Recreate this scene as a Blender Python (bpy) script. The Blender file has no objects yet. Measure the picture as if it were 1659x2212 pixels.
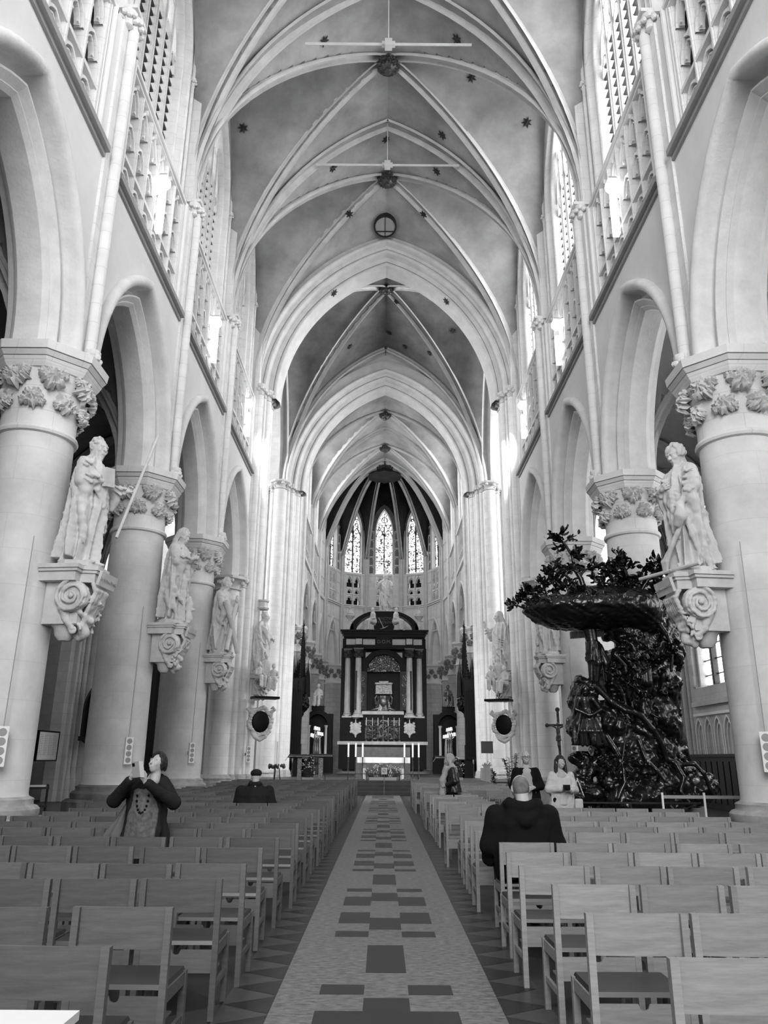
import bpy, bmesh, math, random
import numpy as np
from mathutils import Vector, Matrix, noise
random.seed(7); RNG=np.random.RandomState(5)
sc=bpy.context.scene; COL=sc.collection
PI=math.pi
# ---------------------------------------------------------------- camera, world, light, exposure
cam=bpy.data.cameras.new('camera'); camo=bpy.data.objects.new('camera',cam); COL.objects.link(camo)
FPX=1660.0
cam.sensor_fit='VERTICAL'; cam.sensor_height=36.0; cam.lens=FPX/2212*36.0; cam.clip_end=400; cam.clip_start=.05
th=math.atan(534/FPX); roll=.007
Fv=Vector((0,math.cos(th),math.sin(th))); Uv=Vector((0,-math.sin(th),math.cos(th))); Rv=Vector((1,0,0))
R2=Rv*math.cos(roll)+Uv*math.sin(roll); U2=-Rv*math.sin(roll)+Uv*math.cos(roll)
M=Matrix((R2,U2,-Fv)).transposed().to_4x4(); M.translation=Vector((-.04,0,1.6)); camo.matrix_world=M
sc.camera=camo
sc.view_settings.view_transform='Standard'; sc.view_settings.look='None'; sc.view_settings.gamma=1; sc.view_settings.use_curve_mapping=False
sc.view_settings.exposure=2.4
sc.cycles.max_bounces=6; sc.cycles.diffuse_bounces=4; sc.cycles.glossy_bounces=2; sc.cycles.transmission_bounces=1
sc.cycles.caustics_reflective=False; sc.cycles.caustics_refractive=False
sc.cycles.use_denoising=True
sc.cycles.sample_clamp_indirect=4.0
sc.cycles.use_light_tree=True
w=bpy.data.worlds.new('world'); sc.world=w; w.use_nodes=True
w.node_tree.nodes['Background'].inputs[0].default_value=(1,1,1,1); w.node_tree.nodes['Background'].inputs[1].default_value=.12
def area(name,loc,rot,sx,sy,power):
    l=bpy.data.lights.new(name,'AREA'); l.shape='RECTANGLE'; l.size=sx; l.size_y=sy; l.energy=power
    o=bpy.data.objects.new(name,l); COL.objects.link(o); o.location=loc; o.rotation_euler=rot; return o
area("west_window_daylight",(0,-9,13),(PI/2,0,0),9,14,900)
area('transept_window_daylight',(-21,39.5,19.5),(PI/2,0,-PI/2),8,11,900)
area('transept_window_daylight',(21,39.5,19.5),(PI/2,0,PI/2),8,11,1250)
PANE_L,PANE_R,PANE_AR,PANE_AL,PANE_APSE=.45,2.3,1.5,.2,.9
# ---------------------------------------------------------------- materials
def mat(name,c,rough=.7,spec=.3,var=.0,scale=2.,metal=0,emit=0,bump=0,bscale=30.,c2=None,stretch=None,coat=0,detail=6):
    m=bpy.data.materials.new(name); m.use_nodes=True; nt=m.node_tree; b=nt.nodes['Principled BSDF']
    c=(c,c,c) if not isinstance(c,tuple) else c
    b.inputs['Base Color'].default_value=(*c,1); b.inputs['Roughness'].default_value=rough
    b.inputs['Specular IOR Level'].default_value=spec; b.inputs['Metallic'].default_value=metal
    if coat: b.inputs['Coat Weight'].default_value=coat
    if emit: b.inputs['Emission Color'].default_value=(1,1,1,1); b.inputs['Emission Strength'].default_value=emit
    if var or c2 is not None or bump:
        tc=nt.nodes.new('ShaderNodeTexCoord'); mp=nt.nodes.new('ShaderNodeMapping'); nt.links.new(tc.outputs['Object'],mp.inputs[0])
        if stretch: mp.inputs['Scale'].default_value=stretch
    if var or c2 is not None:
        n=nt.nodes.new('ShaderNodeTexNoise'); n.inputs['Scale'].default_value=scale; n.inputs['Detail'].default_value=detail; n.inputs['Roughness'].default_value=.65
        r=nt.nodes.new('ShaderNodeValToRGB'); r.color_ramp.elements[0].position=.32; r.color_ramp.elements[1].position=.68
        k=c2 if c2 is not None else c[0]*(1-var)
        r.color_ramp.elements[0].color=(k,k,k,1); r.color_ramp.elements[1].color=(*c,1)
        nt.links.new(mp.outputs[0],n.inputs['Vector']); nt.links.new(n.outputs[0],r.inputs[0]); nt.links.new(r.outputs[0],b.inputs['Base Color'])
    if bump:
        n2=nt.nodes.new('ShaderNodeTexNoise'); n2.inputs['Scale'].default_value=bscale; n2.inputs['Detail'].default_value=4
        bp=nt.nodes.new('ShaderNodeBump'); bp.inputs['Strength'].default_value=bump; bp.inputs['Distance'].default_value=.02
        nt.links.new(mp.outputs[0],n2.inputs['Vector']); nt.links.new(n2.outputs[0],bp.inputs['Height']); nt.links.new(bp.outputs[0],b.inputs['Normal'])
    return m
def joints(m,wx,wz,amt=.12,off=.5,axes='YZ'):
    """faint ashlar joints multiplied into the stone's own colour"""
    nt=m.node_tree; b=nt.nodes['Principled BSDF']
    tc=nt.nodes.new('ShaderNodeTexCoord'); sp=nt.nodes.new('ShaderNodeSeparateXYZ'); cb=nt.nodes.new('ShaderNodeCombineXYZ')
    ad=nt.nodes.new('ShaderNodeMath'); ad.operation='ADD'
    nt.links.new(tc.outputs['Object'],sp.inputs[0]); nt.links.new(sp.outputs['X'],ad.inputs[0]); nt.links.new(sp.outputs['Y'],ad.inputs[1])
    nt.links.new(ad.outputs[0],cb.inputs['X']); nt.links.new(sp.outputs['Z'],cb.inputs['Y'])
    br=nt.nodes.new('ShaderNodeTexBrick'); br.inputs['Scale'].default_value=1; br.inputs['Brick Width'].default_value=wx; br.inputs['Row Height'].default_value=wz
    br.inputs['Mortar Size'].default_value=.008; br.inputs['Mortar Smooth'].default_value=.4; br.offset=off
    br.inputs['Color1'].default_value=(1,1,1,1); br.inputs['Color2'].default_value=(1-amt*.35,)*3+(1,); br.inputs['Mortar'].default_value=(1-amt*2,)*3+(1,)
    nt.links.new(cb.outputs[0],br.inputs['Vector'])
    mx=nt.nodes.new('ShaderNodeMix'); mx.data_type='RGBA'; mx.blend_type='MULTIPLY'; mx.inputs['Factor'].default_value=1
    src=b.inputs['Base Color'].links[0].from_socket if b.inputs['Base Color'].links else None
    if src: nt.links.new(src,mx.inputs['A'])
    else: mx.inputs['A'].default_value=b.inputs['Base Color'].default_value
    nt.links.new(br.outputs['Color'],mx.inputs['B']); nt.links.new(mx.outputs['Result'],b.inputs['Base Color'])
    return m
MT={}
MT['plaster']=mat('plaster',.72,.85,.2,var=.12,scale=.9,bump=.15,bscale=14)
MT['stone']=joints(mat('stone',.74,.8,.2,var=.16,scale=1.6,bump=.2,bscale=20),.75,.42,.10)
MT['ashlar']=joints(mat('ashlar',.50,.85,.2,var=.2,scale=1.3,bump=.2),.9,.38,.16)
MT['mould']=mat('moulding_stone',.72,.8,.2,var=.18,scale=2.2,bump=.35,bscale=16)
MT['column']=joints(mat('column_stone',.72,.75,.25,var=.32,scale=.7,bump=.15,bscale=12),1.3,.62,.05)
MT['colbase']=mat('base_stone',.22,.85,.2,var=.5,scale=3,bump=.3)
MT['colbase_pale']=mat('pale_base_stone',.45,.85,.2,var=.4,scale=3,bump=.3)
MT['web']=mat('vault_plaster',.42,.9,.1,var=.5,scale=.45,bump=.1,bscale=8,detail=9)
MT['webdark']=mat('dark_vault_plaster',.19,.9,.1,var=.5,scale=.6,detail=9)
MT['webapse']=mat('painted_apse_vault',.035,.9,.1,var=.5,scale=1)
MT['rib']=mat('rib_stone',.62,.8,.2,var=.22,scale=1.5)
MT['string']=mat('string_stone',.34,.8,.2,var=.15,scale=3)
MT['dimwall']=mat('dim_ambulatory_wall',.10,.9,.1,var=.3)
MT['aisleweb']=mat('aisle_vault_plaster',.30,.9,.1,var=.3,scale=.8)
MT['aislewall']=joints(mat('aisle_wall_stone',.5,.85,.2,var=.2,scale=1.3,bump=.2),.8,.4,.12)
MT['statue']=mat('carved_limestone',.62,.75,.25,var=.25,scale=3,bump=.1,bscale=25)
MT['iron']=mat('blackened_iron',.012,.5,.4)
MT['darkcap']=mat('dark_carving',.30,.8,.2,var=.4,scale=6)  # mottled darker tone for the choir and apse leaf carving
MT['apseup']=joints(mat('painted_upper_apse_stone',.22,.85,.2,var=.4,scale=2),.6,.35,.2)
MT['gold']=mat('dark_gilt',.06,.4,.5,var=.4,scale=6)
MT['white']=mat('white_paint',.8,.5,.3)
MT['grey']=mat('grey_paint',.3,.5,.3)
MT['black']=mat('black_marble',.005,.45,.12)
MT['blackmat']=mat('black_cloth',.006,.9,.15)
MT['lamp']=mat('lamp_glow',1,emit=4)
def pane(name,strength,cell=.16,dark=.6):
    """daylight seen through leaded glass"""
    m=bpy.data.materials.new(name); m.use_nodes=True; nt=m.node_tree; nt.nodes.clear()
    out=nt.nodes.new('ShaderNodeOutputMaterial'); em=nt.nodes.new('ShaderNodeEmission'); em.inputs['Strength'].default_value=strength
    tc=nt.nodes.new('ShaderNodeTexCoord'); v=nt.nodes.new('ShaderNodeTexVoronoi'); v.feature='DISTANCE_TO_EDGE'; v.inputs['Scale'].default_value=1/cell
    r=nt.nodes.new('ShaderNodeValToRGB'); r.color_ramp.elements[0].position=.02; r.color_ramp.elements[1].position=.07
    r.color_ramp.elements[0].color=(1-dark,)*3+(1,); r.color_ramp.elements[1].color=(1,1,1,1)
    nt.links.new(tc.outputs['Object'],v.inputs['Vector']); nt.links.new(v.outputs['Distance'],r.inputs[0]); nt.links.new(r.outputs[0],em.inputs['Color']); nt.links.new(em.outputs[0],out.inputs[0])
    return m
MT['paneL']=pane('leaded_glass_left',PANE_L,.12,.5); MT['paneR']=pane('leaded_glass_right',PANE_R,.2,.6)
MT['paneAR']=pane('aisle_glass_right',PANE_AR,.25,.5); MT['paneAL']=pane('aisle_glass_left',PANE_AL,.25,.5)
def stained(name,strength):
    m=bpy.data.materials.new(name); m.use_nodes=True; nt=m.node_tree; nt.nodes.clear()
    out=nt.nodes.new('ShaderNodeOutputMaterial'); em=nt.nodes.new('ShaderNodeEmission'); em.inputs['Strength'].default_value=strength
    tc=nt.nodes.new('ShaderNodeTexCoord'); v=nt.nodes.new('ShaderNodeTexVoronoi'); v.inputs['Scale'].default_value=9
    n=nt.nodes.new('ShaderNodeTexNoise'); n.inputs['Scale'].default_value=5; n.inputs['Detail'].default_value=8
    mx=nt.nodes.new('ShaderNodeMix'); mx.data_type='FLOAT'; mx.inputs[0].default_value=.55
    r=nt.nodes.new('ShaderNodeValToRGB'); r.color_ramp.elements[0].position=.36; r.color_ramp.elements[1].position=.60; e_=r.color_ramp.elements.new(.47); e_.color=(.2,.2,.2,1)
    r.color_ramp.elements[0].color=(.01,)*3+(1,); r.color_ramp.elements[2].color=(1,1,1,1)
    nt.links.new(tc.outputs['Object'],v.inputs['Vector']); nt.links.new(tc.outputs['Object'],n.inputs['Vector'])
    nt.links.new(v.outputs['Color'],mx.inputs[2]); nt.links.new(n.outputs[0],mx.inputs[3]); nt.links.new(mx.outputs[0],r.inputs[0])
    nt.links.new(r.outputs[0],em.inputs['Color']); nt.links.new(em.outputs[0],out.inputs[0]); return m
MT['paneC']=pane('choir_glass',3.5,.2,.6)
MT['stained']=stained('stained_glass',PANE_APSE)
# ---------------------------------------------------------------- object helpers
def tag(o,label=None,cat=None,group=None,kind=None):
    if label: o['label']=label
    if cat: o['category']=cat
    if group: o['group']=group
    if kind: o['kind']=kind
    return o
def empty(name,loc=(0,0,0),rz=0,label=None,cat=None,group=None,kind=None):
    o=bpy.data.objects.new(name,None); COL.objects.link(o); o.location=loc; o.rotation_euler=(0,0,rz); o.empty_display_size=.1
    return tag(o,label,cat,group,kind)
def dup(o,parent=None):
    c=o.copy(); COL.objects.link(c)
    if parent is not None: c.parent=parent
    for ch in list(o.children): dup(ch,c)
    return c
class MB:
    """collects vertices and faces, then links them as ONE mesh object"""
    def __init__(s,fn=None): s.v=[]; s.f=[]; s.mi=[]; s.fn=fn; s.m=0
    def add(s,vs,fs):
        n=len(s.v)
        s.v.extend([s.fn(*p) for p in vs] if s.fn else [tuple(p) for p in vs]); s.f.extend([[i+n for i in f] for f in fs]); s.mi.extend([s.m]*len(fs))
    def box(s,x0,x1,y0,y1,z0,z1):
        s.add([(x,y,z) for x in (x0,x1) for y in (y0,y1) for z in (z0,z1)],[(0,1,3,2),(4,6,7,5),(0,4,5,1),(2,3,7,6),(0,2,6,4),(1,5,7,3)])
    def obox(s,c,ax,ay,az):
        c=Vector(c);ax=Vector(ax);ay=Vector(ay);az=Vector(az)
        s.add([tuple(c+ax*i+ay*j+az*k) for i in(-1,1) for j in(-1,1) for k in(-1,1)],[(0,1,3,2),(4,6,7,5),(0,4,5,1),(2,3,7,6),(0,2,6,4),(1,5,7,3)])
    def prism(s,poly,z0,z1,top=None):
        n=len(poly); t=top or poly
        s.add([(x,y,z0) for x,y in poly]+[(x,y,z1) for x,y in t],[(i,(i+1)%n,n+(i+1)%n,n+i) for i in range(n)]+[tuple(range(n))[::-1],tuple(range(n,2*n))])
    def lathe(s,prof,c=(0,0,0),n=24,a0=0,a1=2*PI,fold=None,rot=0,sx=1,sy=1):
        cl=abs(a1-a0-2*PI)<1e-6; k=n if cl else n+1; vs=[]
        for r,z in prof:
            for i in range(k):
                a=a0+(a1-a0)*i/n+rot; rr=fold(r,z,a) if fold else r
                vs.append((c[0]+rr*math.cos(a)*sx,c[1]+rr*math.sin(a)*sy,c[2]+z))
        fs=[]
        for j in range(len(prof)-1):
            for i in range(n if cl else k-1):
                i2=(i+1)%k; fs.append((j*k+i,j*k+i2,(j+1)*k+i2,(j+1)*k+i))
        if prof[0][0]>1e-5: fs.append(tuple(range(k))[::-1])
        if prof[-1][0]>1e-5: fs.append(tuple((len(prof)-1)*k+i for i in range(k)))
        s.add(vs,fs)
    def tube(s,path,r,n=8,cap=True,flat=1):
        P=[Vector(p) for p in path]; rs=r if isinstance(r,(list,tuple)) else [r]*len(P); vs=[];ref=None
        for i,p in enumerate(P):
            t=(P[min(i+1,len(P)-1)]-P[max(i-1,0)]).normalized()
            if ref is None: ref=Vector((0,0,1)) if abs(t.z)<.9 else Vector((1,0,0))
            u=(ref-t*ref.dot(t)); u=u.normalized() if u.length>1e-5 else t.orthogonal().normalized(); ref=u; w=t.cross(u)
            for k in range(n):
                a=2*PI*k/n; vs.append(tuple(p+(u*math.cos(a)+w*math.sin(a)*flat)*rs[i]))
        fs=[(j*n+i,j*n+(i+1)%n,(j+1)*n+(i+1)%n,(j+1)*n+i) for j in range(len(P)-1) for i in range(n)]
        if cap: fs+=[tuple(range(n))[::-1],tuple((len(P)-1)*n+i for i in range(n))]
        s.add(vs,fs)
    def sweep(s,path,prof,closed=False):
        """profile (side, down) along a curve in a vertical plane"""
        P=[Vector(p) for p in path]; n=len(prof); vs=[]
        for i,p in enumerate(P):
            t=(P[min(i+1,len(P)-1)]-P[max(i-1,0)]).normalized()
            hd=(P[-1]-P[0]); hd.z=0
            if hd.length<1e-4: hd=Vector((1,0,0))
            side=hd.cross(Vector((0,0,1))).normalized(); nn=side.cross(t).normalized()
            for a,b in prof: vs.append(tuple(p+side*a+nn*b))
        m=n if closed else n-1
        s.add(vs,[(j*n+i,j*n+(i+1)%n,(j+1)*n+(i+1)%n,(j+1)*n+i) for j in range(len(P)-1) for i in range(m)])
    def ball(s,c,r,n=10,m=7,sx=1,sy=1,sz=1):
        vs=[];fs=[]
        for j in range(m+1):
            t=PI*j/m
            for i in range(n): a=2*PI*i/n; vs.append((c[0]+r*sx*math.sin(t)*math.cos(a),c[1]+r*sy*math.sin(t)*math.sin(a),c[2]+r*sz*math.cos(t)))
        for j in range(m):
            for i in range(n): fs.append((j*n+i,j*n+(i+1)%n,(j+1)*n+(i+1)%n,(j+1)*n+i))
        s.add(vs,fs)
    def grid(s,rows):
        k=len(rows[0]); vs=[p for r in rows for p in r]
        s.add(vs,[(j*k+i,j*k+i+1,(j+1)*k+i+1,(j+1)*k+i) for j in range(len(rows)-1) for i in range(k-1)])
    def build(s,name,mats,parent=None,smooth=None,loc=None,rz=0,label=None,cat=None,group=None,kind=None):
        me=bpy.data.meshes.new(name); me.from_pydata(s.v,[],s.f); me.validate()
        for m in (mats if isinstance(mats,(list,tuple)) else [mats]): me.materials.append(MT[m] if isinstance(m,str) else m)
        if len(s.mi)==len(me.polygons) and any(s.mi): me.polygons.foreach_set('material_index',s.mi)
        bm=bmesh.new(); bm.from_mesh(me); bmesh.ops.recalc_face_normals(bm,faces=bm.faces); bm.to_mesh(me); bm.free()
        if smooth is not None:
            me.polygons.foreach_set('use_smooth',[True]*len(me.polygons)); me.set_sharp_from_angle(angle=math.radians(smooth))
        o=bpy.data.objects.new(name,me); COL.objects.link(o)
        if parent: o.parent=parent
        if loc: o.location=loc
        if rz: o.rotation_euler=(0,0,rz)
        return tag(o,label,cat,group,kind)
# pointed arch: half span a, rise h
def arcR(a,h): return (h*h+a*a)/(2*a)
def arch_pts(a,h,e=0,n=12):
    """(offset from centre, height above spring) from left foot over the apex to right foot, inset e"""
    R=arcR(a,h); c=R-a; r=R-e; am=math.acos(max(-1,min(1,c/r)))
    right=[(r*math.cos(am*i/n)-c, r*math.sin(am*i/n)) for i in range(n+1)]
    return [(-x,z) for x,z in right]+right[::-1][1:]
def arch_sweep(mb,F,uc,zs,a,h,prof,zleg=None,n=12):
    """F(u,z,d)->xyz; prof list of (e,d)"""
    rows=[]
    for e,d in prof:
        p=[(uc+x,zs+z) for x,z in arch_pts(a,h,e,n)]
        if zleg is not None: p=[(p[0][0],zleg)]+p+[(p[-1][0],zleg)]
        rows.append([F(u,z,d) for u,z in p])
    mb.grid(rows)
def arch_fill(mb,F,uc,zs,a,h,ztop,d=0,u0=None,u1=None,n=12,zleg=None,e=0):
    """wall face above/around the arch up to ztop and out to u0..u1"""
    p=[(uc+x,zs+z) for x,z in arch_pts(a,h,e,n)]
    mb.grid([[F(u,z,d) for u,z in p],[F(u,ztop,d) for u,z in p]])
    zl=zs if zleg is None else zleg
    if u0 is not None: mb.grid([[F(u0,zl,d),F(u0,ztop,d)],[F(p[0][0],zl,d),F(p[0][0],ztop,d)]])
    if u1 is not None: mb.grid([[F(p[-1][0],zl,d),F(p[-1][0],ztop,d)],[F(u1,zl,d),F(u1,ztop,d)]])
def arch_pane(mb,F,uc,zs,a,h,z0,d,n=8):
    p=[(uc+x,zs+z) for x,z in arch_pts(a,h,0,n)]
    mb.grid([[F(u,z0,d) for u,z in p],[F(u,z,d) for u,z in p]])
def roll(ce,cd,r,n=6,a0=-90,a1=90):
    """half-round bulging to -d"""
    return [(ce+r*math.sin(math.radians(a0+(a1-a0)*i/n)), cd-r*math.cos(math.radians(a0+(a1-a0)*i/n))) for i in range(n+1)]
def strip(mb,F,u0,u1,z0,z1,d0,d1):
    """box in wall coordinates"""
    c=[F(u,z,d) for u in (u0,u1) for z in (z0,z1) for d in (d0,d1)]
    mb.add(c,[(0,1,3,2),(4,6,7,5),(0,4,5,1),(2,3,7,6),(0,2,6,4),(1,5,7,3)])
def barch(mb,F,uc,zs,a,h,w,d0,d1,n=8,zleg=None):
    """arched bar of width w between depths d0,d1"""
    arch_sweep(mb,F,uc,zs,a,h,[(0,d1),(0,d0),(w,d0),(w,d1)],zleg,n)
# ---------------------------------------------------------------- the setting
YC=[.7,6.95,13.2,19.45,25.7]; YX=31.95          # nave column lines, crossing pier line
BAYS=[(YC[i],(YC+[YX])[i+1]) for i in range(5)]
XF=5.9
ARCH_PROF=[(0,0)]+roll(.13,-.04,.13)+[(.26,.06),(.27,.26),(.32,.36),(.39,.36),(.44,.28),(.45,.16),(.49,.16),(.60,.30),(.62,.30),(.70,.40),(.70,.85),(.62,.95),(.5,1.0),(.42,1.15),(.30,1.2),(0,1.2)]
def wall_map(s,xf): return lambda u,z,d:(s*(xf+d),u,z)
def shaft_cluster(mb,s,xf,y,z0,z1,k=1.0,cap=True,w=.34):
    F=wall_map(s,xf)
    strip(mb,F,y-w,y+w,z0,z1,-.06,.3)
    for dy,dd,r in ((0,-.15,.12*k),(-.23*k,-.10,.085*k),(.23*k,-.10,.085*k),(-.125*k,-.07,.03*k),(.125*k,-.07,.03*k),(-w-.03,-.02,.065*k),(w+.03,-.02,.065*k)):
        mb.lathe([(r,z0),(r,z1)],(s*(xf+dd),y,0),10)
def leafcap(mb,c,r0,r1,z0,z1,n=12,oct_=True):
    """small foliated capital: ring, bell with crockets, moulded abacus"""
    x,y=c; H=z1-z0
    mb.lathe([(r0,z0),(r0*1.22,z0+.03*H),(r0*1.22,z0+.10*H),(r0,z0+.14*H),(r0*1.05,z0+.4*H),(r1*.85,z0+.72*H),(r1*.9,z0+.74*H),(r1,z0+.8*H),(r1,z1)],(x,y,0),8 if oct_ else 12,rot=PI/8)
    for j in range(8):
        a=2*PI*j/8+PI/8; q=.5+.12*(j%2)
        mb.ball((x+math.cos(a)*r1*.88,y+math.sin(a)*r1*.88,z0+(q)*H),H*.17,6,4)
def pier_cap(mb,pts,z0,z1):
    for (x,y,r) in pts: leafcap(mb,(x,y),r,r*1.75,z0,z1)
def tracery_bay(mb,F,y0,y1,z0,z1,n,db,df):
    """openwork: parapet arcade below, two-tier lancets above"""
    W=(y1-y0)/n; zp=z0+.95
    for i in range(n+1):
        y=y0+i*W; strip(mb,F,y-.05,y+.05,z0,z1,df,db); 
        strip(mb,F,y-.025,y+.025,z0,z1,df-.04,df)
    strip(mb,F,y0,y1,zp,zp+.10,df-.03,db); strip(mb,F,y0,y1,z0,z0+.06,df-.03,db); strip(mb,F,y0,y1,z1-.06,z1,df-.05,db)
    for i in range(n):
        yc=y0+(i+.5)*W; a=W/2-.05
        for (zs,h,zt) in ((zp-.48,.40,zp),(z1-1.75,.5,z1-1.15),(z1-.75,.62,z1-.06)):
            barch(mb,F,yc,zs,a,h,.06,df+.02,db-.04,5)
            barch(mb,F,yc,zs-.02,a-.1,h*.8,.035,df+.07,db-.06,5)
            arch_fill(mb,F,yc,zs,a,h,zt,df+.09,n=5)
            strip(mb,F,yc-a*.62,yc-a*.38,zs+.0,zs+.06,df+.06,df+.1); strip(mb,F,yc+a*.38,yc+a*.62,zs+.0,zs+.06,df+.06,df+.1)
        strip(mb,F,yc-.022,yc+.022,z1-.75+.55,z1,df-.02,db)
def clerestory(mbw,mbm,mbp,mbi,F,yc,a,z0,zs,h,d0,d1,lights=5,bars=11,barh=.05):
    """window: splayed moulded jambs in mbw, mullions/tracery mbm, glass mbp, iron mbi"""
    arch_sweep(mbw,F,yc,zs,a,h,[(-.3,d0-.02)]+roll(-.2,d0-.02,.1)+[(-.08,d0+.02),(-.04,d0+.12)]+roll(.04,d0+.14,.07)+[(.13,d0+.22),(.16,d1)],z0,12)
    ai=a-.16; R=arcR(a,h); hi=math.sqrt((R-.16)**2-(R-a)**2)
    arch_pane(mbp,F,yc,zs,ai,hi,z0,d1)
    W=2*ai/lights
    for i in range(1,lights):
        u=yc-ai+i*W
        x=abs(u-yc); zt=zs+math.sqrt(max(.01,(R-.16)**2-(x+R-a)**2))
        strip(mbm,F,u-.055,u+.055,z0,min(zt,zs+h*.62),d1-.22,d1-.01); strip(mbm,F,u-.02,u+.02,z0,min(zt,zs+h*.62),d1-.27,d1-.22)
    for i in range(lights):
        u=yc-ai+(i+.5)*W; lim=(R-.16)**2-(abs(u-yc)+W/2+R-a)**2
        zt=zs+(math.sqrt(lim) if lim>0 else 0); zz=min(zs+.4,zt-.1)-.35
        barch(mbm,F,u,zz,W/2,.6,.06,d1-.2,d1-.02,5)
    for sgn in (-1,1): barch(mbm,F,yc+sgn*ai*.5,zs+.1,ai*.5,h*.52,.08,d1-.2,d1-.02,7)
    for (q,zc,rr) in ((0,zs+h*.62,.36),(-.42,zs+h*.34,.22),(.42,zs+h*.34,.22),(0,zs+h*.33,.2)):
        ring=[F(yc+q*ai+math.cos(t)*rr,zc+math.sin(t)*rr,d1-.1) for t in [2*PI*k/12 for k in range(13)]]
        mbm.tube(ring,.05,5,cap=False)
    n=bars
    for k in range(n):
        z=z0+(k+.7)*(zs+.3-z0)/n; strip(mbi,F,yc-ai,yc+ai,z-barh/2,z+barh/2,d1-.03-barh*1.6,d1-.02)
def nave_side(s):
    side='left' if s<0 else 'right'; F=wall_map(s,XF)
    root=MB(); ml=MB(); st=MB(); tr=MB(); up=MB(); mm=MB(); sh=MB()
    parts=[]
    for bi,(y0,y1) in enumerate(BAYS):
        yc=(y0+y1)/2; zs=8.75; a=2.85; h=4.05
        arch_fill(root,F,yc,zs,a,h,13.5,0,y0,y1)
        arch_fill(root,F,yc,zs,a,h,13.5,1.2,y0,y1)
        arch_sweep(ml,F,yc,zs,a,h,ARCH_PROF,8.72,16)
        # string course below the gallery
        st.m=0
        for (za,zb,d) in ((13.38,13.48,-.06),(13.48,13.62,-.16),(13.62,13.68,-.12)): strip(st,F,y0+.36,y1-.36,za,zb,d,.1)
        # piers either side of the gallery recess and its back wall
        for u0,u1 in ((y0,y0+.62),(y1-.62,y1)): strip(root,F,u0,u1,13.5,17.15,.0,.9)
        for q in (y0+.62,y1-.62):
            for kk,(dd,rr) in enumerate(((.02,.06),(.10,.05),(.2,.05))):
                root.lathe([(rr,13.6),(rr,17.1)],(s*(XF+dd),q+(.06+.08*kk)*(1 if q<yc else -1),0),8)
        strip(root,F,y0+.6,y1-.6,13.5,17.15,.42,.5)
        strip(root,F,y0+.6,y1-.6,13.45,13.6,.0,.9); strip(root,F,y0,y1,17.05,17.15,.3,.95)
        if bi>0: tracery_bay(tr,F,y0+.86,y1-.86,13.62,17.0,6,.34,.10)
        # sill of the clerestory
        for (za,zb,d) in ((16.98,17.04,.10),(17.04,17.14,.0),(17.14,17.2,.05)): strip(root,F,y0+.55,y1-.55,za,zb,d,.9)
        root.grid([[F(y0+.5,17.24,.1),F(y1-.5,17.24,.1)],[F(y0+.5,17.6,.75),F(y1-.5,17.6,.75)]])
        # clerestory wall with window
        gl=MB(); ir=MB()
        arch_fill(up,F,yc,21.9,2.15+.3,3.3+.2,27.2,.32,y0,y1,zleg=17.15)
        clerestory(up,mm,gl,ir,F,yc,2.15,17.5,21.9,3.25,.36,.85,6,14,.07)
        wn=gl.build('window_%d'%(len(WINDOWS)+1),'paneL' if s<0 else 'paneR',None,kind='structure'); WINDOWS.append(wn)
        ir.build('saddle_bars','iron',wn)
        # window-jamb shafts with little capitals
        for q in (-1,1):
            u=yc+q*2.62; up.lathe([(.06,17.2),(.06,26)],(s*(XF+.26),u,0),8); leafcap(up,(s*(XF+.26),u),.065,.11,21.7,22.0)
    for k,y in enumerate(YC+[YX]):
        if k in (0,): continue
        c=MB(); shaft_cluster(c,s,XF,y,8.9,17.15) if k<5 else None
        if k<5:
            for dy in (-.2,0,.2): leafcap(c,(s*(XF-.14+abs(dy)*.3),y+dy),.09,.17,17.1,17.55)
            strip(c,F,y-.34,y+.34,17.5,17.6,-.3,.3)
            leafcap(c,(s*(XF-.22),y),.07,.15,8.65,9.05)
            strip(c,F,y-.3,y+.3,17.6,26,-.02,.35)
            CL.append((s,c))
    r=root.build('wall_'+side,'plaster',kind='structure')
    ml.build('arcade_arch_moulding','mould',r,smooth=35); st.build('string_course','string',r)
    up.build('clerestory_wall','stone',r,smooth=35); tr.build('gallery_tracery','stone',r); mm.build('window_tracery','stone',r,smooth=40)
    for ss,c in CL:
        if ss==s: c.build('wall_shaft','stone',r,smooth=40)
    return r
WINDOWS=[];CL=[]
WL=nave_side(-1); WR=nave_side(1)
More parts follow.
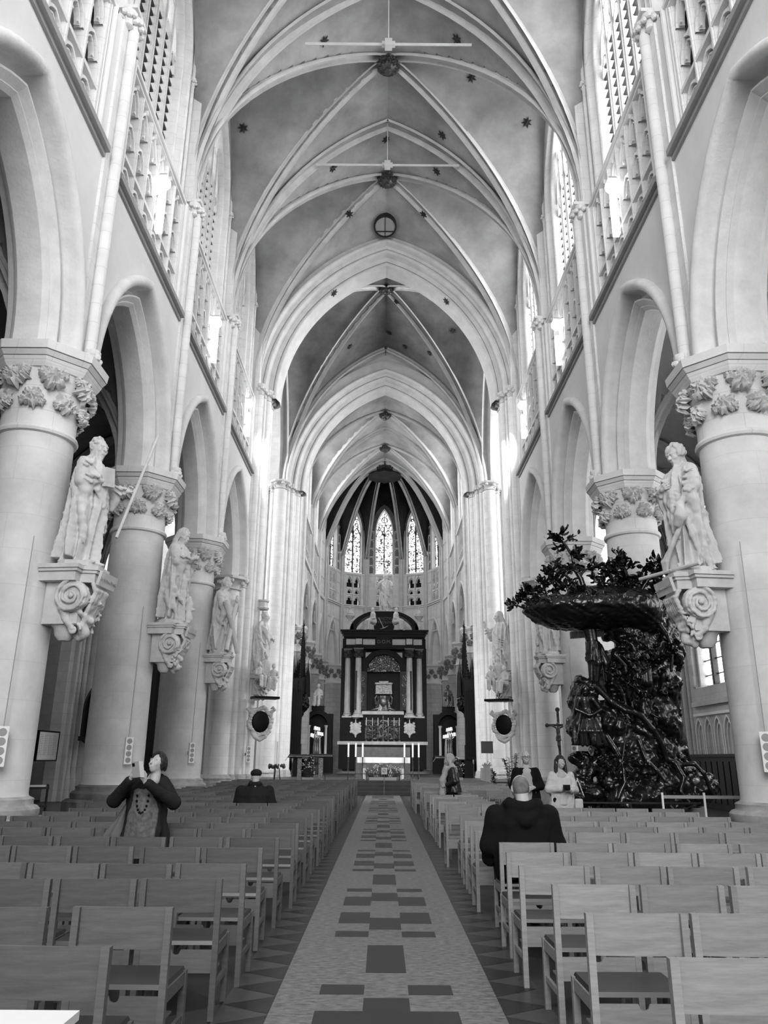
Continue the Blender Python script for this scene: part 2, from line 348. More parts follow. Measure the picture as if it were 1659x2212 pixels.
# ---- columns
def leaf_cluster(mb,c,out,tan,up,R):
    """crinkled rosette of stone foliage"""
    c=Vector(c); nr,na=6,40; ph=random.random()*6; rows=[]
    for j in range(nr+1):
        r=j/nr; row=[]
        for i in range(na+1):
            a=2*PI*i/na
            rad=R*r*(.70+.30*abs(math.cos(2.5*a+ph)))*(1+.13*math.sin(15*a+ph)*r)
            hgt=R*.62*(1-r**2.2)*(.70+.45*math.cos(5*a+ph*2)*r)+R*.22*math.sin(10*a+9*r+ph)*r+R*.12*math.sin(PI*3*r)
            if j==0: hgt=R*.42
            row.append(tuple(c+tan*(rad*math.cos(a))+up*(rad*math.sin(a))+out*hgt))
        rows.append(row)
    rim=[tuple(Vector(p)-out*R*.35) for p in rows[-1]]
    mb.grid(rows+[rim])
def column(s,k,y,label,zc=8.75,zb=.97,x=6.5,r=.70,rt=.655,dark=True,capscale=1.0,abac=1.02,ztop=None,detail=True,name='stone_column',grp=None,leaf='statue',shaft='column'):
    root=empty(name,(s*x,y,0),0,label,'column',grp)
    b=MB(); o8=lambda R:[(R*math.cos(PI/8+i*PI/4)/math.cos(PI/8),R*math.sin(PI/8+i*PI/4)/math.cos(PI/8)) for i in range(8)]
    b.prism(o8(.98*abac/1.02),0,.62*zb/.97); b.prism(o8(.98*abac/1.02),.62*zb/.97,.68*zb/.97,o8(.90*abac/1.02))
    b.lathe([(.88,.68),(.90,.72),(.90,.80),(.86,.84),(.80,.86),(.79,.9),(.80,.95),(.72,.99)],(0,0,zb-.97),32)
    b.build('base','colbase' if dark else 'colbase_pale',root,smooth=40)
    h=zc-8.75
    m=MB(); m.lathe([(r+.02,zb),(r,zb+.06),(r,zb+1),(r-.01,4.5),(rt,7.14+h)],n=40); m.build('shaft',shaft,root,smooth=40)
    c=MB(); c.lathe([(rt,7.12+h),(rt+.05,7.14+h),(rt+.07,7.19+h),(rt+.05,7.24+h),(rt+.0,7.27+h),(rt+.0,7.55+h),(rt+.08,8.0+h),(rt+.17,8.3+h)],n=40)
    R=abac
    for a,bz,q,t in ((.84,8.30,.88,8.36),(.88,8.36,.93,8.46),(.93,8.48,.99,8.56),(1.0,8.58,1.02,8.74)):
        c.prism(o8(a*R/1.02),bz+h,t+h,o8(q*R/1.02))
    cp=c.build('capital','stone',root,smooth=35)
    f=MB()
    for row,(zz,rr,nn,RR) in enumerate(((7.75,rt+.09,8,.16),(8.13,rt+.19,8,.185))):
        for j in range(nn):
            a=2*PI*(j+.5*row)/nn+.2; out=Vector((math.cos(a),math.sin(a),.15)).normalized(); tn=Vector((-math.sin(a),math.cos(a),0)); u=tn.cross(out)*-1
            cc=(rr*math.cos(a),rr*math.sin(a),zz+h)
            leaf_cluster(f,cc,out,tn,u,RR*1.25)
            if detail:
                for q in (-1,1): leaf_cluster(f,(cc[0]+tn.x*RR*q*.85,cc[1]+tn.y*RR*q*.85,cc[2]-.07+.16*row),out,tn,u,RR*.62)
    f.build('leaf_carving',leaf,cp,smooth=50)
    return root
for s in (-1,1):
    sd='left' if s<0 else 'right'
    opp=[None,'round column at the %s edge of the view carrying no statue'%sd,
     'nearest round %s column, under the saint %s'%(sd,'with the lance' if s<0 else 'looking down'),
     'round %s column %s'%(sd,'under the young long-haired saint' if s<0 else 'rising behind the dark carved pulpit'),
     'round %s column %s'%(sd,'under the saint with the diagonal cross' if s<0 else 'half hidden by the pulpit canopy branches')]
    for k in (2,3,4): column(s,k,YC[k],opp[k],dark=(s<0 and k==3))
    column(s,1,YC[1],'round %s arcade column nearest the camera, just outside the frame edge'%sd,dark=False)
# ---- vaults
def T_(a,h,x): R=arcR(a,h); return math.sqrt(max(0,R*R-(abs(x)+R-a)**2))
def vault(name,mw,xc,A,yc,B,zs,hT,hW,hD,parent=None,N=20,a_in=None,fmap=None):
    def D(u): return hD*(1-u**1.2)**.47 if u<1 else 0
    def T(u): return T_(1,hT/A,u)*A
    def W(v): return hW*(1-v**1.6)**.42 if v<1 else 0
    def z(u,v):
        if u>=1 and v>=1: return 0
        if v>=u: return D(u)+(T(u)-D(u))*(v-u)/(1-u)
        return D(v)+(W(v)-D(v))*(u-v)/(1-v)
    f=lambda t:math.copysign(abs(math.sin(t*PI/2))**1.0,t)
    mb=MB(fmap); rows=[]
    for i in range(-N,N+1):
        u=f(i/N); rows.append([(xc+A*u,yc+B*f(j/N),zs+z(abs(u),abs(f(j/N)))) for j in range(-N,N+1)])
    mb.grid(rows); return mb.build(name,mw,parent,smooth=30,kind='structure' if parent is None else None),D,T,W
RIB=[(-.17,-.1),(-.17,.0),(-.14,.05),(-.08,.1),(-.075,.17),(-.1,.2),(-.07,.28),(0,.31),(.07,.28),(.1,.2),(.075,.17),(.08,.1),(.14,.05),(.17,0),(.17,-.1)]
RIBT=[(-.26,-.1),(-.26,.02),(-.22,.06),(-.13,.12),(-.12,.18),(-.15,.22),(-.10,.33),(0,.37),(.10,.33),(.15,.22),(.12,.18),(.13,.12),(.22,.06),(.26,.02),(.26,-.1)]
def rib_diag(mb,xc,A,yc,B,zs,D,prof=RIB,n=18,quads=((1,1),(1,-1),(-1,1),(-1,-1)),k=1):
    for sx,sy in quads:
        P=[]
        for i in range(n+1):
            u=math.sin(PI/2*i/n)*.992; P.append((xc+sx*A*u*.985,yc+sy*B*u*.985,zs+D(u)-.05))
        P.append((P[-1][0],P[-1][1],zs-.3)); mb.sweep(P,[(a*k,b*k) for a,b in prof])
def rib_trans(mb,xc,A,y,zs,h,prof=RIBT,n=18,k=1,axis='x',B=None):
    for sx in (1,-1):
        P=[]
        for i in range(n+1):
            u=math.sin(PI/2*i/n); P.append((xc+sx*A*u*.97,y,zs+T_(1,h/A,u)*A-.03) if axis=='x' else (y,xc+sx*A*u*.97,zs+T_(1,h/A,u)*A-.03))
        P.append((P[-1][0],P[-1][1],zs-.4)); mb.sweep(P,[(a*k,b*k) for a,b in prof])
CE=empty('ceiling',(0,0,0),kind='structure')
def boss(name,x,y,z,label,r=.34):
    b=MB(); b.lathe([(.02,-.42),(.12,-.40),(.16,-.34),(.14,-.28),(.26,-.22),(.33,-.12),(.30,-.02),(.37,.1),(.3,.2)],n=20,fold=lambda r_,z_,a:r_*(1+.14*math.sin(6*a+z_*20)))
    root=empty(name,(x,y,z),0,label,'roof boss')
    o=b.build('carved_knob','gold',root,smooth=50)
    l=MB()
    for j in range(8):
        a=2*PI*j/8; out=Vector((math.cos(a),math.sin(a),-.5)).normalized(); tn=Vector((-math.sin(a),math.cos(a),0)); leaf_cluster(l,(r*math.cos(a),r*math.sin(a),-.08),out,tn,tn.cross(out),.17)
    l.build('leaf_ring','gold',root,smooth=50)
ZS=17.6; AV=6.15
ribs=MB()
for i,(y0,y1) in enumerate(BAYS):
    yc=(y0+y1)/2
    dip=(lambda x,y,z:(x,y,z-(.85*((y-28.8)/3.15)**1.2*max(0,1-abs(x)/6.2) if y>28.8 else 0))) if y0>25 else None   # the web sinks toward the lower crossing arch
    o,D,T,W=vault('vault_web','web',0,AV,yc,3.125,ZS,9.45,8.6,9.5,CE,N=22,fmap=dip)
    ribs.fn=dip; rib_diag(ribs,0,AV,yc,3.125,ZS,D); ribs.fn=None
for y in YC: rib_trans(ribs,0,AV,y,ZS,9.4)
ribs.build('vault_ribs','rib',CE,smooth=40)
boss('roof_boss',0,22.575,26.7,'dark carved boss where the nearest visible nave ribs meet')
boss('roof_boss',0,28.825,26.85,'dark carved boss in front of the round ceiling hatch')
# iron ties of the vault, lamp rods
def hbar(name,y,z,hx,label):
    m=MB(); m.tube([(-hx,y,z),(hx,y,z)],.045,6); m.box(-.12,.12,y-.12,y+.12,z-.14,z+.14)
    m.box(-.22,.22,y-.07,y+.07,z-.07,z+.07)
    root=empty(name,(0,0,0),0,label,'ceiling bar'); m.build('rail','rib',root)
    q=MB(); q.tube([(0,y,z+.1),(0,y,z+2.6)],.02,5); q.build('drop_rod','rib',root)
hbar('ceiling_bar',19.45,24.1,2.75,'pale horizontal bar hung under the vault nearest the top of the view')
hbar('ceiling_bar',25.7,24.85,2.95,'pale horizontal bar hung farther along the vault above the second boss')
# ---- crossing: west and east arches with compound piers
CW=MB(); CW2=MB()
PROFX=[(-.6,.0),(0,0)]+roll(.12,-.02,.1)+[(.25,.1),(.28,.2),(.40,.24)]+roll(.5,.3,.09)+[(.62,.42),(.66,.55),(.85,.6)]+roll(.95,.68,.1)+[(1.08,.8),(1.12,.9),(1.15,1.0),(1.15,1.5),(1.0,1.7),(.6,1.9),(0,2.0)]
F=lambda u,z,d:(u,31.95+d,z)
arch_sweep(CW,F,0,17.6,6.15,8.45,PROFX,17.6,24)
F2=lambda u,z,d:(u,44.9+d,z)
arch_sweep(CW,F2,0,17.6,6.15,8.3,PROFX,17.6,24)
# spandrel walls above both arches
arch_fill(CW2,F,0,17.6,6.0,8.3,29.5,.2,-8,8,n=16); arch_fill(CW2,F,0,17.6,6.0,8.3,29.5,1.9,-8,8,n=16)
arch_fill(CW2,F2,0,17.6,6.0,8.2,29.5,.2,-8,8,n=16); arch_fill(CW2,F2,0,17.6,6.0,8.2,29.5,1.9,-8,8,n=16)
cw=CW2.build('wall_crossing','plaster',kind='structure'); CW.build('crossing_arch_moulding','rib',cw,smooth=35)
def pier(s,y0,y1,label,xi=5.45,pts=()):
    root=empty('compound_pier',(s*6.6,(y0+y1)/2,0),0,label,'pier')
    b=MB(lambda x,y,z:(s*(x-6.6),y-(y0+y1)/2,z))
    b.box(xi+.35,8.0,y0+.15,y1-.15,.9,27.5); bb=MB(b.fn)
    for (x,y,r,top) in pts:
        b.lathe([(r,1.0),(r,top-.55)],(x,y,0),14)
        bb.lathe([(r*1.5,0),(r*1.5,.7),(r*1.35,.78),(r*1.4,.86),(r*1.15,1.0)],(x,y,0),8,rot=PI/8)
        cc=MB(b.fn); leafcap(cc,(x,y),r,r*1.55,top-.55,top); cc.build('capital','statue',root,smooth=40)
    bb.box(xi+.1,8.15,y0-.05,y1+.05,0,.75); bb.box(xi+.2,8.1,y0+.05,y1-.05,.75,.95)
    b.build('shafts','stone',root,smooth=40); bb.build('base','colbase_pale',root,smooth=40); pass
    return root
for s in (-1,1):
    sd='left' if s<0 else 'right'
    pier(s,31.6,34.0,'clustered shaft pier on the %s before the crossing'%sd,5.45,
        [(6.5,31.45,.5,8.75),(5.95,31.55,.15,8.9),(5.72,31.9,.15,17.95),(5.62,32.25,.12,17.95),(5.52,32.6,.2,17.95),(5.5,33.05,.12,17.95),(5.6,33.4,.24,17.95),(5.85,33.85,.14,17.95),(6.3,34.0,.2,17.95),(6.9,34.05,.12,17.95)])
    pier(s,44.8,47.0,'clustered shaft pier on the %s at the choir entrance'%sd,5.6,
        [(7.4,44.85,.12,17.7),(6.85,44.7,.2,17.7),(6.45,44.75,.42,17.9),(6.0,45.0,.14,17.9),(5.82,45.35,.2,17.9),(5.7,45.75,.13,17.9),(5.62,46.1,.28,17.9),(5.6,46.7,.14,17.9)])
# crossing vault
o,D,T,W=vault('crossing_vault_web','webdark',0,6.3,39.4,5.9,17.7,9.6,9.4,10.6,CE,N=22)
cr=MB(); rib_diag(cr,0,6.3,39.4,5.9,17.7,D,RIBT,24)
rib_trans(cr,0,6.2,33.9,17.7,9.4); rib_trans(cr,0,6.2,44.8,17.7,9.4)
for s in (-1,1): rib_trans(cr,39.4,5.6,s*6.3,17.7,9.2,axis='y')
cr.build('crossing_ribs','rib',CE,smooth=40)
boss('roof_boss',0,39.4,28.2,'large dark boss over the crossing, above the big arch')
# transept arms (east wall, vault stub)
tw=MB()
for s in (-1,1):
    tw.box(min(s*8.1,s*22),max(s*8.1,s*22),45.6,46.0,0,27.5); tw.box(min(s*7.9,s*22),max(s*7.9,s*22),33.9,34.2,13.,27.5)
    tw.box(min(s*6.4,s*22),max(s*6.4,s*22),33.6,46,27.2,27.5)
    for x in (10.5,14.5,18.5): tw.lathe([(.25,0),(.25,27)],(s*x,45.5,0),10)
tw.build('wall_transept','aislewall',kind='structure')
# ---- choir walls and vault
CY=[48.0,54.3,60.7]; XCW=5.35
def panel_tracery(mb,F,u0,u1,z0,z1,nx,nz,d0=-.05,d1=.03,w=.045):
    for i in range(nx+1):
        u=u0+(u1-u0)*i/nx; strip(mb,F,u-w,u+w,z0,z1,d0,d1)
    for j in range(nz+1):
        z=z0+(z1-z0)*j/nz; strip(mb,F,u0,u1,z-w,z+w,d0,d1)
    for i in range(nx):
        for j in range(nz):
            uc=u0+(u1-u0)*(i+.5)/nx; a=(u1-u0)/nx/2-w; zt=z0+(z1-z0)*(j+1)/nz-w
            barch(mb,F,uc,zt-a*1.1,a,a*1.05,.035,d0+.02,d1,4)
def choir_side(s):
    F=wall_map(s,XCW); root=MB(); ml=MB(); tr=MB(); mm=MB(); sh=MB(); dk=MB()
    ys=[46.9]+CY
    wins=[]
    for (y0,y1) in ((41.9,48.0),(48.0,54.3),(54.3,60.7)):
        if y0<46: 
            strip(root,F,46.6,48,9.4,26,0,.8); continue
        yc=(y0+y1)/2; hw=(y1-y0)/2
        arch_fill(root,F,yc,9.5,hw-.3,3.75,14.3,0,y0,y1)
        arch_sweep(ml,F,yc,9.5,hw-.3,3.75,ARCH_PROF,9.4,12)
        strip(ml,F,y0,y1,14.2,14.45,-.14,.1); strip(ml,F,y0,y1,17.2,17.4,-.1,.3)
        panel_tracery(tr,F,y0+.6,yc-1.2,11.6,14.1,2,3); panel_tracery(tr,F,yc+1.2,y1-.6,11.6,14.1,2,3)
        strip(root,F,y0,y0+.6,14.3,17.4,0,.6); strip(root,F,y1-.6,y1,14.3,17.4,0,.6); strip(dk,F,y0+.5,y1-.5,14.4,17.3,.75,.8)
        tracery_bay(tr,F,y0+.6,y1-.6,14.45,17.2,6,.3,.06)
        g=MB(); ir=MB(); arch_fill(root,F,yc,21.2,2.0,3.3,26.2,.1,y0,y1,zleg=17.4)
        clerestory(root,mm,g,ir,F,yc,1.75,17.6,21.2,2.9,.12,.6,4,12,.05)
        wins.append((g,ir))
    for y in (48.0,54.3,60.7): shaft_cluster(sh,s,XCW,y,9.3,19.5,k=.9)
    r=root.build('wall_choir_'+('left' if s<0 else 'right'),'stone',kind='structure')
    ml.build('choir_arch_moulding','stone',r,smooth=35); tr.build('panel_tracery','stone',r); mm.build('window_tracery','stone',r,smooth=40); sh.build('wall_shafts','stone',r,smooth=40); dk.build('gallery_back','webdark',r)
    for g,ir in wins:
        wn=g.build('window_%d'%(len(WINDOWS)+1),'paneC',kind='structure'); WINDOWS.append(wn); ir.build('saddle_bars','iron',wn)
choir_side(-1); choir_side(1)
cr=MB(); ZC=17.4
for (y0,y1) in ((46.9,48.0+.2),(48.0,54.3),(54.3,60.7)):
    if y0<47:
        vault('choir_vault_web','web',0,5.6,47.4,.7,ZC,8.5,8.2,8.4,CE,N=14); continue
    yc=(y0+y1)/2; o,D,T,W=vault('choir_vault_web','web',0,5.6,yc,(y1-y0)/2,ZC,8.5,7.6,8.4,CE,N=18); rib_diag(cr,0,5.6,yc,(y1-y0)/2,ZC,D)
    
boss('roof_boss',0,51.2,25.5,'nearer of the two small dark bosses on the choir vault'); boss('roof_boss',0,57.5,25.5,'farther of the two small dark bosses on the choir vault')
for y in CY: rib_trans(cr,0,5.6,y,ZC,8.5)
cr.build('choir_ribs','rib',CE,smooth=40)
# ---- apse
AP=[(-5.35,60.7),(-5.02,63.4),(-3.8,66.5),(-1.6,67.6),(1.6,67.6),(3.8,66.5),(5.02,63.4),(5.35,60.7)]
ar=MB(); arm=MB(); art=MB(); adk=MB(); aro=MB(); arr=MB()
APW=[]; aup=MB()
MT['ashlarcol']=joints(mat('squared_block_stone',.5,.8,.2,var=.25,scale=1.2,bump=.2),.62,.36,.25)
for i in range(7):
    p=Vector((*AP[i],0)); q=Vector((*AP[i+1],0)); L=(q-p).length; t=(q-p)/L; n=Vector((-t.y,t.x,0))
    if n.y<0 and 1<=i<=5: n=-n
    if i==0: n=Vector((-1,0,0))
    if i==6: n=Vector((1,0,0))
    F=(lambda p,t,n:(lambda u,z,d:tuple(p+t*u+n*d+Vector((0,0,z)))))(p,t,n)
    uc=L/2; hw=L/2
    if i in (0,6):
        arch_fill(ar,F,uc,9.5,hw-.25,3.4,26,0,0,L,n=8); panel_tracery(art,F,.3,L-.3,14.5,22,3,5); arch_sweep(arm,F,uc,9.5,hw-.25,3.4,ARCH_PROF,9.3,8); strip(arm,F,0,L,14.2,14.45,-.12,.1); continue
    arch_fill(ar,F,uc,9.5,hw-.3,3.7,14.4,0,0,L,n=8); arch_sweep(arm,F,uc,9.5,hw-.3,3.7,[(e*.7,d) for e,d in ARCH_PROF],9.3,8)
    strip(arm,F,0,L,14.3,14.4,-.12,.1); strip(arm,F,0,L,14.42,14.52,-.2,.1); strip(arm,F,0,L,17.3,17.42,-.06,.1)
    panel_tracery(art,F,.2,L-.2,12.0,14.2,5,2,-.04,.02,.03)
    # gallery: two cusped lights over a pierced parapet, blank panels beside
    gw=.72
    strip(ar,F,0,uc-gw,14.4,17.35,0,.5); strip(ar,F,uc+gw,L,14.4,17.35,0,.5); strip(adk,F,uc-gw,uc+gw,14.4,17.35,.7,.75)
    panel_tracery(art,F,.18,uc-gw,14.5,17.3,1,3,-.04,.02,.03); panel_tracery(art,F,uc+gw,L-.18,14.5,17.3,1,3,-.04,.02,.03)
    tracery_bay(art,F,uc-gw,uc+gw,14.5,17.3,2,.3,.05)
    arch_fill(aup,F,uc,21.3,.84,2.4,25,.1,0,L,n=8,zleg=17.35)
    panel_tracery(art,F,.2,uc-.95,17.5,21.5,1,5,.05,.12,.03); panel_tracery(art,F,uc+.95,L-.2,17.5,21.5,1,5,.05,.12,.03)
    arch_sweep(ar,F,uc,21.3,.84,2.4,[(0,.1),(.0,.2),(.08,.35),(.1,.5)],17.6,8)
    g=MB(); ir=MB(); mm=MB(); arch_pane(g,F,uc,21.3,.74,2.3,17.6,.45)
    strip(mm,F,uc-.05,uc+.05,17.6,22.0,.3,.44)
    for qq in (-1,1):
        barch(mm,F,uc+qq*.37,21.0,.37,.75,.05,.3,.44,5)
        mm.tube([F(uc+qq*.34+math.cos(a)*.17,22.05+math.sin(a)*.17,.38) for a in [k*PI/5 for k in range(11)]],.035,5,cap=False)
    mm.tube([F(uc+math.cos(a)*.26,22.65+math.sin(a)*.26,.38) for a in [k*PI/6 for k in range(13)]],.04,5,cap=False)
    mm.tube([F(uc,22.4,.38),F(uc,23.3,.38)],.03,4)
    for k in range(9): strip(ir,F,uc-.74,uc+.74,17.9+k*.42,17.93+k*.42,.38,.43)
    for q2 in (-.37,.37):
        for dd in (-.37,.37): strip(ir,F,uc+q2+dd-.02,uc+q2+dd+.02,17.6,21.2,.4,.44)
    APW.append((g,ir,mm))
    # apse vault web: from the wall to the crown
    rows=[]
    for k in range(9):
        e=math.sin(PI/2*k/8); row=[]
        for j in range(9):
            u=L*j/8; base=p+t*u; sag=(1-abs(2*j/8-1)**1.6)**.5 if 0<j<8 else 0
            zb=19.2+ (4.6*sag)*(1-e); c=Vector((0,61.3,0)); pos=base*(1-e)+c*e+n*.1*(1-e)
            z=zb+(25.6-19.2)*math.sqrt(max(0,1-(1-e)**2)) if False else 19.2+4.9*sag*(1-e)**.8+6.4*(1-(1-e)**2.2)
            row.append((pos.x,pos.y,z))
        rows.append(row)
    aro.grid(rows)
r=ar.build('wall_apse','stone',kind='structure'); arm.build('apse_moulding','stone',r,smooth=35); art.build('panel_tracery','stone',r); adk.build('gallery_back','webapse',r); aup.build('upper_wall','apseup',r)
for g,ir,mm in APW:
    wn=g.build('window_%d'%(len(WINDOWS)+1),'stained',kind='structure'); WINDOWS.append(wn); ir.build('lead_bars','iron',wn); mm.build('window_tracery','iron',wn)
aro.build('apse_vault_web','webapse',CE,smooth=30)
for i in range(1,7):
    v=Vector((*AP[i],0)); c=Vector((0,61.3,0)); P=[]
    for k in range(15):
        e=math.sin(PI/2*k/14); pos=v*(1-e)+c*e; P.append((pos.x*.985,pos.y-.03*(1-e),18.6+6.9*(1-(1-e)**2.2)))
    arr.sweep(P[:-1],RIB)
    for dx,r_ in ((0,.12),(-.17,.07),(.17,.07)): arr.lathe([(r_,9.2),(r_,18.8)],(AP[i][0]*.975+dx,AP[i][1]-.12,0),8)
arr.build('apse_ribs','rib',CE,smooth=40)
boss('roof_boss',0,61.3,25.3,'dark star-like crown boss where the apse ribs meet',.6)
star_=MB(); star_.lathe([(0,25.05),(.7,25.0),(1.15,24.78),(1.45,24.5)],(0,61.5,0),36,fold=lambda r,z,a:r*(1+.10*(1 if int(a*36/(2*PI)+.5)%3==0 else -.3))); star_.build('painted_crown_star','webapse',CE,smooth=30)
# ambulatory backdrop: dim wall ring with bright windows seen between the choir columns
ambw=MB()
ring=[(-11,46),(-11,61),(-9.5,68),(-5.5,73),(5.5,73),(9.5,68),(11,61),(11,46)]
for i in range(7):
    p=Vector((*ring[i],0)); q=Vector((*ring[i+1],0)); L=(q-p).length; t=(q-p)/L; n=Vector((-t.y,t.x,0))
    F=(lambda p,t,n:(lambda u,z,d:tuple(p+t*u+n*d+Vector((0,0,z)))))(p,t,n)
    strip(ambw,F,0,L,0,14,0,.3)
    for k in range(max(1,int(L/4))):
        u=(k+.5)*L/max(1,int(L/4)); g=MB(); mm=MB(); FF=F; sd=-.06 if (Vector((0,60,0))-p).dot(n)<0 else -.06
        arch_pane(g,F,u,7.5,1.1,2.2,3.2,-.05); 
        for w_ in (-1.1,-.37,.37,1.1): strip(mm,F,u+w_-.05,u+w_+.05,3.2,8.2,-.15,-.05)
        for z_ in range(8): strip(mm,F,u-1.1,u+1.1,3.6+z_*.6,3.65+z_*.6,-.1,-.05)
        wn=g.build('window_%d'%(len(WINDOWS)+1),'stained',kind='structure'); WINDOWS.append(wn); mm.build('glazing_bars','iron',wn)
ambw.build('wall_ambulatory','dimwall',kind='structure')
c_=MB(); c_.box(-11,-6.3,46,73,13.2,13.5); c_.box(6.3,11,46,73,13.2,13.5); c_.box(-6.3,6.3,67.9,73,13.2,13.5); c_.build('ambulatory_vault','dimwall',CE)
for s in (-1,1):
    sd='left' if s<0 else 'right'
    for j,(x,y) in enumerate([(5.65,48.0),(5.65,54.3),(5.65,60.9)]):
        column(s,0,y,'%s choir column of squared blocks, %s'%(sd,['nearest, half hidden behind the crossing pier','with the dark choir stall spires against it','last straight one before the apse'][j]),zc=9.45,x=x,r=.62,rt=.60,abac=.86,dark=False,detail=False,name='choir_column',leaf='darkcap',shaft='ashlarcol')
    for j,(x,y) in enumerate([(5.35,63.9),(4.25,66.9)]):
        column(s,0,y,'round apse column %s of the high altar, %s'%(sd,['outer narrow one seen edge on','thick one right beside the black altarpiece'][j]),zc=9.3,x=x,r=.58+.18*j,rt=.56+.16*j,abac=.85+.2*j,dark=False,detail=False,name='apse_column',leaf='darkcap',shaft='ashlarcol')
# ---- aisles
def aisle(s):
    side='left' if s<0 else 'right'; XO=12.2; rows=[]; xc=s*(7.1+XO)/2; A=(XO-7.1)/2
    w=MB(); sh=MB(); rb=MB(); bl=MB()
    Fo=lambda u,z,d:(s*(XO+d),u,z)
    for bi,(y0,y1) in enumerate(BAYS):
        if bi==0: 
            strip(w,Fo,y0,y1,0,13,0,.4); 
        yc=(y0+y1)/2
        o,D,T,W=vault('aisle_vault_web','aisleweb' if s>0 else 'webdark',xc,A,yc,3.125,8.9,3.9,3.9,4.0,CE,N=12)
        rib_diag(rb,xc,A,yc,3.125,8.9,D,k=.75,n=12)
        if bi==0: continue
        if s>0:
            a=1.55; arch_fill(w,Fo,yc,8.6,a+.3,3.6,13.2,0,y0,y1,zleg=4.3); strip(w,Fo,y0,y1,0,4.3,0,.4); 
            w.grid([[Fo(yc-2,3.75,-.05),Fo(yc+2,3.75,-.05)],[Fo(yc-1.9,4.4,.35),Fo(yc+1.9,4.4,.35)]]); strip(w,Fo,yc-2.1,yc+2.1,3.6,3.78,-.16,.1)
            g=MB(); ir=MB(); mm=MB(); clerestory(w,mm,g,ir,Fo,yc,a+.16,4.35,8.6,3.3,.02,.4,3,8,.04)
            wn=g.build('window_%d'%(len(WINDOWS)+1),'paneAR',kind='structure'); WINDOWS.append(wn); ir.build('saddle_bars','iron',wn); mm.build('window_tracery','iron' if bi>=0 else 'stone',wn)
            for k in range(5):
                uc=yc-1.7+k*.85; barch(bl,Fo,uc,2.55,.38,.65,.07,-.12,.02,6,zleg=.8); barch(bl,Fo,uc,2.5,.27,.5,.05,-.06,.02,6,zleg=.8)
            strip(bl,Fo,yc-2.2,yc+2.2,3.25,3.35,-.1,.02); 
        else:
            # side-chapel openings, dim inside
            arch_fill(w,Fo,yc,6.8,2.2,3.4,13.2,0,y0,y1,zleg=0); arch_sweep(w,Fo,yc,6.8,2.2,3.4,[(0,0)]+roll(.1,0,.08)+[(.2,.1),(.35,.2),(.4,.6)],0,10)
            strip(w,lambda u,z,d:(s*(15.5+d),u,z),y0,y1,0,13,0,.3); 
            g=MB(); Fc=lambda u,z,d:(s*(15.45+d),u,z); mm=MB(); arch_pane(g,Fc,yc,8.2,1.3,2.2,4.4,0)
            for q in (-1.3,-.43,.43,1.3): strip(mm,Fc,yc+q-.06,yc+q+.06,4.4,9,-.12,0)
            for k in range(9): strip(mm,Fc,yc-1.3,yc+1.3,4.7+k*.5,4.74+k*.5,-.06,0)
            wn=g.build('window_%d'%(len(WINDOWS)+1),'paneAL',kind='structure'); WINDOWS.append(wn); mm.build('glazing_bars','iron',wn)
            for q in (y0,): strip(w,lambda u,z,d:(s*(XO+d),u,z),q-.55,q+.55,0,13,.3,3.4)
    for y in YC[1:]+[YX]:
        rib_trans(rb,xc,A,y,8.9,3.8,k=.8,n=12)
        for (dx,dy,r_) in ((-.25,0,.3),(-.12,-.42,.12),(-.12,.42,.12),(0,-.62,.1),(0,.62,.1)):
            sh.lathe([(r_*1.5,0),(r_*1.5,.7),(r_*1.2,.95),(r_,1.05),(r_,8.4),(r_*1.2,8.45),(r_*1.15,8.55),(r_*1.6,8.8),(r_*1.7,8.95)],(s*(XO+dx),y+dy,0),12)
        # back of the nave arcade: response shafts above the abaci
        sh.lathe([(.14,8.7),(.14,9.3)],(s*7.15,y,0),10)
    if s<0: w.box(-15.8,-12.2,31.9,32.3,0,13)
    r=w.build('wall_aisle_'+side,'aislewall',kind='structure'); sh.build('aisle_shafts','aislewall',r,smooth=40); rb.build('aisle_ribs','aislewall' if s>0 else 'aislewall',r,smooth=40)
    if s>0: bl.build('blind_arcade','stone',r)
aisle(-1); aisle(1)
# lean-to closing the aisles from outside light
lt=MB()
for s in (-1,1): lt.box(min(s*6.9,s*16),max(s*6.9,s*16),.7,31.9,13.25,13.45); lt.box(min(s*7.1,s*16),max(s*7.1,s*16),.4,.7,0,13.3)
lt.build('aisle_roof','aisleweb',CE)
# ---- floor
fl=MB()
def q(x0,x1,y0,y1,m,z=0): fl.m=m; fl.add([(x0,y0,z),(x1,y0,z),(x1,y1,z),(x0,y1,z)],[(0,1,2,3)])
MT['fl_mid']=mat('worn_grey_marble',.055,.36,.32,c2=.03,scale=2.2); MT['fl_light']=mat('flecked_pale_marble',.24,.36,.32,c2=.06,scale=13,stretch=(1,2.2,1),detail=10)
MT['fl_dark']=mat('black_marble_tile',.018,.36,.32,c2=.01,scale=4); MT['fl_mid2']=mat('mid_marble_tile',.07,.36,.32,c2=.04,scale=6,stretch=(1,2,1))
q(-22,22,-9,75,0,-.012)
YE=38.0
def segs(kind):
    out=[]; c=9.57-4.47*3
    while c<YE+3:
        for a,b in ((.5,1.1),(1.76,2.71)) if kind=='c' else ((.2,.8),(1.17,1.43)):
            if kind=='c' and a>1.7: out.append((c+a,c+b)); continue
            out+= [(c+a,c+b),(c-b,c-a)]
        c+=4.47
    return sorted(x for x in out if x[1]>-3 and x[0]<YE)
def stripcol(x0,x1,segl):
    y=-3.
    for a,b in segl:
        a=max(a,-3); b=min(b,YE)
        if a>y: q(x0,x1,y,a,1)
        q(x0,x1,a,b,2); y=b
    if y<YE: q(x0,x1,y,YE,1)
stripcol(-.16,.16,segs('c')); stripcol(-.48,-.16,segs('s')); stripcol(.16,.48,segs('s'))
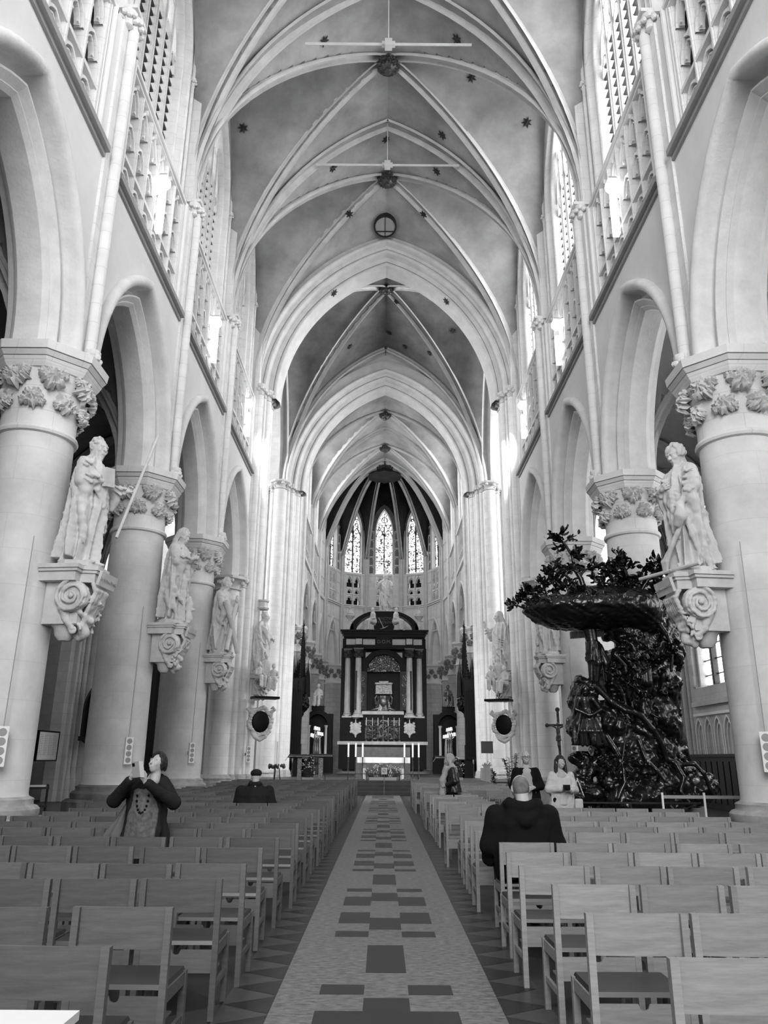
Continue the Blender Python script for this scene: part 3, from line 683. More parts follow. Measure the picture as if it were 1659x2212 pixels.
q(-.78,-.48,-3,YE,1); q(.48,.78,-3,YE,1)
for s in (-1,1):
    y=-3.
    while y<YE-.4:
        q(min(s*.78,s*1.12),max(s*.78,s*1.12),y,y+.42,3)
        fl.m=2; fl.add([(s*.782,y,.0015),(s*.782,y+.40,.0015),(s*1.11,y+.2,.0015)],[(0,1,2)]); y+=.42
    # diagonal paving under the seats
    y=-2.9; k=0
    while y<36:
        for j in range(7):
            x=s*(1.5+j*.75)
            if (j+k)%2==0: fl.m=2 if (j%2==0) else 3; fl.add([(x-.37,y,.001-.012),(x,y-.37,.001-.012),(x+.37,y,.001-.012),(x,y+.37,.001-.012)],[(0,1,2,3)])
        y+=.75; k+=1
FLO=fl.build('floor',['fl_mid','fl_light','fl_dark','fl_mid2'],kind='structure')
# steps and choir platform
stp=MB()
for i in range(4): stp.box(-5.2,5.2,38.0+i*.38,47+i*.01,i*.155,(i+1)*.155)
stp.box(-9,-5.2,38.4,47,0,.62); stp.box(5.2,9,38.4,47,0,.62); stp.box(-5.5,5.5,47,73,0,.62)
MT['stepstone']=mat('dark_step_stone',.05,.5,.4,c2=.03,scale=3)
stp.build('trim_1','stepstone',kind='structure')
# stars and roundels on the vault (painted iron stars fixed under the web)
EYE=Vector((-.04,0,1.6))      # the photographer's eye, used only to measure positions
def ray(px,py):
    return (Fv+R2*((px-829.5)/FPX)-U2*((py-1106)/FPX)).normalized()
bpy.context.view_layer.update()
dg=bpy.context.evaluated_depsgraph_get()
STARS=[(699,88,'highest star on the left, just above the top horizontal bar'),(988,84,'highest star on the right, just above the top horizontal bar'),(525,277,'far left beside the clerestory window arch'),(1138,265,'far right beside the clerestory window arch'),(956,291,'right of the ridge between the first boss and its arch'),(719,362,'just under the left half of the lower bar'),(944,369,'just under the right half of the lower bar'),(755,463,'left of the round ceiling hatch'),(914,464,'right of the round ceiling hatch'),(721,632,'half hidden at the left edge of the crossing arch'),(965,650,'at the right edge of the crossing arch'),(841,718,'on the ridge line of the crossing vault'),(755,748,'low on the left of the crossing vault row'),(875,748,'right of the ridge in the crossing vault row'),(978,714,'farthest right on the crossing vault'),(856,652,'close under the crossing boss'),(834,300,'on the ridge at the tip of the transverse arch'),(1019,167,'beside the right rib of the top boss'),(928,762,'lowest star on the right of the crossing vault')]
for (px,py,where) in STARS:
    r_=.2; hit,loc,nrm,fi,ob,mx=sc.ray_cast(dg,EYE,ray(px,py))
    if not hit: continue
    d=ray(px,py)
    if nrm.dot(d)>0: nrm=-nrm
    R_=r_*1.05
    a=nrm.orthogonal().normalized(); b=nrm.cross(a); loc=loc+nrm*.03
    m=MB(); pts=[]
    for k in range(14):
        rr=R_ if k%2==0 else R_*.45; t=2*PI*k/14; pts.append(tuple(a*math.cos(t)*rr+b*math.sin(t)*rr))
    top=[tuple(Vector(p)+nrm*.03) for p in pts]
    m.add(pts+top+[tuple(nrm*.06)],[(i,(i+1)%14,14+(i+1)%14,14+i) for i in range(14)]+[(14+i,14+(i+1)%14,28) for i in range(14)])
    m.build('ceiling_star','iron',label='dark star '+where,cat='ceiling ornament',group='dark stars scattered on the vault',loc=loc)
# round hatch above the crossing arch
hatch=empty('ceiling_hatch',(0,0,0),0,'round wooden hatch in the vault above the crossing arch','hatch')
hit,loc,nrm,fi,ob,mx=sc.ray_cast(dg,EYE,ray(832,489)); 
if nrm.dot(ray(832,489))>0: nrm=-nrm
hatch.location=loc-ray(832,489)*.42; hatch.rotation_mode='QUATERNION'; hatch.rotation_quaternion=Vector((0,-.42,-.9)).to_track_quat('Z','Y')
m=MB(); m.lathe([(.0,.02),(.48,.02),(.48,-.04)],n=28); m.build('door','grey',hatch)
m=MB(); m.lathe([(.48,-.5),(.48,.06),(.55,.06),(.55,-.5)],n=28); m.box(-.015,.015,-.48,.48,.0,.05); m.box(-.45,.45,-.27,-.22,.0,.05); m.build('frame','iron',hatch)
# ---------------------------------------------------------------- implicit-surface modelling for carved and living figures
class Vol:
    """smoothly blended solids on a grid, meshed as one continuous surface"""
    def __init__(s,lo,hi,h):
        s.h=h; s.lo=np.array(lo,float); n=np.ceil((np.array(hi)-s.lo)/h).astype(int)+1; s.n=n
        s.ax=[(s.lo[i]+h*np.arange(n[i])).astype(np.float32) for i in range(3)]; s.D=np.full(tuple(n),9.,np.float32)
    def _bb(s,lo,hi,m):
        sl=[]
        for i in range(3):
            a=int(max(0,math.floor((lo[i]-m-s.lo[i])/s.h))); b=int(min(s.n[i],math.ceil((hi[i]+m-s.lo[i])/s.h)+1))
            if b<=a: return None
            sl.append(slice(a,b))
        return tuple(sl)
    def _xyz(s,sl): return s.ax[0][sl[0]][:,None,None],s.ax[1][sl[1]][None,:,None],s.ax[2][sl[2]][None,None,:]
    def put(s,fn,lo,hi,k=.02,cut=False):
        sl=s._bb(lo,hi,k+3*s.h)
        if sl is None: return
        d=fn(*s._xyz(sl)); D=s.D[sl]
        if cut:
            d=-d; hh=np.maximum(k-np.abs(D-d),0)/max(k,1e-6); s.D[sl]=np.maximum(D,d)+hh*hh*k*.25
        else:
            hh=np.maximum(k-np.abs(D-d),0)/max(k,1e-6); s.D[sl]=np.minimum(D,d)-hh*hh*k*.25
    def cap(s,a,b,ra,rb=None,k=.02,cut=False):
        rb=ra if rb is None else rb; a=np.array(a,float);b=np.array(b,float); v=b-a; L=max(1e-9,float(v@v)); r=max(ra,rb)
        def f(X,Y,Z):
            t=np.clip(((X-a[0])*v[0]+(Y-a[1])*v[1]+(Z-a[2])*v[2])/L,0,1)
            return np.sqrt((X-a[0]-t*v[0])**2+(Y-a[1]-t*v[1])**2+(Z-a[2]-t*v[2])**2)-(ra+(rb-ra)*t)
        s.put(f,np.minimum(a,b)-r,np.maximum(a,b)+r,k,cut)
    def path(s,pts,rs,k=.02,cut=False):
        rs=rs if isinstance(rs,(list,tuple)) else [rs]*len(pts)
        for i in range(len(pts)-1): s.cap(pts[i],pts[i+1],rs[i],rs[i+1],k,cut)
    def ell(s,c,r,k=.02,cut=False,rot=None):
        c=np.array(c,float); r=np.array(r if hasattr(r,'__len__') else (r,r,r),float); m=float(r.max())
        Rm=None if rot is None else np.array(Matrix.Rotation(rot[0],3,Vector(rot[1])).transposed())
        def f(X,Y,Z):
            x,y,z=X-c[0],Y-c[1],Z-c[2]
            if Rm is not None: x,y,z=[Rm[i][0]*x+Rm[i][1]*y+Rm[i][2]*z for i in range(3)]
            k0=np.sqrt((x/r[0])**2+(y/r[1])**2+(z/r[2])**2); k1=np.sqrt((x/r[0]**2)**2+(y/r[1]**2)**2+(z/r[2]**2)**2)+1e-9
            return k0*(k0-1)/k1
        s.put(f,c-m,c+m,k,cut)
    def box(s,c,hf,k=.01,r=.01,rz=0,cut=False):
        c=np.array(c,float); hf=np.array(hf,float); cs,sn=math.cos(rz),math.sin(rz); m=float(np.linalg.norm(hf[:2]))
        def f(X,Y,Z):
            x=(X-c[0])*cs+(Y-c[1])*sn; y=-(X-c[0])*sn+(Y-c[1])*cs; z=Z-c[2]
            qx,qy,qz=np.abs(x)-hf[0]+r,np.abs(y)-hf[1]+r,np.abs(z)-hf[2]+r
            return np.sqrt(np.maximum(qx,0)**2+np.maximum(qy,0)**2+np.maximum(qz,0)**2)+np.minimum(np.maximum(np.maximum(qx,qy),qz),0)-r
        s.put(f,c-np.array([m,m,hf[2]]),c+np.array([m,m,hf[2]]),k,cut)
    def robe(s,prof,folds=(9,.02,.6),k=.03,seed=0,z0=None):
        """prof rows: z,cx,cy,rx,ry ; folds: count, depth, twist - deeper toward the hem"""
        P=np.array(prof,float); zt,zb=P[:,0].max(),P[:,0].min(); P=P[np.argsort(P[:,0])]; m=P[:,3:5].max()+abs(P[:,1:3]).max()
        rs=np.random.RandomState(seed); ph=rs.rand(4)*6.28; n,am,tw=folds
        def f(X,Y,Z):
            z=Z; cx=np.interp(z,P[:,0],P[:,1]);cy=np.interp(z,P[:,0],P[:,2]);rx=np.interp(z,P[:,0],P[:,3]);ry=np.interp(z,P[:,0],P[:,4])
            x=(X-cx)/rx; y=(Y-cy)/ry; q=np.sqrt(x*x+y*y)+1e-6; a=np.arctan2(y,x); t=(zt-z)/(zt-zb)
            w=a*n+tw*t*6+ph[0]+.9*np.sin(2*a+3*t+ph[1]); w2=a*(n*.55)+ph[2]-tw*4*t
            fo=(1-2*np.abs(np.sin(w*.5))**.8)*am*(.42+.58*t)+(np.sin(w2))*am*.7*(.4+.6*t)
            d=(q-1)*np.minimum(rx,ry)*.9-fo
            return np.maximum(d,np.maximum(z-zt,zb-z))*.85
        s.put(f,(-m+P[:,1].min(),-m+P[:,2].min(),zb),(m+P[:,1].max(),m+P[:,2].max(),zt),k)
    def rough(s,amp,freq,seed=0,ridge=False):
        """displace the surface with cheap layered sines (chiselled texture)"""
        rs=np.random.RandomState(seed); X,Y,Z=[a.astype(np.float32) for a in (s.ax[0][:,None,None],s.ax[1][None,:,None],s.ax[2][None,None,:])]
        N=np.zeros(tuple(s.n),np.float32); f=freq; a=1.
        for o in range(4):
            for q in range(2):
                v=rs.randn(3); v/=np.linalg.norm(v); v2=rs.randn(3); v2/=np.linalg.norm(v2)
                t=np.sin((X*v[0]+Y*v[1]+Z*v[2])*f+rs.rand()*6+1.3*np.sin((X*v2[0]+Y*v2[1]+Z*v2[2])*f*.7+rs.rand()*6))
                N+=a*((1-2*np.abs(t)) if ridge else t)
            f*=1.9; a*=.55
        s.D+=N*amp
    def data(s):
        D=s.D; D=np.pad(D,1,constant_values=1.); ins=D<0; nx,ny,nz=D.shape
        c=np.zeros((nx-1,ny-1,nz-1),np.int8)
        for i in (0,1):
            for j in (0,1):
                for k in (0,1): c+=ins[i:nx-1+i,j:ny-1+j,k:nz-1+k]
        act=(c>0)&(c<8); idx=-np.ones(act.shape,np.int64); A=np.argwhere(act); idx[act]=np.arange(len(A))
        S=np.zeros((len(A),3)); W=np.zeros(len(A))
        for ax in range(3):
            for p in (0,1):
                for q in (0,1):
                    o=[0,0,0]; oth=[t for t in range(3) if t!=ax]; o[oth[0]]=p; o[oth[1]]=q
                    a=A+o; b=a.copy(); b[:,ax]+=1
                    da=D[a[:,0],a[:,1],a[:,2]]; db=D[b[:,0],b[:,1],b[:,2]]; cr=(da<0)!=(db<0)
                    t=np.where(cr,da/(da-db+1e-12),0); pt=np.array(o,float)[None,:].repeat(len(A),0); pt[:,ax]+=t
                    S+=pt*cr[:,None]; W+=cr
        V=(A+S/np.maximum(W,1)[:,None]-1)*s.h+s.lo
        F=[]
        for ax in range(3):
            o=[t for t in range(3) if t!=ax]
            sh=list(D.shape); sl0=[slice(0,-1) if i==ax else slice(1,-1) for i in range(3)]; sl1=[slice(1,None) if i==ax else slice(1,-1) for i in range(3)]
            a=ins[tuple(sl0)]; b=ins[tuple(sl1)]; E=np.argwhere(a!=b)
            if not len(E): continue
            flip=a[E[:,0],E[:,1],E[:,2]]; base=E.copy(); base[:,o[0]]+=1; base[:,o[1]]+=1
            def g(d0,d1):
                q=base.copy(); q[:,o[0]]-=d0; q[:,o[1]]-=d1; return idx[q[:,0],q[:,1],q[:,2]]
            Q=np.stack([g(1,1),g(0,1),g(0,0),g(1,0)],1)
            if ax==1: flip=~flip
            Q[~flip]=Q[~flip][:,::-1]; F.append(Q)
        F=np.concatenate(F); F=F[(F>=0).all(1)]
        return V,F
    def mesh(s,name,m,parent=None,scale=1.,rz=0,off=(0,0,0),extra=(),label=None,smooth=True):
        V,F=s.data(); parts=[(V,F)]+list(extra); n=0; VV=[];FF=[]
        for v,f in parts: VV.append(v); FF.append(f+n); n+=len(v)
        V=np.concatenate(VV); F=np.concatenate(FF)
        c,sn=math.cos(rz),math.sin(rz); V=V*scale; V=np.stack([V[:,0]*c-V[:,1]*sn+off[0],V[:,0]*sn+V[:,1]*c+off[1],V[:,2]+off[2]],1)
        me=bpy.data.meshes.new(name); me.vertices.add(len(V)); me.vertices.foreach_set('co',V.ravel()); me.loops.add(len(F)*4); me.loops.foreach_set('vertex_index',F.ravel())
        me.polygons.add(len(F)); me.polygons.foreach_set('loop_start',np.arange(len(F))*4); me.polygons.foreach_set('loop_total',np.full(len(F),4)); me.update(calc_edges=True); me.validate()
        me.polygons.foreach_set('use_smooth',[smooth]*len(me.polygons)); me.materials.append(MT[m] if isinstance(m,str) else m)
        o=bpy.data.objects.new(name,me); COL.objects.link(o)
        if parent: o.parent=parent
        if label: o['label']=label
        return o
def vadd(a,b,t=1): return (a[0]+b[0]*t,a[1]+b[1]*t,a[2]+b[2]*t)
def head(V,c,yaw=0,pitch=0,beard=0,hair='short',k=1.0,seed=0,face=True):
    """head for a 1.8 m figure, looking along local -Y turned by yaw; c = centre of the skull"""
    M_=Matrix.Rotation(yaw,3,'Z')@Matrix.Rotation(pitch,3,'X'); c=Vector(c)
    def P(x,y,z): return tuple(c+M_@Vector((x*k,y*k,z*k)))
    e=lambda p,r,kk=.015,cut=False: V.ell(P(*p),[q*k for q in r],kk*k,cut)
    e((0,.012,.015),(.078,.095,.10)); e((0,-.03,-.045),(.058,.062,.07),.03); V.cap(P(0,-.05,-.09),P(0,-.06,-.085),.03*k,.026*k,.03*k)
    V.cap(P(0,.03,-.06),P(0,.05,-.19),.056*k,.062*k,.03*k)
    if face:
        V.cap(P(0,-.088,.015),P(0,-.112,-.028),.011*k,.016*k,.014*k)      # nose
        for q in (-1,1):
            e((q*.032,-.098,.004),(.020,.018,.013),.012,True); e((q*.032,-.082,.004),(.015,.012,.011),.004); V.cap(P(q*.012,-.098,.026),P(q*.052,-.084,.024),.008*k,.007*k,.012*k)
            e((q*.045,-.07,-.03),(.02,.02,.022),.02); e((q*.082,.01,-.01),(.012,.022,.034),.008)
        V.cap(P(-.022,-.094,-.058),P(.022,-.094,-.058),.0085*k,None,.006*k); V.cap(P(-.018,-.092,-.071),P(.018,-.092,-.071),.009*k,None,.006*k)
        V.cap(P(-.022,-.106,-.0645),P(.022,-.106,-.0645),.004*k,None,.003*k,True)
    rs=np.random.RandomState(seed+3)
    if beard:
        for i in range(int(26*beard)):
            a=rs.uniform(-1.3,1.3); z=rs.uniform(-.15*beard,-.05); rr=.062*(1-.25*abs(z)/.15); x=math.sin(a)*rr; y=-math.cos(a)*rr-.018
            V.cap(P(x,y,z+.02),P(x*.8,y-.006,z-.02),.014*k,.009*k,.008*k)
    if hair in ('short','curly','long'):
        n={'short':60,'curly':110,'long':130}[hair]
        for i in range(n):
            a=rs.uniform(-2.35,2.35)+PI/2; el=rs.uniform(-.35,1.5); rr=.088
            x=math.cos(a)*math.cos(el)*rr; y=math.sin(a)*math.cos(el)*rr*1.1+.012; z=math.sin(el)*.103+.02
            if y<-.045 and z<.07: continue
            r=(.017 if hair!='curly' else .021)*rs.uniform(.8,1.25)
            V.ell(P(x,y,z),(r*k,r*k,r*k*1.3),.007*k)
        if hair=='long':
            for i in range(26):
                a=rs.uniform(-.2,PI+.2); x=math.cos(a)*.088; y=math.sin(a)*.085+.02
                V.path([P(x,y,.0),P(x*1.15,y*1.1+.01,-.09),P(x*1.25,y*1.15+.012,-.19)],[.017*k,.017*k,.01*k],.006*k)
def hand(V,wrist,dirv,palm,k=1.0,curl=.5,spread=.25,side=1):
    """five separate fingers; dirv = along the hand, palm = palm normal, side = thumb side"""
    w=Vector(wrist); d=Vector(dirv).normalized(); n=Vector(palm); n=(n-d*n.dot(d)).normalized(); t=d.cross(n).normalized()*side
    P=lambda a,b,c: tuple(w+d*(a*k)+t*(b*k)+n*(c*k))
    V.cap(P(-.02,0,0),P(.03,0,0),.024*k,.027*k,.02*k)
    V.cap(P(.035,.018,0),P(.085,.028,0),.016*k,.014*k,.015*k); V.cap(P(.035,-.018,0),P(.08,-.03,0),.016*k,.013*k,.015*k); V.cap(P(.03,0,0),P(.088,0,0),.018*k,.016*k,.015*k)
    for i,(b,L) in enumerate(((.034,.072),(.012,.082),(-.011,.076),(-.032,.058))):
        c=curl*(1+.12*i); p0=Vector(P(.085-.004*abs(i-1),b,0)); a=0; q=p0
        for j,f in enumerate((.44,.32,.24)):
            a+=c*(.75 if j==0 else .9); dd=(d*math.cos(a)+n*math.sin(a)+t*(spread*(b/.034)*.35)).normalized(); q2=q+dd*(L*f*k)
            V.cap(tuple(q),tuple(q2),(.0105-.001*j)*k,(.0098-.0012*j)*k,.004*k); q=q2
    p0=Vector(P(.02,.026,.004)); d1=(d*.75+t*.62+n*.25).normalized(); p1=p0+d1*(.042*k); d2=(d*.85+t*.2+n*(.3+.5*curl)).normalized(); p2=p1+d2*(.03*k); p3=p2+d2*(.022*k)
    V.path([tuple(p0),tuple(p1),tuple(p2),tuple(p3)],[.015*k,.0125*k,.0105*k,.009*k],.005*k)
# ---------------------------------------------------------------- pixel helpers used only to find positions in the church
def onY(px,py,Y): d=ray(px,py); return EYE+d*((Y-EYE.y)/d.y)
def onX(px,py,X): d=ray(px,py); return EYE+d*((X-EYE.x)/d.x)
def onZ(px,py,Z): d=ray(px,py); return EYE+d*((Z-EYE.z)/d.z)
# ---------------------------------------------------------------- saints
def swags(V,n,seed,zr=(.4,1.35),R=.27,cx=0,cy=0,slope=.35,amp=1.):
    rs=np.random.RandomState(seed)
    for i in range(n):
        a0=rs.uniform(-PI,PI); z=rs.uniform(*zr); sp=rs.uniform(.5,1.3); sl=slope*rs.uniform(.3,1.4); pts=[]
        for j in range(6):
            t=j/5; a=a0+sp*t; rr=R*(1-.18*((z-.7)/.7))*1.02; pts.append((cx+math.cos(a)*rr,cy+math.sin(a)*rr*.78,z-sl*t+.05*math.sin(PI*t)*-1))
        V.path(pts,[.010*amp,.024*amp,.032*amp,.032*amp,.024*amp,.008*amp],.045)
def saint(name,loc,rz,label,H=2.5,yaw=0,pitch=.15,beard=1,hair='curly',seed=0,arms=(),lean=0,book=False,extra=None,h=.0135,step=0,prof=None):
    """standing robed saint of carved stone, 1.8 m in local units scaled to H"""
    k=H/1.8; root=empty(name,loc,rz,label,'statue')
    V=Vol((-.6,-.6,-.02),(.6,.5,1.95),h)
    P=prof or [(0,.0+lean*.4,.03,.27,.22),(.12,.0+lean*.4,.02,.235,.20),(.45,lean*.2,.0,.225,.185),(.8,-lean*.5,-.02,.235,.19),(.98,-lean*.4,.0,.215,.175),(1.12,0,.0,.205,.165),(1.32,lean*.3,.01,.235,.165),(1.45,lean*.4,.02,.20,.14),(1.52,lean*.4,.02,.10,.09),(1.56,lean*.4,.01,.06,.06)]
    V.robe(P,(9,.042,.5),.03,seed)
    # cloak: heavier outer layer, open at the front, thrown over one shoulder
    P2=[(.06,lean*.4,.07,.30,.22),(.5,lean*.1,.05,.285,.21),(.95,-.01,.05,.265,.20),(1.3,lean*.3,.05,.26,.175),(1.47,lean*.4,.03,.21,.14),(1.53,lean*.4,.03,.12,.10)]
    W=Vol((-.6,-.6,-.02),(.6,.5,1.95),h); W.robe(P2,(6,.052,.55*(1 if loc[0]>0 else -1)),.02,seed+5)
    X,Y,Z=W.ax[0][:,None,None],W.ax[1][None,:,None],W.ax[2][None,None,:]
    sg=1 if loc[0]>1 else (-1 if loc[0]<-1 else .3)
    open_=(-.02-(Y+.02-.07*np.sin(3.2*Z+.6)+sg*.95*X))*.72   # the cloak is open on the far side of the front
    W.D=np.maximum(W.D,open_*.8+0*Z); kk=.02; hh=np.maximum(kk-np.abs(V.D-W.D),0)/kk; V.D=np.minimum(V.D,W.D)-hh*hh*kk*.25
    del W
    swags(V,13,seed+1,(.45,1.35),.285,0,.01,.75,1.0)
    # diagonal roll of cloth across the body
    for j in range(5):
        o=.035*j; V.path([(-.20,-.06,1.38-o),(-.12,-.19,1.22-o*1.5),(.02,-.215,1.08-o*1.8),(.17,-.16,1.0-o*2),(.24,-.02,.96-o*2)],[.018,.026,.026,.022,.015],.03)
    for q in (-1,1): V.ell((q*.10+lean*.4,-.19,.025),(.045,.10,.03),.02)
    hc=(lean*.45,-.045,1.675); head(V,hc,yaw,pitch,beard,hair,1.24,seed)
    for a in arms:
        sh,el,wr,hd,pl,cu,sd=a
        V.path([sh,el],[.085,.085],.05); V.path([el,vadd(el,(wr[0]-el[0],wr[1]-el[1],wr[2]-el[2]),.6)],[.08,.07],.03)
        V.cap(el,wr,.045,.032,.02); V.path([vadd(el,(0,0,-.02)),vadd(el,(wr[0]-el[0],wr[1]-el[1],wr[2]-el[2]),.5),],[.075,.06],.03)
        mid=vadd(el,(wr[0]-el[0],wr[1]-el[1],wr[2]-el[2]),.35); V.path([mid,vadd(mid,(0,.03,-.14)),vadd(mid,(0,.06,-.26))],[.065,.065,.045],.06)   # hanging sleeve
        hand(V,wr,hd,pl,1.12,cu,.3,sd)
    for a in arms:          # wrinkles of the sleeves
        sh,el,wr=[Vector(t) for t in a[:3]]; rs2=np.random.RandomState(seed+9)
        for j in range(9):
            t=(j+.5)/9; c_=sh.lerp(el,t*1.6) if t<.62 else el.lerp(wr,(t-.62)*1.5); o=Vector(rs2.uniform(-.045,.045,3)); V.path([tuple(c_+o+Vector((-.07,-.04,.02))),tuple(c_+o*1.3+Vector((0,-.085,-.01))),tuple(c_+o+Vector((.07,-.04,.015)))],[.010,.018,.010],.022)
    if extra: extra(V)
    V.rough(.0016,55,seed)
    V.mesh('body','statue',root,k)
    if book:
        b=MB(); b.obox((book[0]*k,book[1]*k,book[2]*k),(.10*k,0,.02*k),(0,.03*k,0),(-.02*k,0,.13*k)); b.build('book','statue',root)
    b=MB(); b.prism([(.34*k*math.cos(a),.27*k*math.sin(a)) for a in [PI*2*i/12 for i in range(12)]],-.06,.02); b.build('plinth','statue',root)
    return root
def volute(mb,c,R,w,n=30,turns=2.2,s=1,dirx=1,th=.05):
    """scroll in the local XZ plane, width w along Y"""
    pts=[]
    for i in range(n+1):
        t=i/n; a=t*turns*2*PI; r=R*(1-t)**1.15+R*.12; pts.append((c[0]+dirx*math.cos(a)*r*s,c[2]+math.sin(a)*r,R*.22*(1-t*.7)+.008))
    for side in (-1,1):
        mb.tube([(x,c[1]+side*w,z) for x,z,q in pts],[q for x,z,q in pts],6)
    rows=[[(x,c[1]-w,z) for x,z,q in pts],[(x,c[1]+w,z) for x,z,q in pts]]; mb.grid(rows)
    mb.lathe([(0,-w),(R*.92,-w*.8),(R*.92,w*.8),(0,w)],(0,0,0),4) if False else None
def bracket(name,loc,rz,label,text=None,wreath=True,scale=1.,tablet=False,seed=0,small=None):
    """scrolled console: moulded shelf, volutes, drapery and garlands. Local: wall at +Y, front -Y"""
    root=empty(name,loc,rz,label,'wall bracket'); S=scale
    b=MB(); b.prism([(-.50*S,.5*S),(-.50*S,-.22*S),(-.30*S,-.22*S),(-.22*S,-.44*S),(.22*S,-.44*S),(.30*S,-.22*S),(.50*S,-.22*S),(.50*S,.5*S)],-.07*S,0); b.prism([(-.47*S,.5*S),(-.47*S,-.19*S),(-.28*S,-.19*S),(-.2*S,-.41*S),(.2*S,-.41*S),(.28*S,-.19*S),(.47*S,-.19*S),(.47*S,.5*S)],-.12*S,-.07*S); b.prism([(-.43*S,.5*S),(-.43*S,-.15*S),(-.25*S,-.15*S),(-.18*S,-.38*S),(.18*S,-.38*S),(.25*S,-.15*S),(.43*S,-.15*S),(.43*S,.5*S)],-.28*S,-.12*S)
    b.build('shelf','statue',root)
    b=MB(); b.prism([(-.28*S,-.2*S),(.28*S,-.2*S),(.28*S,.42*S),(-.28*S,.42*S)],-1.0*S,-.28*S)
    b.lathe([(.10*S,-1.25*S),(.17*S,-1.17*S),(.2*S,-1.05*S),(.26*S,-.98*S)],(0,.12*S,0),14); b.build('core','statue',root,smooth=40)
    V=Vol((-.62,-.62,-1.35),(.62,.5,-.2),.017)
    for q in (-1,1):
        # side scroll: a disc carrying a raised spiral, its band running down into a second smaller curl
        cy,cz,R=-.10,-.54,.27; X0=q*.30
        V.put(lambda X,Y,Z:np.maximum(np.sqrt((Y-cy)**2+(Z-cz)**2)-R*.98,np.abs(X-X0)-.07),(X0-.1,cy-R,cz-R),(X0+.1,cy+R,cz+R),.015)
        sp=[]
        for i in range(40):
            t=i/39; a=PI*.6+t*4.4*PI; r=R*(1-t)**.85+.01; sp.append((X0+q*(.085+.03*t),cy-math.cos(a)*r,cz+math.sin(a)*r))
        V.path(sp,[.034*(1-.35*i/39) for i in range(40)],.006); V.ell((X0+q*.10,cy,cz),(.05,.05,.05),.01)
        V.path([(X0,cy+.15,cz-.2),(q*.27,-.02,-.95),(q*.22,-.12,-1.08)],[.09,.06,.05],.03)
        sp=[(q*.22+q*.03*(i/19),-.14-math.cos(i/19*3*PI)*.11*(1-i/19),-1.08+math.sin(i/19*3*PI)*.11*(1-i/19)) for i in range(20)]; V.path(sp,.026,.006)
    for j in range(7):      # fluted front tongue rolling under
        x=-.18+.06*j; V.path([(x,-.36,-.30),(x,-.44,-.42),(x,-.38,-.60),(x*.8,-.27,-.82),(x*.6,-.24,-1.0)],[.04,.045,.04,.035,.03],.012)
    rs=np.random.RandomState(seed)
    if wreath:
        for i in range(46):
            t=rs.rand(); a=rs.uniform(-.5,.5); x=.26*math.sin(t*PI*.9)*(1 if seed%2 else -1)+a*.12; y=-.40+.28*t+rs.uniform(-.05,.05); z=-.5-.6*t+rs.uniform(-.04,.04)
            V.ell((x,y,z),tuple(rs.uniform(.022,.045,3)),.008)
    V.path([(-.08,-.2,-1.0),(0,-.22,-1.12),(.06,-.12,-1.2),(-.02,-.05,-1.16)],[.08,.09,.06,.03],.03)
    V.path([(-.25,-.22,-.8),(0,-.30,-.92),(.25,-.22,-.8)],[.04,.06,.04],.03)
    V.rough(.004,38,seed); V.mesh('scrollwork','statue',root,S)
    if text:
        t=MB(); t.obox((0,-.52*S,-.22*S),(.30*S,0,0),(0,.025*S,.008*S),(0,-.03*S,.12*S)); nb=t.build('name_tablet','statue',root)
        cu=bpy.data.curves.new('inscription','FONT'); cu.body=text; cu.size=.125*S; cu.align_x='CENTER'; cu.align_y='CENTER'; cu.extrude=.004
        to=bpy.data.objects.new('tmp',cu); COL.objects.link(to); me=bpy.data.meshes.new_from_object(to); bpy.data.objects.remove(to)
        me.materials.append(MT['grey']); io=bpy.data.objects.new('inscription',me); COL.objects.link(io); io.parent=nb; io.location=(0,-.552*S,-.22*S); io.rotation_euler=(PI/2-.25,0,0)
    return root
AR=lambda s,el,wr,hd,pl,cu,sd:((s*.20,.01,1.40),el,wr,hd,pl,cu,sd)
def spear(root,a,b,r,m='statue',tip=True):
    a=Vector(a);b=Vector(b); t=MB(); t.tube([a,b],r,8); o=t.build('lance',m,root)
    if tip: t=MB(); d=(b-a).normalized(); t.tube([b-d*.02,b+d*.12,b+d*.42],[r*1.0,r*1.7,.004],6); t.build('spearhead',m,o)
BR=(PI/2)
def fz(s,y=0): return 0
ROTL=math.radians(52); ROTR=math.radians(-52)       # left statues look into the nave and toward the viewer
# left 1
s1=saint('saint_statue',(-5.38,13.2,4.80),math.radians(76),'carved stone saint holding a long lance, on the nearest left column',2.40,yaw=-.2,pitch=.12,beard=.9,hair='short',seed=2,
   arms=[((-.20,.01,1.40),(-.30,-.06,1.12),(-.12,-.24,1.14),(.9,-.2,.1),(0,.6,.6),.5,1),((.20,.01,1.40),(.30,-.12,1.14),(.50,-.22,1.20),(.6,-.2,.5),(-.5,-.5,.3),1.2,1)],book=(-.02,-.27,1.22),h=.0125)
spear(s1,(.42,-.36,.62),(1.08,-.50,2.62),.028)
bracket('stone_bracket',(-5.38,13.2,4.74),math.radians(84),'scrolled stone bracket with a name tablet under the lance saint','S THOMAS',True,1.0,seed=1)
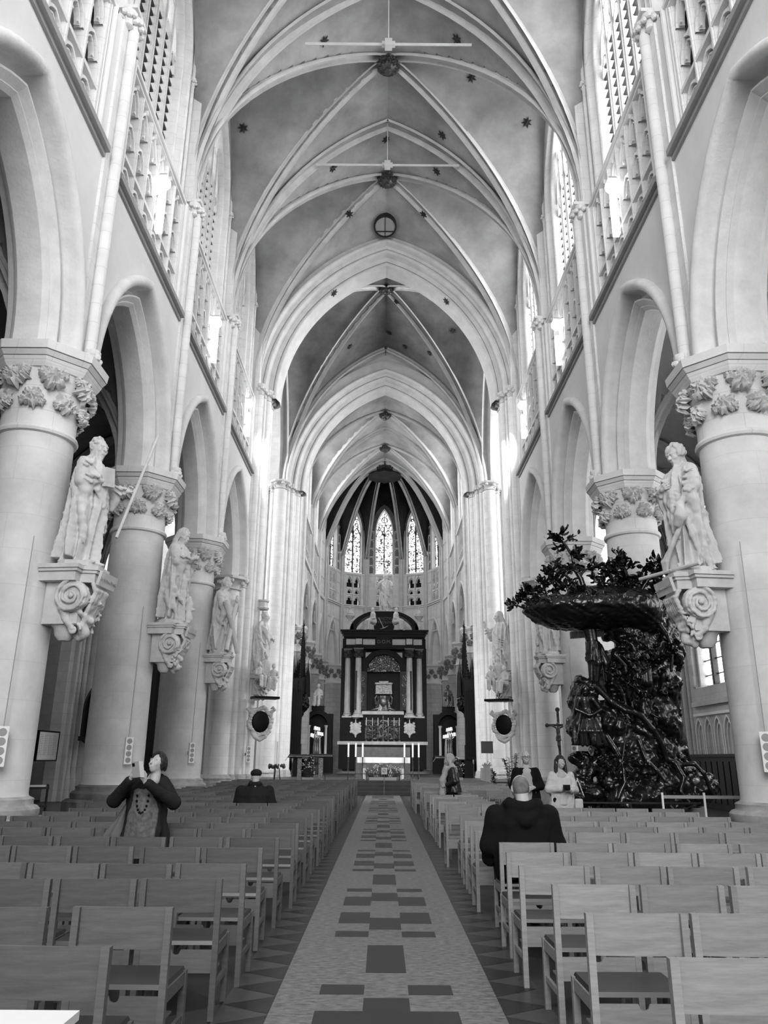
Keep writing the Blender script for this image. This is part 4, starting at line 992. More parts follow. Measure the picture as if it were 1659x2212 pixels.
# left 2
saint('saint_statue',(-5.38,19.45,4.86),math.radians(80),'young long-haired stone saint with folded hands, on the second left column',2.46,yaw=-.2,pitch=.3,beard=0,hair='long',seed=4,lean=.06,
   arms=[((-.20,.01,1.40),(-.27,-.10,1.12),(-.05,-.30,1.2),(.6,-.6,.5),(.5,.5,0),.15,1),((.20,.01,1.40),(.27,-.10,1.10),(.08,-.30,1.18),(-.3,-.7,.6),(-.5,.5,0),.15,-1)],h=.0155,
   extra=lambda V:(V.ell((.16,-.22,.12),(.09,.08,.11),.03),V.path([(.16,-.2,.2),(.19,-.22,.36),(.17,-.22,.50)],[.06,.075,.03],.02),V.ell((.18,-.3,.27),(.03,.05,.03),.01)))
bracket('stone_bracket',(-5.38,19.45,4.80),math.radians(84),'stone bracket with one large scroll under the young long-haired saint','S IOANNES',True,.95,seed=2)
# left 3
def cross3(V):
    pass
s3=saint('saint_statue',(-5.42,25.7,4.90),math.radians(72),'bearded stone saint embracing a diagonal log cross, on the third left column',2.5,yaw=-.15,pitch=.4,beard=1,hair='curly',seed=6,lean=-.05,
   arms=[((-.20,.01,1.40),(-.31,-.12,1.12),(-.2,-.30,.86),(.3,-.3,-.8),(0,1,0),.5,1),((.20,.01,1.40),(.31,-.12,1.12),(.14,-.28,1.22),(-.6,-.3,.6),(0,.8,0),.4,-1)],h=.0165)
cb=MB(); cb.tube([(-.62,-.38,1.62),(-.3,-.44,1.1),(.22,-.5,.03)],[.085,.08,.085],9); cb.tube([(.30,-.34,1.95),(-.05,-.40,1.1),(-.42,-.44,.03)],[.07,.075,.08],9); cb.build('log_cross','statue',s3,smooth=60)
bracket('stone_bracket',(-5.42,25.7,4.84),math.radians(84),'stone bracket with a small scroll under the saint with the log cross',None,False,.92,seed=4)
# left 4 on the crossing pier
s4=saint('saint_statue',(-5.12,32.6,5.06),math.radians(75),'stone saint in a long plain cloak under a small canopy, on the left crossing pier',2.45,yaw=.0,pitch=.1,beard=1,hair='short',seed=8,
   arms=[((.20,.01,1.40),(.27,-.10,1.10),(.12,-.26,1.0),(-.2,-.5,-.6),(-.5,.5,0),.3,-1)],h=.018)
def scanopy(root):
    c=MB(); c.lathe([(.0,.0),(.26,.0),(.30,.06),(.24,.12),(.22,.3),(.28,.34),(.28,.40),(0,.40)],(0,.1,2.6),8); c.build('canopy','statue',root)
scanopy(s4)
bracket('stone_bracket',(-5.12,32.6,5.0),math.radians(75),'stone bracket under the cloaked saint on the left crossing pier',None,True,.9,seed=3)
# right side
s5=saint('saint_statue',(5.38,13.2,4.76),math.radians(-66),'curly-haired stone saint looking down with a lowered hand, on the nearest right column',2.38,yaw=-.1,pitch=.35,beard=.9,hair='curly',seed=11,lean=.03,
   arms=[((-.20,.01,1.40),(-.28,-.08,1.12),(-.12,-.25,1.16),(.8,-.2,.2),(0,.8,.2),.6,1),((.20,.01,1.40),(.31,-.10,1.14),(.22,-.24,.93),(-.1,-.25,-1),(-.6,.3,0),.35,-1)],h=.0125,
   extra=lambda V:(V.path([(.2,-.26,.84),(.22,-.3,.7),(.15,-.3,.6)],[.05,.08,.05],.02),[V.path([(.20-.03*j,-.25,.66-.05*j),(.04-.03*j,-.27,.42-.04*j),(-.12-.03*j,-.27,.16),(-.17-.02*j,-.25,.04)],[.02,.028,.026,.02],.015) for j in range(4)]))
spear(s5,(-.95,-.30,.05),(.55,-.36,.02),.035,tip=False)
bracket('stone_bracket',(5.38,13.2,4.70),math.radians(-84),'garlanded stone bracket with rosette scroll under the saint looking down','S IACOBVS',True,1.0,seed=5)
saint('saint_statue',(5.42,25.7,4.97),math.radians(-70),'stone saint partly hidden behind the pulpit canopy, on the third right column',2.5,yaw=-.2,pitch=.2,beard=1,hair='curly',seed=12,h=.02,
   arms=[((-.20,.01,1.40),(-.28,-.08,1.12),(-.12,-.25,1.16),(.8,-.2,.2),(0,.8,.2),.6,1)])
bracket('stone_bracket',(5.42,25.7,4.9),math.radians(-84),'stone bracket with spiral scroll behind the left edge of the pulpit',None,True,.95,seed=7)
saint('saint_statue',(5.02,33.2,5.1),math.radians(-75),'bearded stone saint raising one hand in blessing, on the right crossing pier',2.6,yaw=-.15,pitch=.1,beard=1.4,hair='long',seed=14,h=.0165,lean=.04,
   arms=[((-.20,.01,1.40),(-.33,-.16,1.20),(-.36,-.34,1.42),(0,-.15,1),(.4,-.6,0),.25,1)])
bracket('stone_bracket',(5.02,33.2,5.04),math.radians(-75),'stone bracket with spiral scroll under the blessing saint',None,False,.9,seed=8)
# ---------------------------------------------------------------- pale memorial groups and cartouches on the crossing piers
def sitting(V,c,k=1.,yaw=0,seed=0,hood=False,lean=0):
    """small seated draped figure"""
    x,y,z=c; R_=Matrix.Rotation(yaw,3,'Z'); P=lambda a,b,d:tuple(Vector((x,y,z))+R_@Vector((a*k,b*k,d*k)))
    V.cap(P(0,0,.12),P(0,-.02+lean,.52),.17*k,.13*k,.05*k); V.cap(P(-.13,-.01+lean,.50),P(.13,-.01+lean,.50),.075*k,None,.05*k)
    for q in (-1,1):
        V.path([P(q*.09,-.02,.10),P(q*.12,-.38,.14),P(q*.11,-.42,-.30)],[.105*k,.085*k,.06*k],.04*k); V.cap(P(q*.11,-.42,-.32),P(q*.11,-.52,-.34),.04*k,.03*k,.02*k)
        V.path([P(q*.17,0+lean,.50),P(q*.23,-.10,.28),P(q*.10,-.28,.26)],[.055*k,.05*k,.035*k],.02*k); hand(V,P(q*.10,-.28,.26),R_@Vector((-q*.3,-.8,0)),(0,0,-1),k,.6,.2,q)
    rs=np.random.RandomState(seed)
    for i in range(12):
        a=rs.uniform(-.16,.16); V.path([P(a,-.05,.2),P(a*1.2,-.4,.2+rs.uniform(-.02,.02)),P(a*1.3,-.45,-.28)],[.02*k,.022*k,.025*k],.02*k)
    head(V,P(0,-.04+lean,.76),yaw,.25,0 if seed%2 else .8,'short',k,seed)
    if hood: V.ell(P(0,.0+lean,.78),(.11*k,.12*k,.13*k),.02*k)
def memorial(s,loc,rz,label):
    root=empty('memorial_group',loc,rz,label,'sculpture'); V=Vol((-.75,-.75,-.6),(.75,.35,1.35),.018)
    sitting(V,(-.30,-.05,.1),.85,.3,1); sitting(V,(.30,-.1,.0),.9,-.4,3)
    V.robe([(0,0,.1,.2,.15),(.6,0,.08,.18,.14),(.85,0,.06,.2,.13),(1.0,0,.05,.08,.07)],(8,.02,.4),.03,5); head(V,(0,.0,1.1),.2,.1,0,'short',.9,7)
    V.rough(.002,60,2); V.mesh('figures','statue',root)
    b=MB(); b.box(-.52,.52,-.40,.25,-.62,-.53); b.build('black_shelf','black',root)
    return root
def cartouche(loc,rz,label,S=1.):
    root=empty('wall_cartouche',loc,rz,label,'cartouche')
    V=Vol((-.62,-.25,-.85),(.62,.2,.62),.018)
    for i in range(28):
        a=2*PI*i/28; r=1+.08*math.sin(a*6); V.ell((math.cos(a)*.43*r,-.02,math.sin(a)*.50*r-.05),(.085,.09,.085),.03)
        V.ell((math.cos(a)*.36,-.06,math.sin(a)*.44-.05),(.03,.04,.03),.015)
    for q in (-1,1):
        V.path([(q*.40,-.06,.30),(q*.52,-.10,.40),(q*.46,-.12,.50),(q*.38,-.1,.44)],[.07,.05,.04,.02],.02); V.path([(q*.3,-.04,-.45),(q*.2,-.08,-.62),(0,-.08,-.72)],[.07,.06,.06],.03)
    V.rough(.006,30,4); V.mesh('scroll_frame','statue',root,S)
    b=MB(); b.fn=lambda x,y,z:(x*S,y*S,z*S); b.ball((0,-.05,-.05),.34,20,10,1,.16,1.18); b.build('black_oval','black',root,smooth=60)
    return root
memorial(-1,(-4.82,31.9,4.5),math.radians(25),'pale stone seated figures on a black shelf, on the left crossing pier')
cartouche((-4.95,31.95,3.05),math.radians(20),'scrolled white cartouche with a black oval, on the left crossing pier',1.05)
memorial(1,(4.75,32.4,4.5),math.radians(-25),'pale stone seated figures on a black shelf, on the right crossing pier')
cartouche((4.92,32.5,3.02),math.radians(-20),'scrolled white cartouche with a black oval, on the right crossing pier',1.0)
# ---------------------------------------------------------------- column loudspeakers
def speaker(loc,rz,label):
    root=empty('column_loudspeaker',loc,rz,label,'loudspeaker','column loudspeakers')
    b=MB(); b.box(-.085,.085,-.05,.06,-.30,.30); b.build('cabinet','white',root)
    for j in range(4):
        c=MB(lambda x,y,z:(x,z,y)); c.lathe([(0,-.054),(.058,-.054),(.062,-.050)],(0,.21-.14*j,0),20); c.build('driver_grille','grey',root)
    c=MB(); c.tube([(.0,.06,.30),(.0,.05,.5),(.02,.04,3.4)],.008,5); c.build('cable','grey',root)
    c=MB(); c.box(-.03,.03,.05,.30,-.05,.05); c.build('wall_mount','black',root)
for (x,y,rz,lb) in ((-5.95,12.45,25,'grey loudspeaker column cut by the left edge of the view'),(-5.95,18.72,35,'grey loudspeaker on the second left column, behind the woman taking a photo'),(-5.95,24.95,35,'grey loudspeaker on the third left column'),(-5.35,31.9,30,'small grey loudspeaker on the left crossing pier shafts'),
                    (5.95,12.5,-25,'grey loudspeaker on the nearest right column'),(5.95,25.0,-40,'grey loudspeaker between the woman in white and the pulpit')):
    speaker((x,y,1.75),math.radians(rz),lb)
# ---------------------------------------------------------------- gallery floodlights
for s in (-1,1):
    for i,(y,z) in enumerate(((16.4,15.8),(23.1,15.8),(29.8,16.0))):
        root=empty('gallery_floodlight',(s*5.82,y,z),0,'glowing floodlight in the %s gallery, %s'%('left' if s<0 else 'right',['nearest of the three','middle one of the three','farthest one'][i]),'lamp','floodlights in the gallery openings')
        b=MB(); b.ball((0,0,0),.18,14,8); b.build('bulb','lamp',root,smooth=80)
        b=MB(); b.box(-.1,.1,-.1,.1,.18,.24); b.tube([(0,0,.2),(s*.3,0,.3)],.04,6); b.build('hood','grey',root)
        b=MB(); b.box(-.08,.08,-.08,.08,-1.5,-.45); b.build('wall_glow_strip',MT['wallglow'] if 'wallglow' in MT else MT.setdefault('wallglow',mat('overlit_wall_glow',1,emit=.4)),root)  # added glowing box in place of the overlit wall strip below the lamp
        l=bpy.data.lights.new('gallery_lamp_light','POINT'); l.energy=3.5; l.shadow_soft_size=.15; o=bpy.data.objects.new('gallery_lamp_light',l); COL.objects.link(o); o.parent=root; o.location=(-s*.28,0,0)
        if i==2:      # spots added at the farthest pair to brighten the altar cloth and retable
            l=bpy.data.lights.new('altar_fill_spot','SPOT'); l.energy=2000; l.spot_size=math.radians(46); l.spot_blend=.7; l.shadow_soft_size=.25; o=bpy.data.objects.new('altar_fill_spot',l); COL.objects.link(o); o.parent=root; o.location=(-s*.4,.3,.2); o.rotation_mode='QUATERNION'; o.rotation_quaternion=(Vector((0,46.5,2.6))-Vector((s*5.4,y,z))).to_track_quat('-Z','Y')
# ---------------------------------------------------------------- chairs
def wood(name,c):
    m=mat(name,c,.42,.45,c2=c*.72,scale=5,stretch=(1,6,10),bump=.04)
    nt=m.node_tree; b=nt.nodes['Principled BSDF']; oi=nt.nodes.new('ShaderNodeObjectInfo'); mr=nt.nodes.new('ShaderNodeMapRange'); mr.inputs['To Min'].default_value=.78; mr.inputs['To Max'].default_value=1.2
    mx=nt.nodes.new('ShaderNodeMix'); mx.data_type='RGBA'; mx.blend_type='MULTIPLY'; mx.inputs['Factor'].default_value=1; src=b.inputs['Base Color'].links[0].from_socket
    nt.links.new(oi.outputs['Random'],mr.inputs['Value']); nt.links.new(src,mx.inputs['A']); nt.links.new(mr.outputs[0],mx.inputs['B']); nt.links.new(mx.outputs['Result'],b.inputs['Base Color']); return m
MT['woodL']=wood('beech_shaded_tone',.115); MT['woodR']=wood('beech_lit_tone',.29); MT['seatpad']=mat('dark_leatherette',.018,.35,.5)  # same beech in two tones; lighting difference between the blocks put into the colour
CW_,CH,CD=.54,.825,.46
def chair_parts(W):
    P=[]
    b=MB()       # curved backrest board
    rows=[]
    for z in (CH-.205,CH): rows.append([(x,-.006-.018*(1-(x/.25)**2)+(.012 if z<CH else 0),z) for x in [(-.235+.47*i/8) for i in range(9)]])
    fr=rows; bk=[[(x,y+.022,z) for x,y,z in r] for r in rows]; b.grid(fr); b.grid(bk); b.grid([fr[0],bk[0]]); b.grid([fr[1],bk[1]]); P.append(('backrest',b,W))
    for s in (-1,1):
        b=MB(); x=s*(CW_/2-.018); y0=-.02
        pts=[(0,-.035),( .42,.0),(CH,-.0)]
        b.obox((x,-.012,CH/2),(.019,0,0),(0,.022,0),(0,.004,CH/2)); P.append(('leg',b,W))
        b=MB(); b.obox((x,CD-.05,.215),(.019,0,0),(0,.02,0),(0,-.004,.215)); P.append(('leg',b,W))
        b=MB(); b.box(x-.012,x+.012,0,CD-.06,.36,.425); P.append(('side_rail',b,W))
        b=MB(); b.box(x-.010,x+.010,0,CD-.06,.17,.205); P.append(('stretcher',b,W))
    b=MB(); b.prism([(-.25,.01),(.25,.01),(.255,CD-.03),(-.255,CD-.03)],.425,.448,[(-.24,.02),(.24,.02),(.245,CD-.04),(-.245,CD-.04)]); P.append(('seat',b,'seatpad'))
    # book box: rear panel with finger notch, plus bottom
    b=MB(); zt,zb=.405,.27; xs=[-.25,-.03]+[-.03+.06*i/6 for i in range(1,7)]+[.25]
    top=[(x,zt-(math.sqrt(max(0,.03**2-x*x)) if abs(x)<=.03 else 0)) for x in [-.25]+[-.03+.06*i/6 for i in range(7)]+[.25]]
    for y in (-.03,-.018): b.grid([[(x,y,z) for x,z in top],[(x,y,zb) for x,z in top]])
    b.grid([[(x,-.03,z) for x,z in top],[(x,-.018,z) for x,z in top]]); b.box(-.25,.25,-.018,.2,zb,zb+.01); b.box(-.25,.25,-.03,.0,zt+.004,.425) if False else None
    P.append(('book_box',b,W)); return P
def make_chair(W):
    root=empty('church_chair',(0,0,0))
    for n,b,m in chair_parts(W): b.build(n,m,root)
    return root
def chair_mesh(W):
    m=MB()
    for n,b,mm in chair_parts(W):
        m.m=1 if mm=='seatpad' else 0; m.add(b.v,b.f)
    return m
proto={'L':make_chair('woodL'),'R':make_chair('woodR')}
flat={'L':chair_mesh('woodL').build('church_chair',['woodL','seatpad']),'R':chair_mesh('woodR').build('church_chair',['woodR','seatpad'])}
used={}
NUM=['first','second','third','fourth','fifth','sixth','seventh','eighth','ninth','tenth','eleventh','twelfth','thirteenth','fourteenth','fifteenth','sixteenth','seventeenth','eighteenth','nineteenth','twentieth','twenty-first','twenty-second','twenty-third','twenty-fourth','twenty-fifth','twenty-sixth','twenty-seventh','twenty-eighth','twenty-ninth','thirtieth','thirty-first','thirty-second']
ROWL=[(3.75,-1.2),(4.65,-1.17),(5.66,-1.11),(6.46,-1.08),(7.62,-1.12),(8.53,-1.09),(9.55,-1.04),(10.39,-1.08),(11.35,-1.06),(12.29,-1.06),(13.15,-1.03)]
ROWR=[(3.61,1.15),(4.56,1.05),(5.56,1.08),(6.5,1.02),(7.40,1.06),(8.23,1.12),(9.44,1.02),(10.2,1.05),(11.03,1.06),(12.1,1.1),(13.15,.98)]
while ROWL[-1][0]<31.5: ROWL.append((ROWL[-1][0]+.93+RNG.uniform(-.05,.05),-1.04+RNG.uniform(-.04,.04)))
while ROWR[-1][0]<32.0: ROWR.append((ROWR[-1][0]+.95+RNG.uniform(-.05,.05),1.05+RNG.uniform(-.06,.08)))
cands=[]
for side,rows in (('L',ROWL),('R',ROWR)):
    s=-1 if side=='L' else 1
    for ri,(y,xe) in enumerate(rows):
        x=xe+s*CW_/2; j=0
        xmax=5.5 if side=='L' else (6.3 if y<14.9 else 3.9)
        while abs(x)<xmax:
            depth=y*.952-.25; px=abs(829.5+1660*(x+.04)/depth-829.5)
            blocked=any(abs(y+.2-yc)<1.35 and abs(x)>5.15 for yc in YC) or (side=='R' and 14.6<y<21 and abs(x)>2.3)
            if px<829+160 and not blocked: cands.append((y,x,side,ri,j))
            g=RNG.choice([.018,.025,.04,.08,.13],p=[.35,.25,.2,.12,.08]); x+=s*(CW_+g); j+=1
cands.sort(key=lambda c:c[0])
rest={'L':MB(),'R':MB()}
cnt=0
for (y,x,side,ri,j) in cands:
    yy=y+RNG.uniform(-.035,.035); rz=RNG.uniform(-.02,.02)
    cnt+=1
    if cnt>298:
        cs,sn=math.cos(rz),math.sin(rz); m=rest[side]
        for n,b,mm in chair_parts('w'):
            m.m=1 if mm=='seatpad' else 0; m.add([(x+a*cs-c*sn,yy+a*sn+c*cs,z) for a,c,z in b.v],b.f)
        continue
    src=proto if y<10.6 else flat
    key=(side,y<10.6)
    o=src[side] if key not in used else (dup(src[side]) if src is proto else dup(src[side]))
    used[key]=1; o.location=(x,yy,0); o.rotation_euler=(0,0,rz)
    tag(o,'%s wooden chair, %s row from the camera, %s seat from the aisle, %s block'%('plain' if side=='L' else 'pale',NUM[ri],NUM[j],'left' if side=='L' else 'right'),'chair','rows of church chairs %s of the aisle'%('left' if side=='L' else 'right'))
for side in 'LR':
    rest[side].build('church_chair',['wood'+side,'seatpad'],label='far rows of wooden chairs at the front of the %s block'%('left' if side=='L' else 'right'),cat='chair',kind='stuff')
# ---------------------------------------------------------------- the carved pulpit
MT['pulpitwood']=mat('blackened_oak',.010,.24,.6,c2=.004,scale=6,bump=.25,bscale=18)
YP=18.3
def PP(px,py,dy=0): v=onY(px,py,YP+dy); return (v.x,v.y,v.z)
pul=empty('pulpit',(5.4,YP,0),0,'huge dark carved rock-and-tree pulpit against the second right column','pulpit')
def rel(p): return (p[0]-5.4,p[1]-YP,p[2])
def Q(px,py,dy=0): return rel(PP(px,py,dy))
V=Vol((-1.6,-1.5,-.02),(2.6,1.0,5.0),.034)
U=.0112
rs=np.random.RandomState(3)
# main rock trunk leaning from the broad foot up into the canopy
for (px,py,dy,rx,ry,rz) in [(1375,1720,.0,.92,.8,.55),(1345,1690,-.1,.62,.6,.6),(1420,1690,.1,.9,.6,.6),(1385,1640,.1,.85,.65,.7),(1358,1605,.1,.78,.65,.7),(1300,1560,0,.70,.5,.48),(1265,1545,-.1,.36,.36,.62),(1400,1560,.2,.68,.55,.8),
    (1410,1500,.2,.52,.55,.8),(1385,1440,.2,.60,.55,.75),(1395,1390,.2,.55,.5,.6),(1350,1360,.1,.55,.5,.35),(1425,1360,.3,.35,.4,.5),(1440,1480,.1,.22,.4,.5),(1330,1470,.35,.28,.3,.7),(1262,1500,0,.28,.3,.35),(1480,1700,.0,.6,.5,.38),(1455,1400,.25,.2,.3,.5),(1450,1600,.1,.25,.3,.45)]:
    c=Q(px,py,dy); V.ell((c[0],c[1],max(c[2],.1)),(rx,ry,rz),.14)
# undercut below the ledge and the gap by the stump
V.ell(Q(1240,1648,-.1),(.42,1.2,.40),.12,True); V.ell(Q(1262,1690,0),(.30,1.2,.40),.08,True)
V.rough(.045,4.2,1,True); V.rough(.009,20,4,True)
# roots, vines, branches crawling over the rock
def vine(pts,r,dy=-.62):
    P=[Q(px,py,dy+d) for px,py,d in pts]; V.path(P,[r*(1-.5*i/len(P)) for i in range(len(P))],.03)
vine([(1290,1485,.2),(1320,1515,.0),(1352,1535,-.05),(1385,1545,-.05),(1410,1575,-.05),(1432,1610,0),(1440,1640,.05),(1470,1652,.0),(1500,1650,-.05),(1520,1670,-.1),(1535,1705,-.1),(1545,1725,-.1)],.075)
vine([(1337,1475,.1),(1348,1500,0),(1352,1525,0),(1368,1535,0),(1365,1515,0)],.045); vine([(1395,1490,0),(1400,1515,-.05),(1412,1545,0)],.04)
vine([(1380,1600,-.1),(1395,1640,-.15),(1420,1665,-.2),(1440,1690,-.25)],.06); vine([(1310,1590,-.1),(1330,1620,-.15),(1345,1650,-.2),(1350,1690,-.25),(1335,1725,-.3)],.07)
vine([(1460,1650,0),(1478,1680,-.1),(1470,1710,-.15),(1490,1735,-.2)],.06); vine([(1425,1350,.2),(1440,1370,.1),(1452,1400,.1),(1450,1450,.1)],.06)
for i in range(26):
    px=rs.uniform(1290,1450); py=rs.uniform(1380,1720)
    if px<1330 and py<1490: continue
    l=rs.uniform(10,30); a=rs.uniform(.4,1.3); vine([(px,py,rs.uniform(-.1,.15)),(px+l*.5*math.cos(a)+rs.uniform(-4,4),py+l*.5*math.sin(a),rs.uniform(-.1,.1)),(px+l*math.cos(a),py+l*math.sin(a),rs.uniform(-.05,.15))],rs.uniform(.025,.06))
# draped rock facets on the right
for i in range(26):
    px=rs.uniform(1395,1450); py=rs.uniform(1345,1640); V.ell(Q(px,py,-.25+rs.uniform(-.1,.2)),(rs.uniform(.08,.2),.15,rs.uniform(.12,.3)),.05,rot=(rs.uniform(-.7,.7),(0,1,0)))
V.mesh('rock_body','pulpitwood',pul)
# canopy: wide shallow shell
V=Vol((-2.7,-1.4,4.2),(2.0,1.4,6.1),.034)
c=Q(1275,1325,0); V.ell((c[0],c[1]-.1,c[2]+.05),(1.62,1.1,.34),.1); V.ell((c[0]-.2,c[1]-.1,c[2]-.1),(1.2,.95,.30),.1); V.ell(Q(1350,1318,0),(.95,.95,.50),.2); V.ell(Q(1290,1290,0),(.75,.6,.25),.15); V.ell(Q(1380,1350,.1),(.6,.6,.35),.15)
for i in range(130):
    a=rs.uniform(0,2*PI); r=rs.uniform(.75,1.02); x=c[0]+1.6*r*math.cos(a); y=c[1]-.1+1.08*r*math.sin(a); z=c[2]+.10+rs.uniform(-.1,.2)
    V.path([(x,y,z),(x+rs.uniform(-.2,.2),y+rs.uniform(-.1,.1),z+rs.uniform(.0,.09))],[rs.uniform(.03,.07),.015],.03)
V.rough(.012,16,6,True)
V.mesh('canopy','pulpitwood',pul)
# sculpted figures
V=Vol((-1.75,-1.3,2.0),(.1,.3,5.0),.017)
b=Q(1284,1480,-.1); x,y,z=b    # upright figure under the board, arms raised
V.path([(x,y,z+.95),(x-.03,y,z+.55),(x-.06,y,z+.05)],[.12,.09,.055],.04); V.path([(x+.08,y,z+.9),(x+.12,y-.05,z+.5),(x+.06,y,z+.05)],[.12,.085,.05],.04)
V.cap((x+.03,y,z+.9),(x-.02,y,z+1.35),.13,.16,.06); V.cap((x-.17,y,z+1.42),(x+.14,y,z+1.42),.07,None,.05); head(V,(x-.06,y-.04,z+1.62),-.5,.5,.3,'long',1.,3)
V.path([(x-.18,y,z+1.44),(x-.30,y,z+1.6),(x-.36,y,z+1.78)],[.055,.045,.03],.02); hand(V,(x-.36,y,z+1.78),(-.2,0,1),(0,-1,0),1,.4,.3,1); V.path([(x+.14,y,z+1.44),(x+.26,y,z+1.62),(x+.24,y,z+1.82)],[.055,.045,.03],.02); hand(V,(x+.24,y,z+1.82),(0,0,1),(0,-1,0),1,.4,.3,-1)
V.robe([(z+.55,x+.02,y,.16,.13),(z+1.0,x+.03,y,.17,.14)],(9,.02,.4),.03,3); V.path([(x+.2,y+.05,z+.9),(x+.33,y+.05,z+.5),(x+.3,y+.05,z+.1)],[.08,.1,.05],.04)
V.mesh('standing_figure','pulpitwood',pul)
V=Vol((-1.9,-1.4,1.4),(.0,.3,3.4),.017); b=Q(1272,1575,-.45); x,y,z=b
V.robe([(z-.35,x+.02,y,.34,.3),(z+.1,x,y,.30,.26),(z+.4,x-.03,y+.03,.17,.14)],(10,.05,.5),.05,6); V.cap((x-.03,y+.03,z+.35),(x-.05,y+.02,z+.62),.14,.15,.05); V.cap((x-.19,y,z+.68),(x+.12,y,z+.68),.07,None,.05)
head(V,(x-.05,y-.10,z+.83),-.2,.8,0,'long',1.05,5)
V.path([(x-.2,y,z+.68),(x-.30,y-.14,z+.42),(x-.06,y-.24,z+.30)],[.06,.05,.035],.02); hand(V,(x-.06,y-.24,z+.30),(1,0,-.2),(0,1,0),1,.6,.2,-1); V.path([(x+.13,y,z+.68),(x+.26,y-.14,z+.42),(x+.03,y-.26,z+.30)],[.06,.05,.035],.02); hand(V,(x+.03,y-.26,z+.30),(-1,0,-.2),(0,1,0),1,.6,.2,1)
for i in range(14): a=rs.uniform(-.25,.25); V.path([(x+a*.6,y-.2,z+.2),(x+a,y-.3,z-.05),(x+a*1.3+.08,y-.28,z-.35)],[.025,.035,.03],.03)
V.mesh('seated_figure','pulpitwood',pul)
V=Vol((-.3,-1.3,2.6),(1.3,.3,4.6),.02)
for (px,py) in ((1374,1425),(1394,1430)):
    x,y,z=Q(px,py,-.62); V.cap((x,y,z-.45),(x,y,z-.12),.13,.12,.05); head(V,(x,y-.03,z+.06),-.4,.2,0,'curly',1.,px); V.path([(x-.1,y,z-.14),(x-.25,y-.1,z-.2),(x-.45,y-.1,z+.05)],[.05,.045,.03],.02); hand(V,(x-.45,y-.1,z+.05),(-.6,0,.8),(0,-1,0),1,.5,.2,1)
for i in range(55):
    px=rs.uniform(1340,1450); py=rs.uniform(1370,1470); V.ell(Q(px,py,-.48),tuple(rs.uniform(.025,.07,3)),.02)
V.mesh('figure_pair','pulpitwood',pul)
b=MB(); x,y,z=Q(1268,1370,-.1); b.obox((x,y,z),(.40,0,.03),(0,.04,0),(0,0,.08)); b.build('titled_board','pulpitwood',pul)
# stump figure lower left
V=Vol((-1.9,-1.,-.02),(-.5,.4,1.8),.022); 
V.path([Q(1262,1720,0),Q(1258,1690,0),Q(1268,1665,0),Q(1258,1640,0)],[.3,.22,.16,.18],.08); V.path([Q(1268,1665,0),Q(1290,1640,0),Q(1300,1620,0)],[.14,.12,.1],.06); V.path([Q(1255,1645,-.05),Q(1240,1640,-.1)],[.13,.10],.04); V.ell(Q(1290,1715,-.3),(.3,.25,.2),.06); V.rough(.02,9,2,True)
V.mesh('tree_stump','pulpitwood',pul)
def leafy_branch(name,pts,r0,n,sub=8,seed=0,ls=.14,spreadr=.28):
    rr=np.random.RandomState(seed); b=MB(); P=[Vector(Q(px,py,d)) for px,py,d in pts]; b.tube(P,[r0*(1-.75*i/(len(P)-1)) for i in range(len(P))],7)
    L=MB(); tips=[]
    for i in range(sub):
        t=rr.uniform(.25,1); k=min(len(P)-2,int(t*(len(P)-1))); p=P[k].lerp(P[k+1],t*(len(P)-1)-k); d=Vector((rr.uniform(-1,1),rr.uniform(-.8,.8),rr.uniform(-.1,.8))).normalized(); e=p+d*rr.uniform(.5,1.)*spreadr*1.4
        b.tube([p,p.lerp(e,.5)+Vector((0,0,.03)),e],[r0*.35,r0*.25,r0*.15],5); tips.append((p,e))
    tips.append((P[-2],P[-1])); tips.append((P[-2],P[-1]))
    for i in range(n):
        p,e=tips[rr.randint(len(tips))]; c=p.lerp(e,rr.uniform(.3,1.1))+Vector(rr.uniform(-.05,.05,3)); d=((e-p).normalized()+Vector(rr.uniform(-1,1,3))*.8).normalized(); w=d.cross(Vector(rr.randn(3))).normalized(); nn=d.cross(w)
        l=ls*rr.uniform(.7,1.3); ww=l*.27; q=[]
        for (t,wd) in ((0,.15),(.3,1),(.65,.85),(1,.0)):
            cc=c+d*(l*t)+nn*(.10*l*math.sin(t*PI)); q.append([tuple(cc-w*ww*wd+nn*.02),tuple(cc-nn*.012),tuple(cc+w*ww*wd+nn*.02)])
        q2=[[tuple(Vector(v)+nn*.010) for v in row] for row in q]; L.grid(q); L.grid(q2)
    o=b.build(name,'pulpitwood',pul,smooth=60); L.build('leaves','pulpitwood',o)
leafy_branch('tree_branch',[(1355,1275,-.3),(1352,1240,-.3),(1338,1225,-.35),(1345,1205,-.35)],.05,70,6,50,.18)
leafy_branch('tree_branch',[(1380,1285,-.3),(1398,1255,-.4),(1418,1232,-.4),(1436,1220,-.4)],.05,90,6,51,.18)
leafy_branch('tree_branch',[(1264,1280,-.2),(1255,1250,-.2),(1242,1230,-.2),(1236,1200,-.2),(1222,1178,-.25),(1203,1160,-.3)],.075,110,9,1,.17)
leafy_branch('tree_branch',[(1250,1250,-.2),(1262,1232,-.2),(1285,1222,-.2)],.04,30,3,2,.15)
leafy_branch('tree_branch',[(1245,1265,-.3),(1225,1245,-.35),(1205,1235,-.4),(1190,1232,-.4)],.04,55,5,12,.15)
leafy_branch('tree_branch',[(1350,1290,-.2),(1352,1262,-.2),(1345,1240,-.2),(1345,1212,-.2)],.07,70,6,3,.16)
leafy_branch('tree_branch',[(1346,1270,-.2),(1325,1255,-.25),(1312,1232,-.3)],.045,60,5,4,.16)
leafy_branch('tree_branch',[(1378,1290,-.2),(1392,1262,-.2),(1408,1240,-.2),(1432,1224,-.2)],.07,90,7,5,.16)
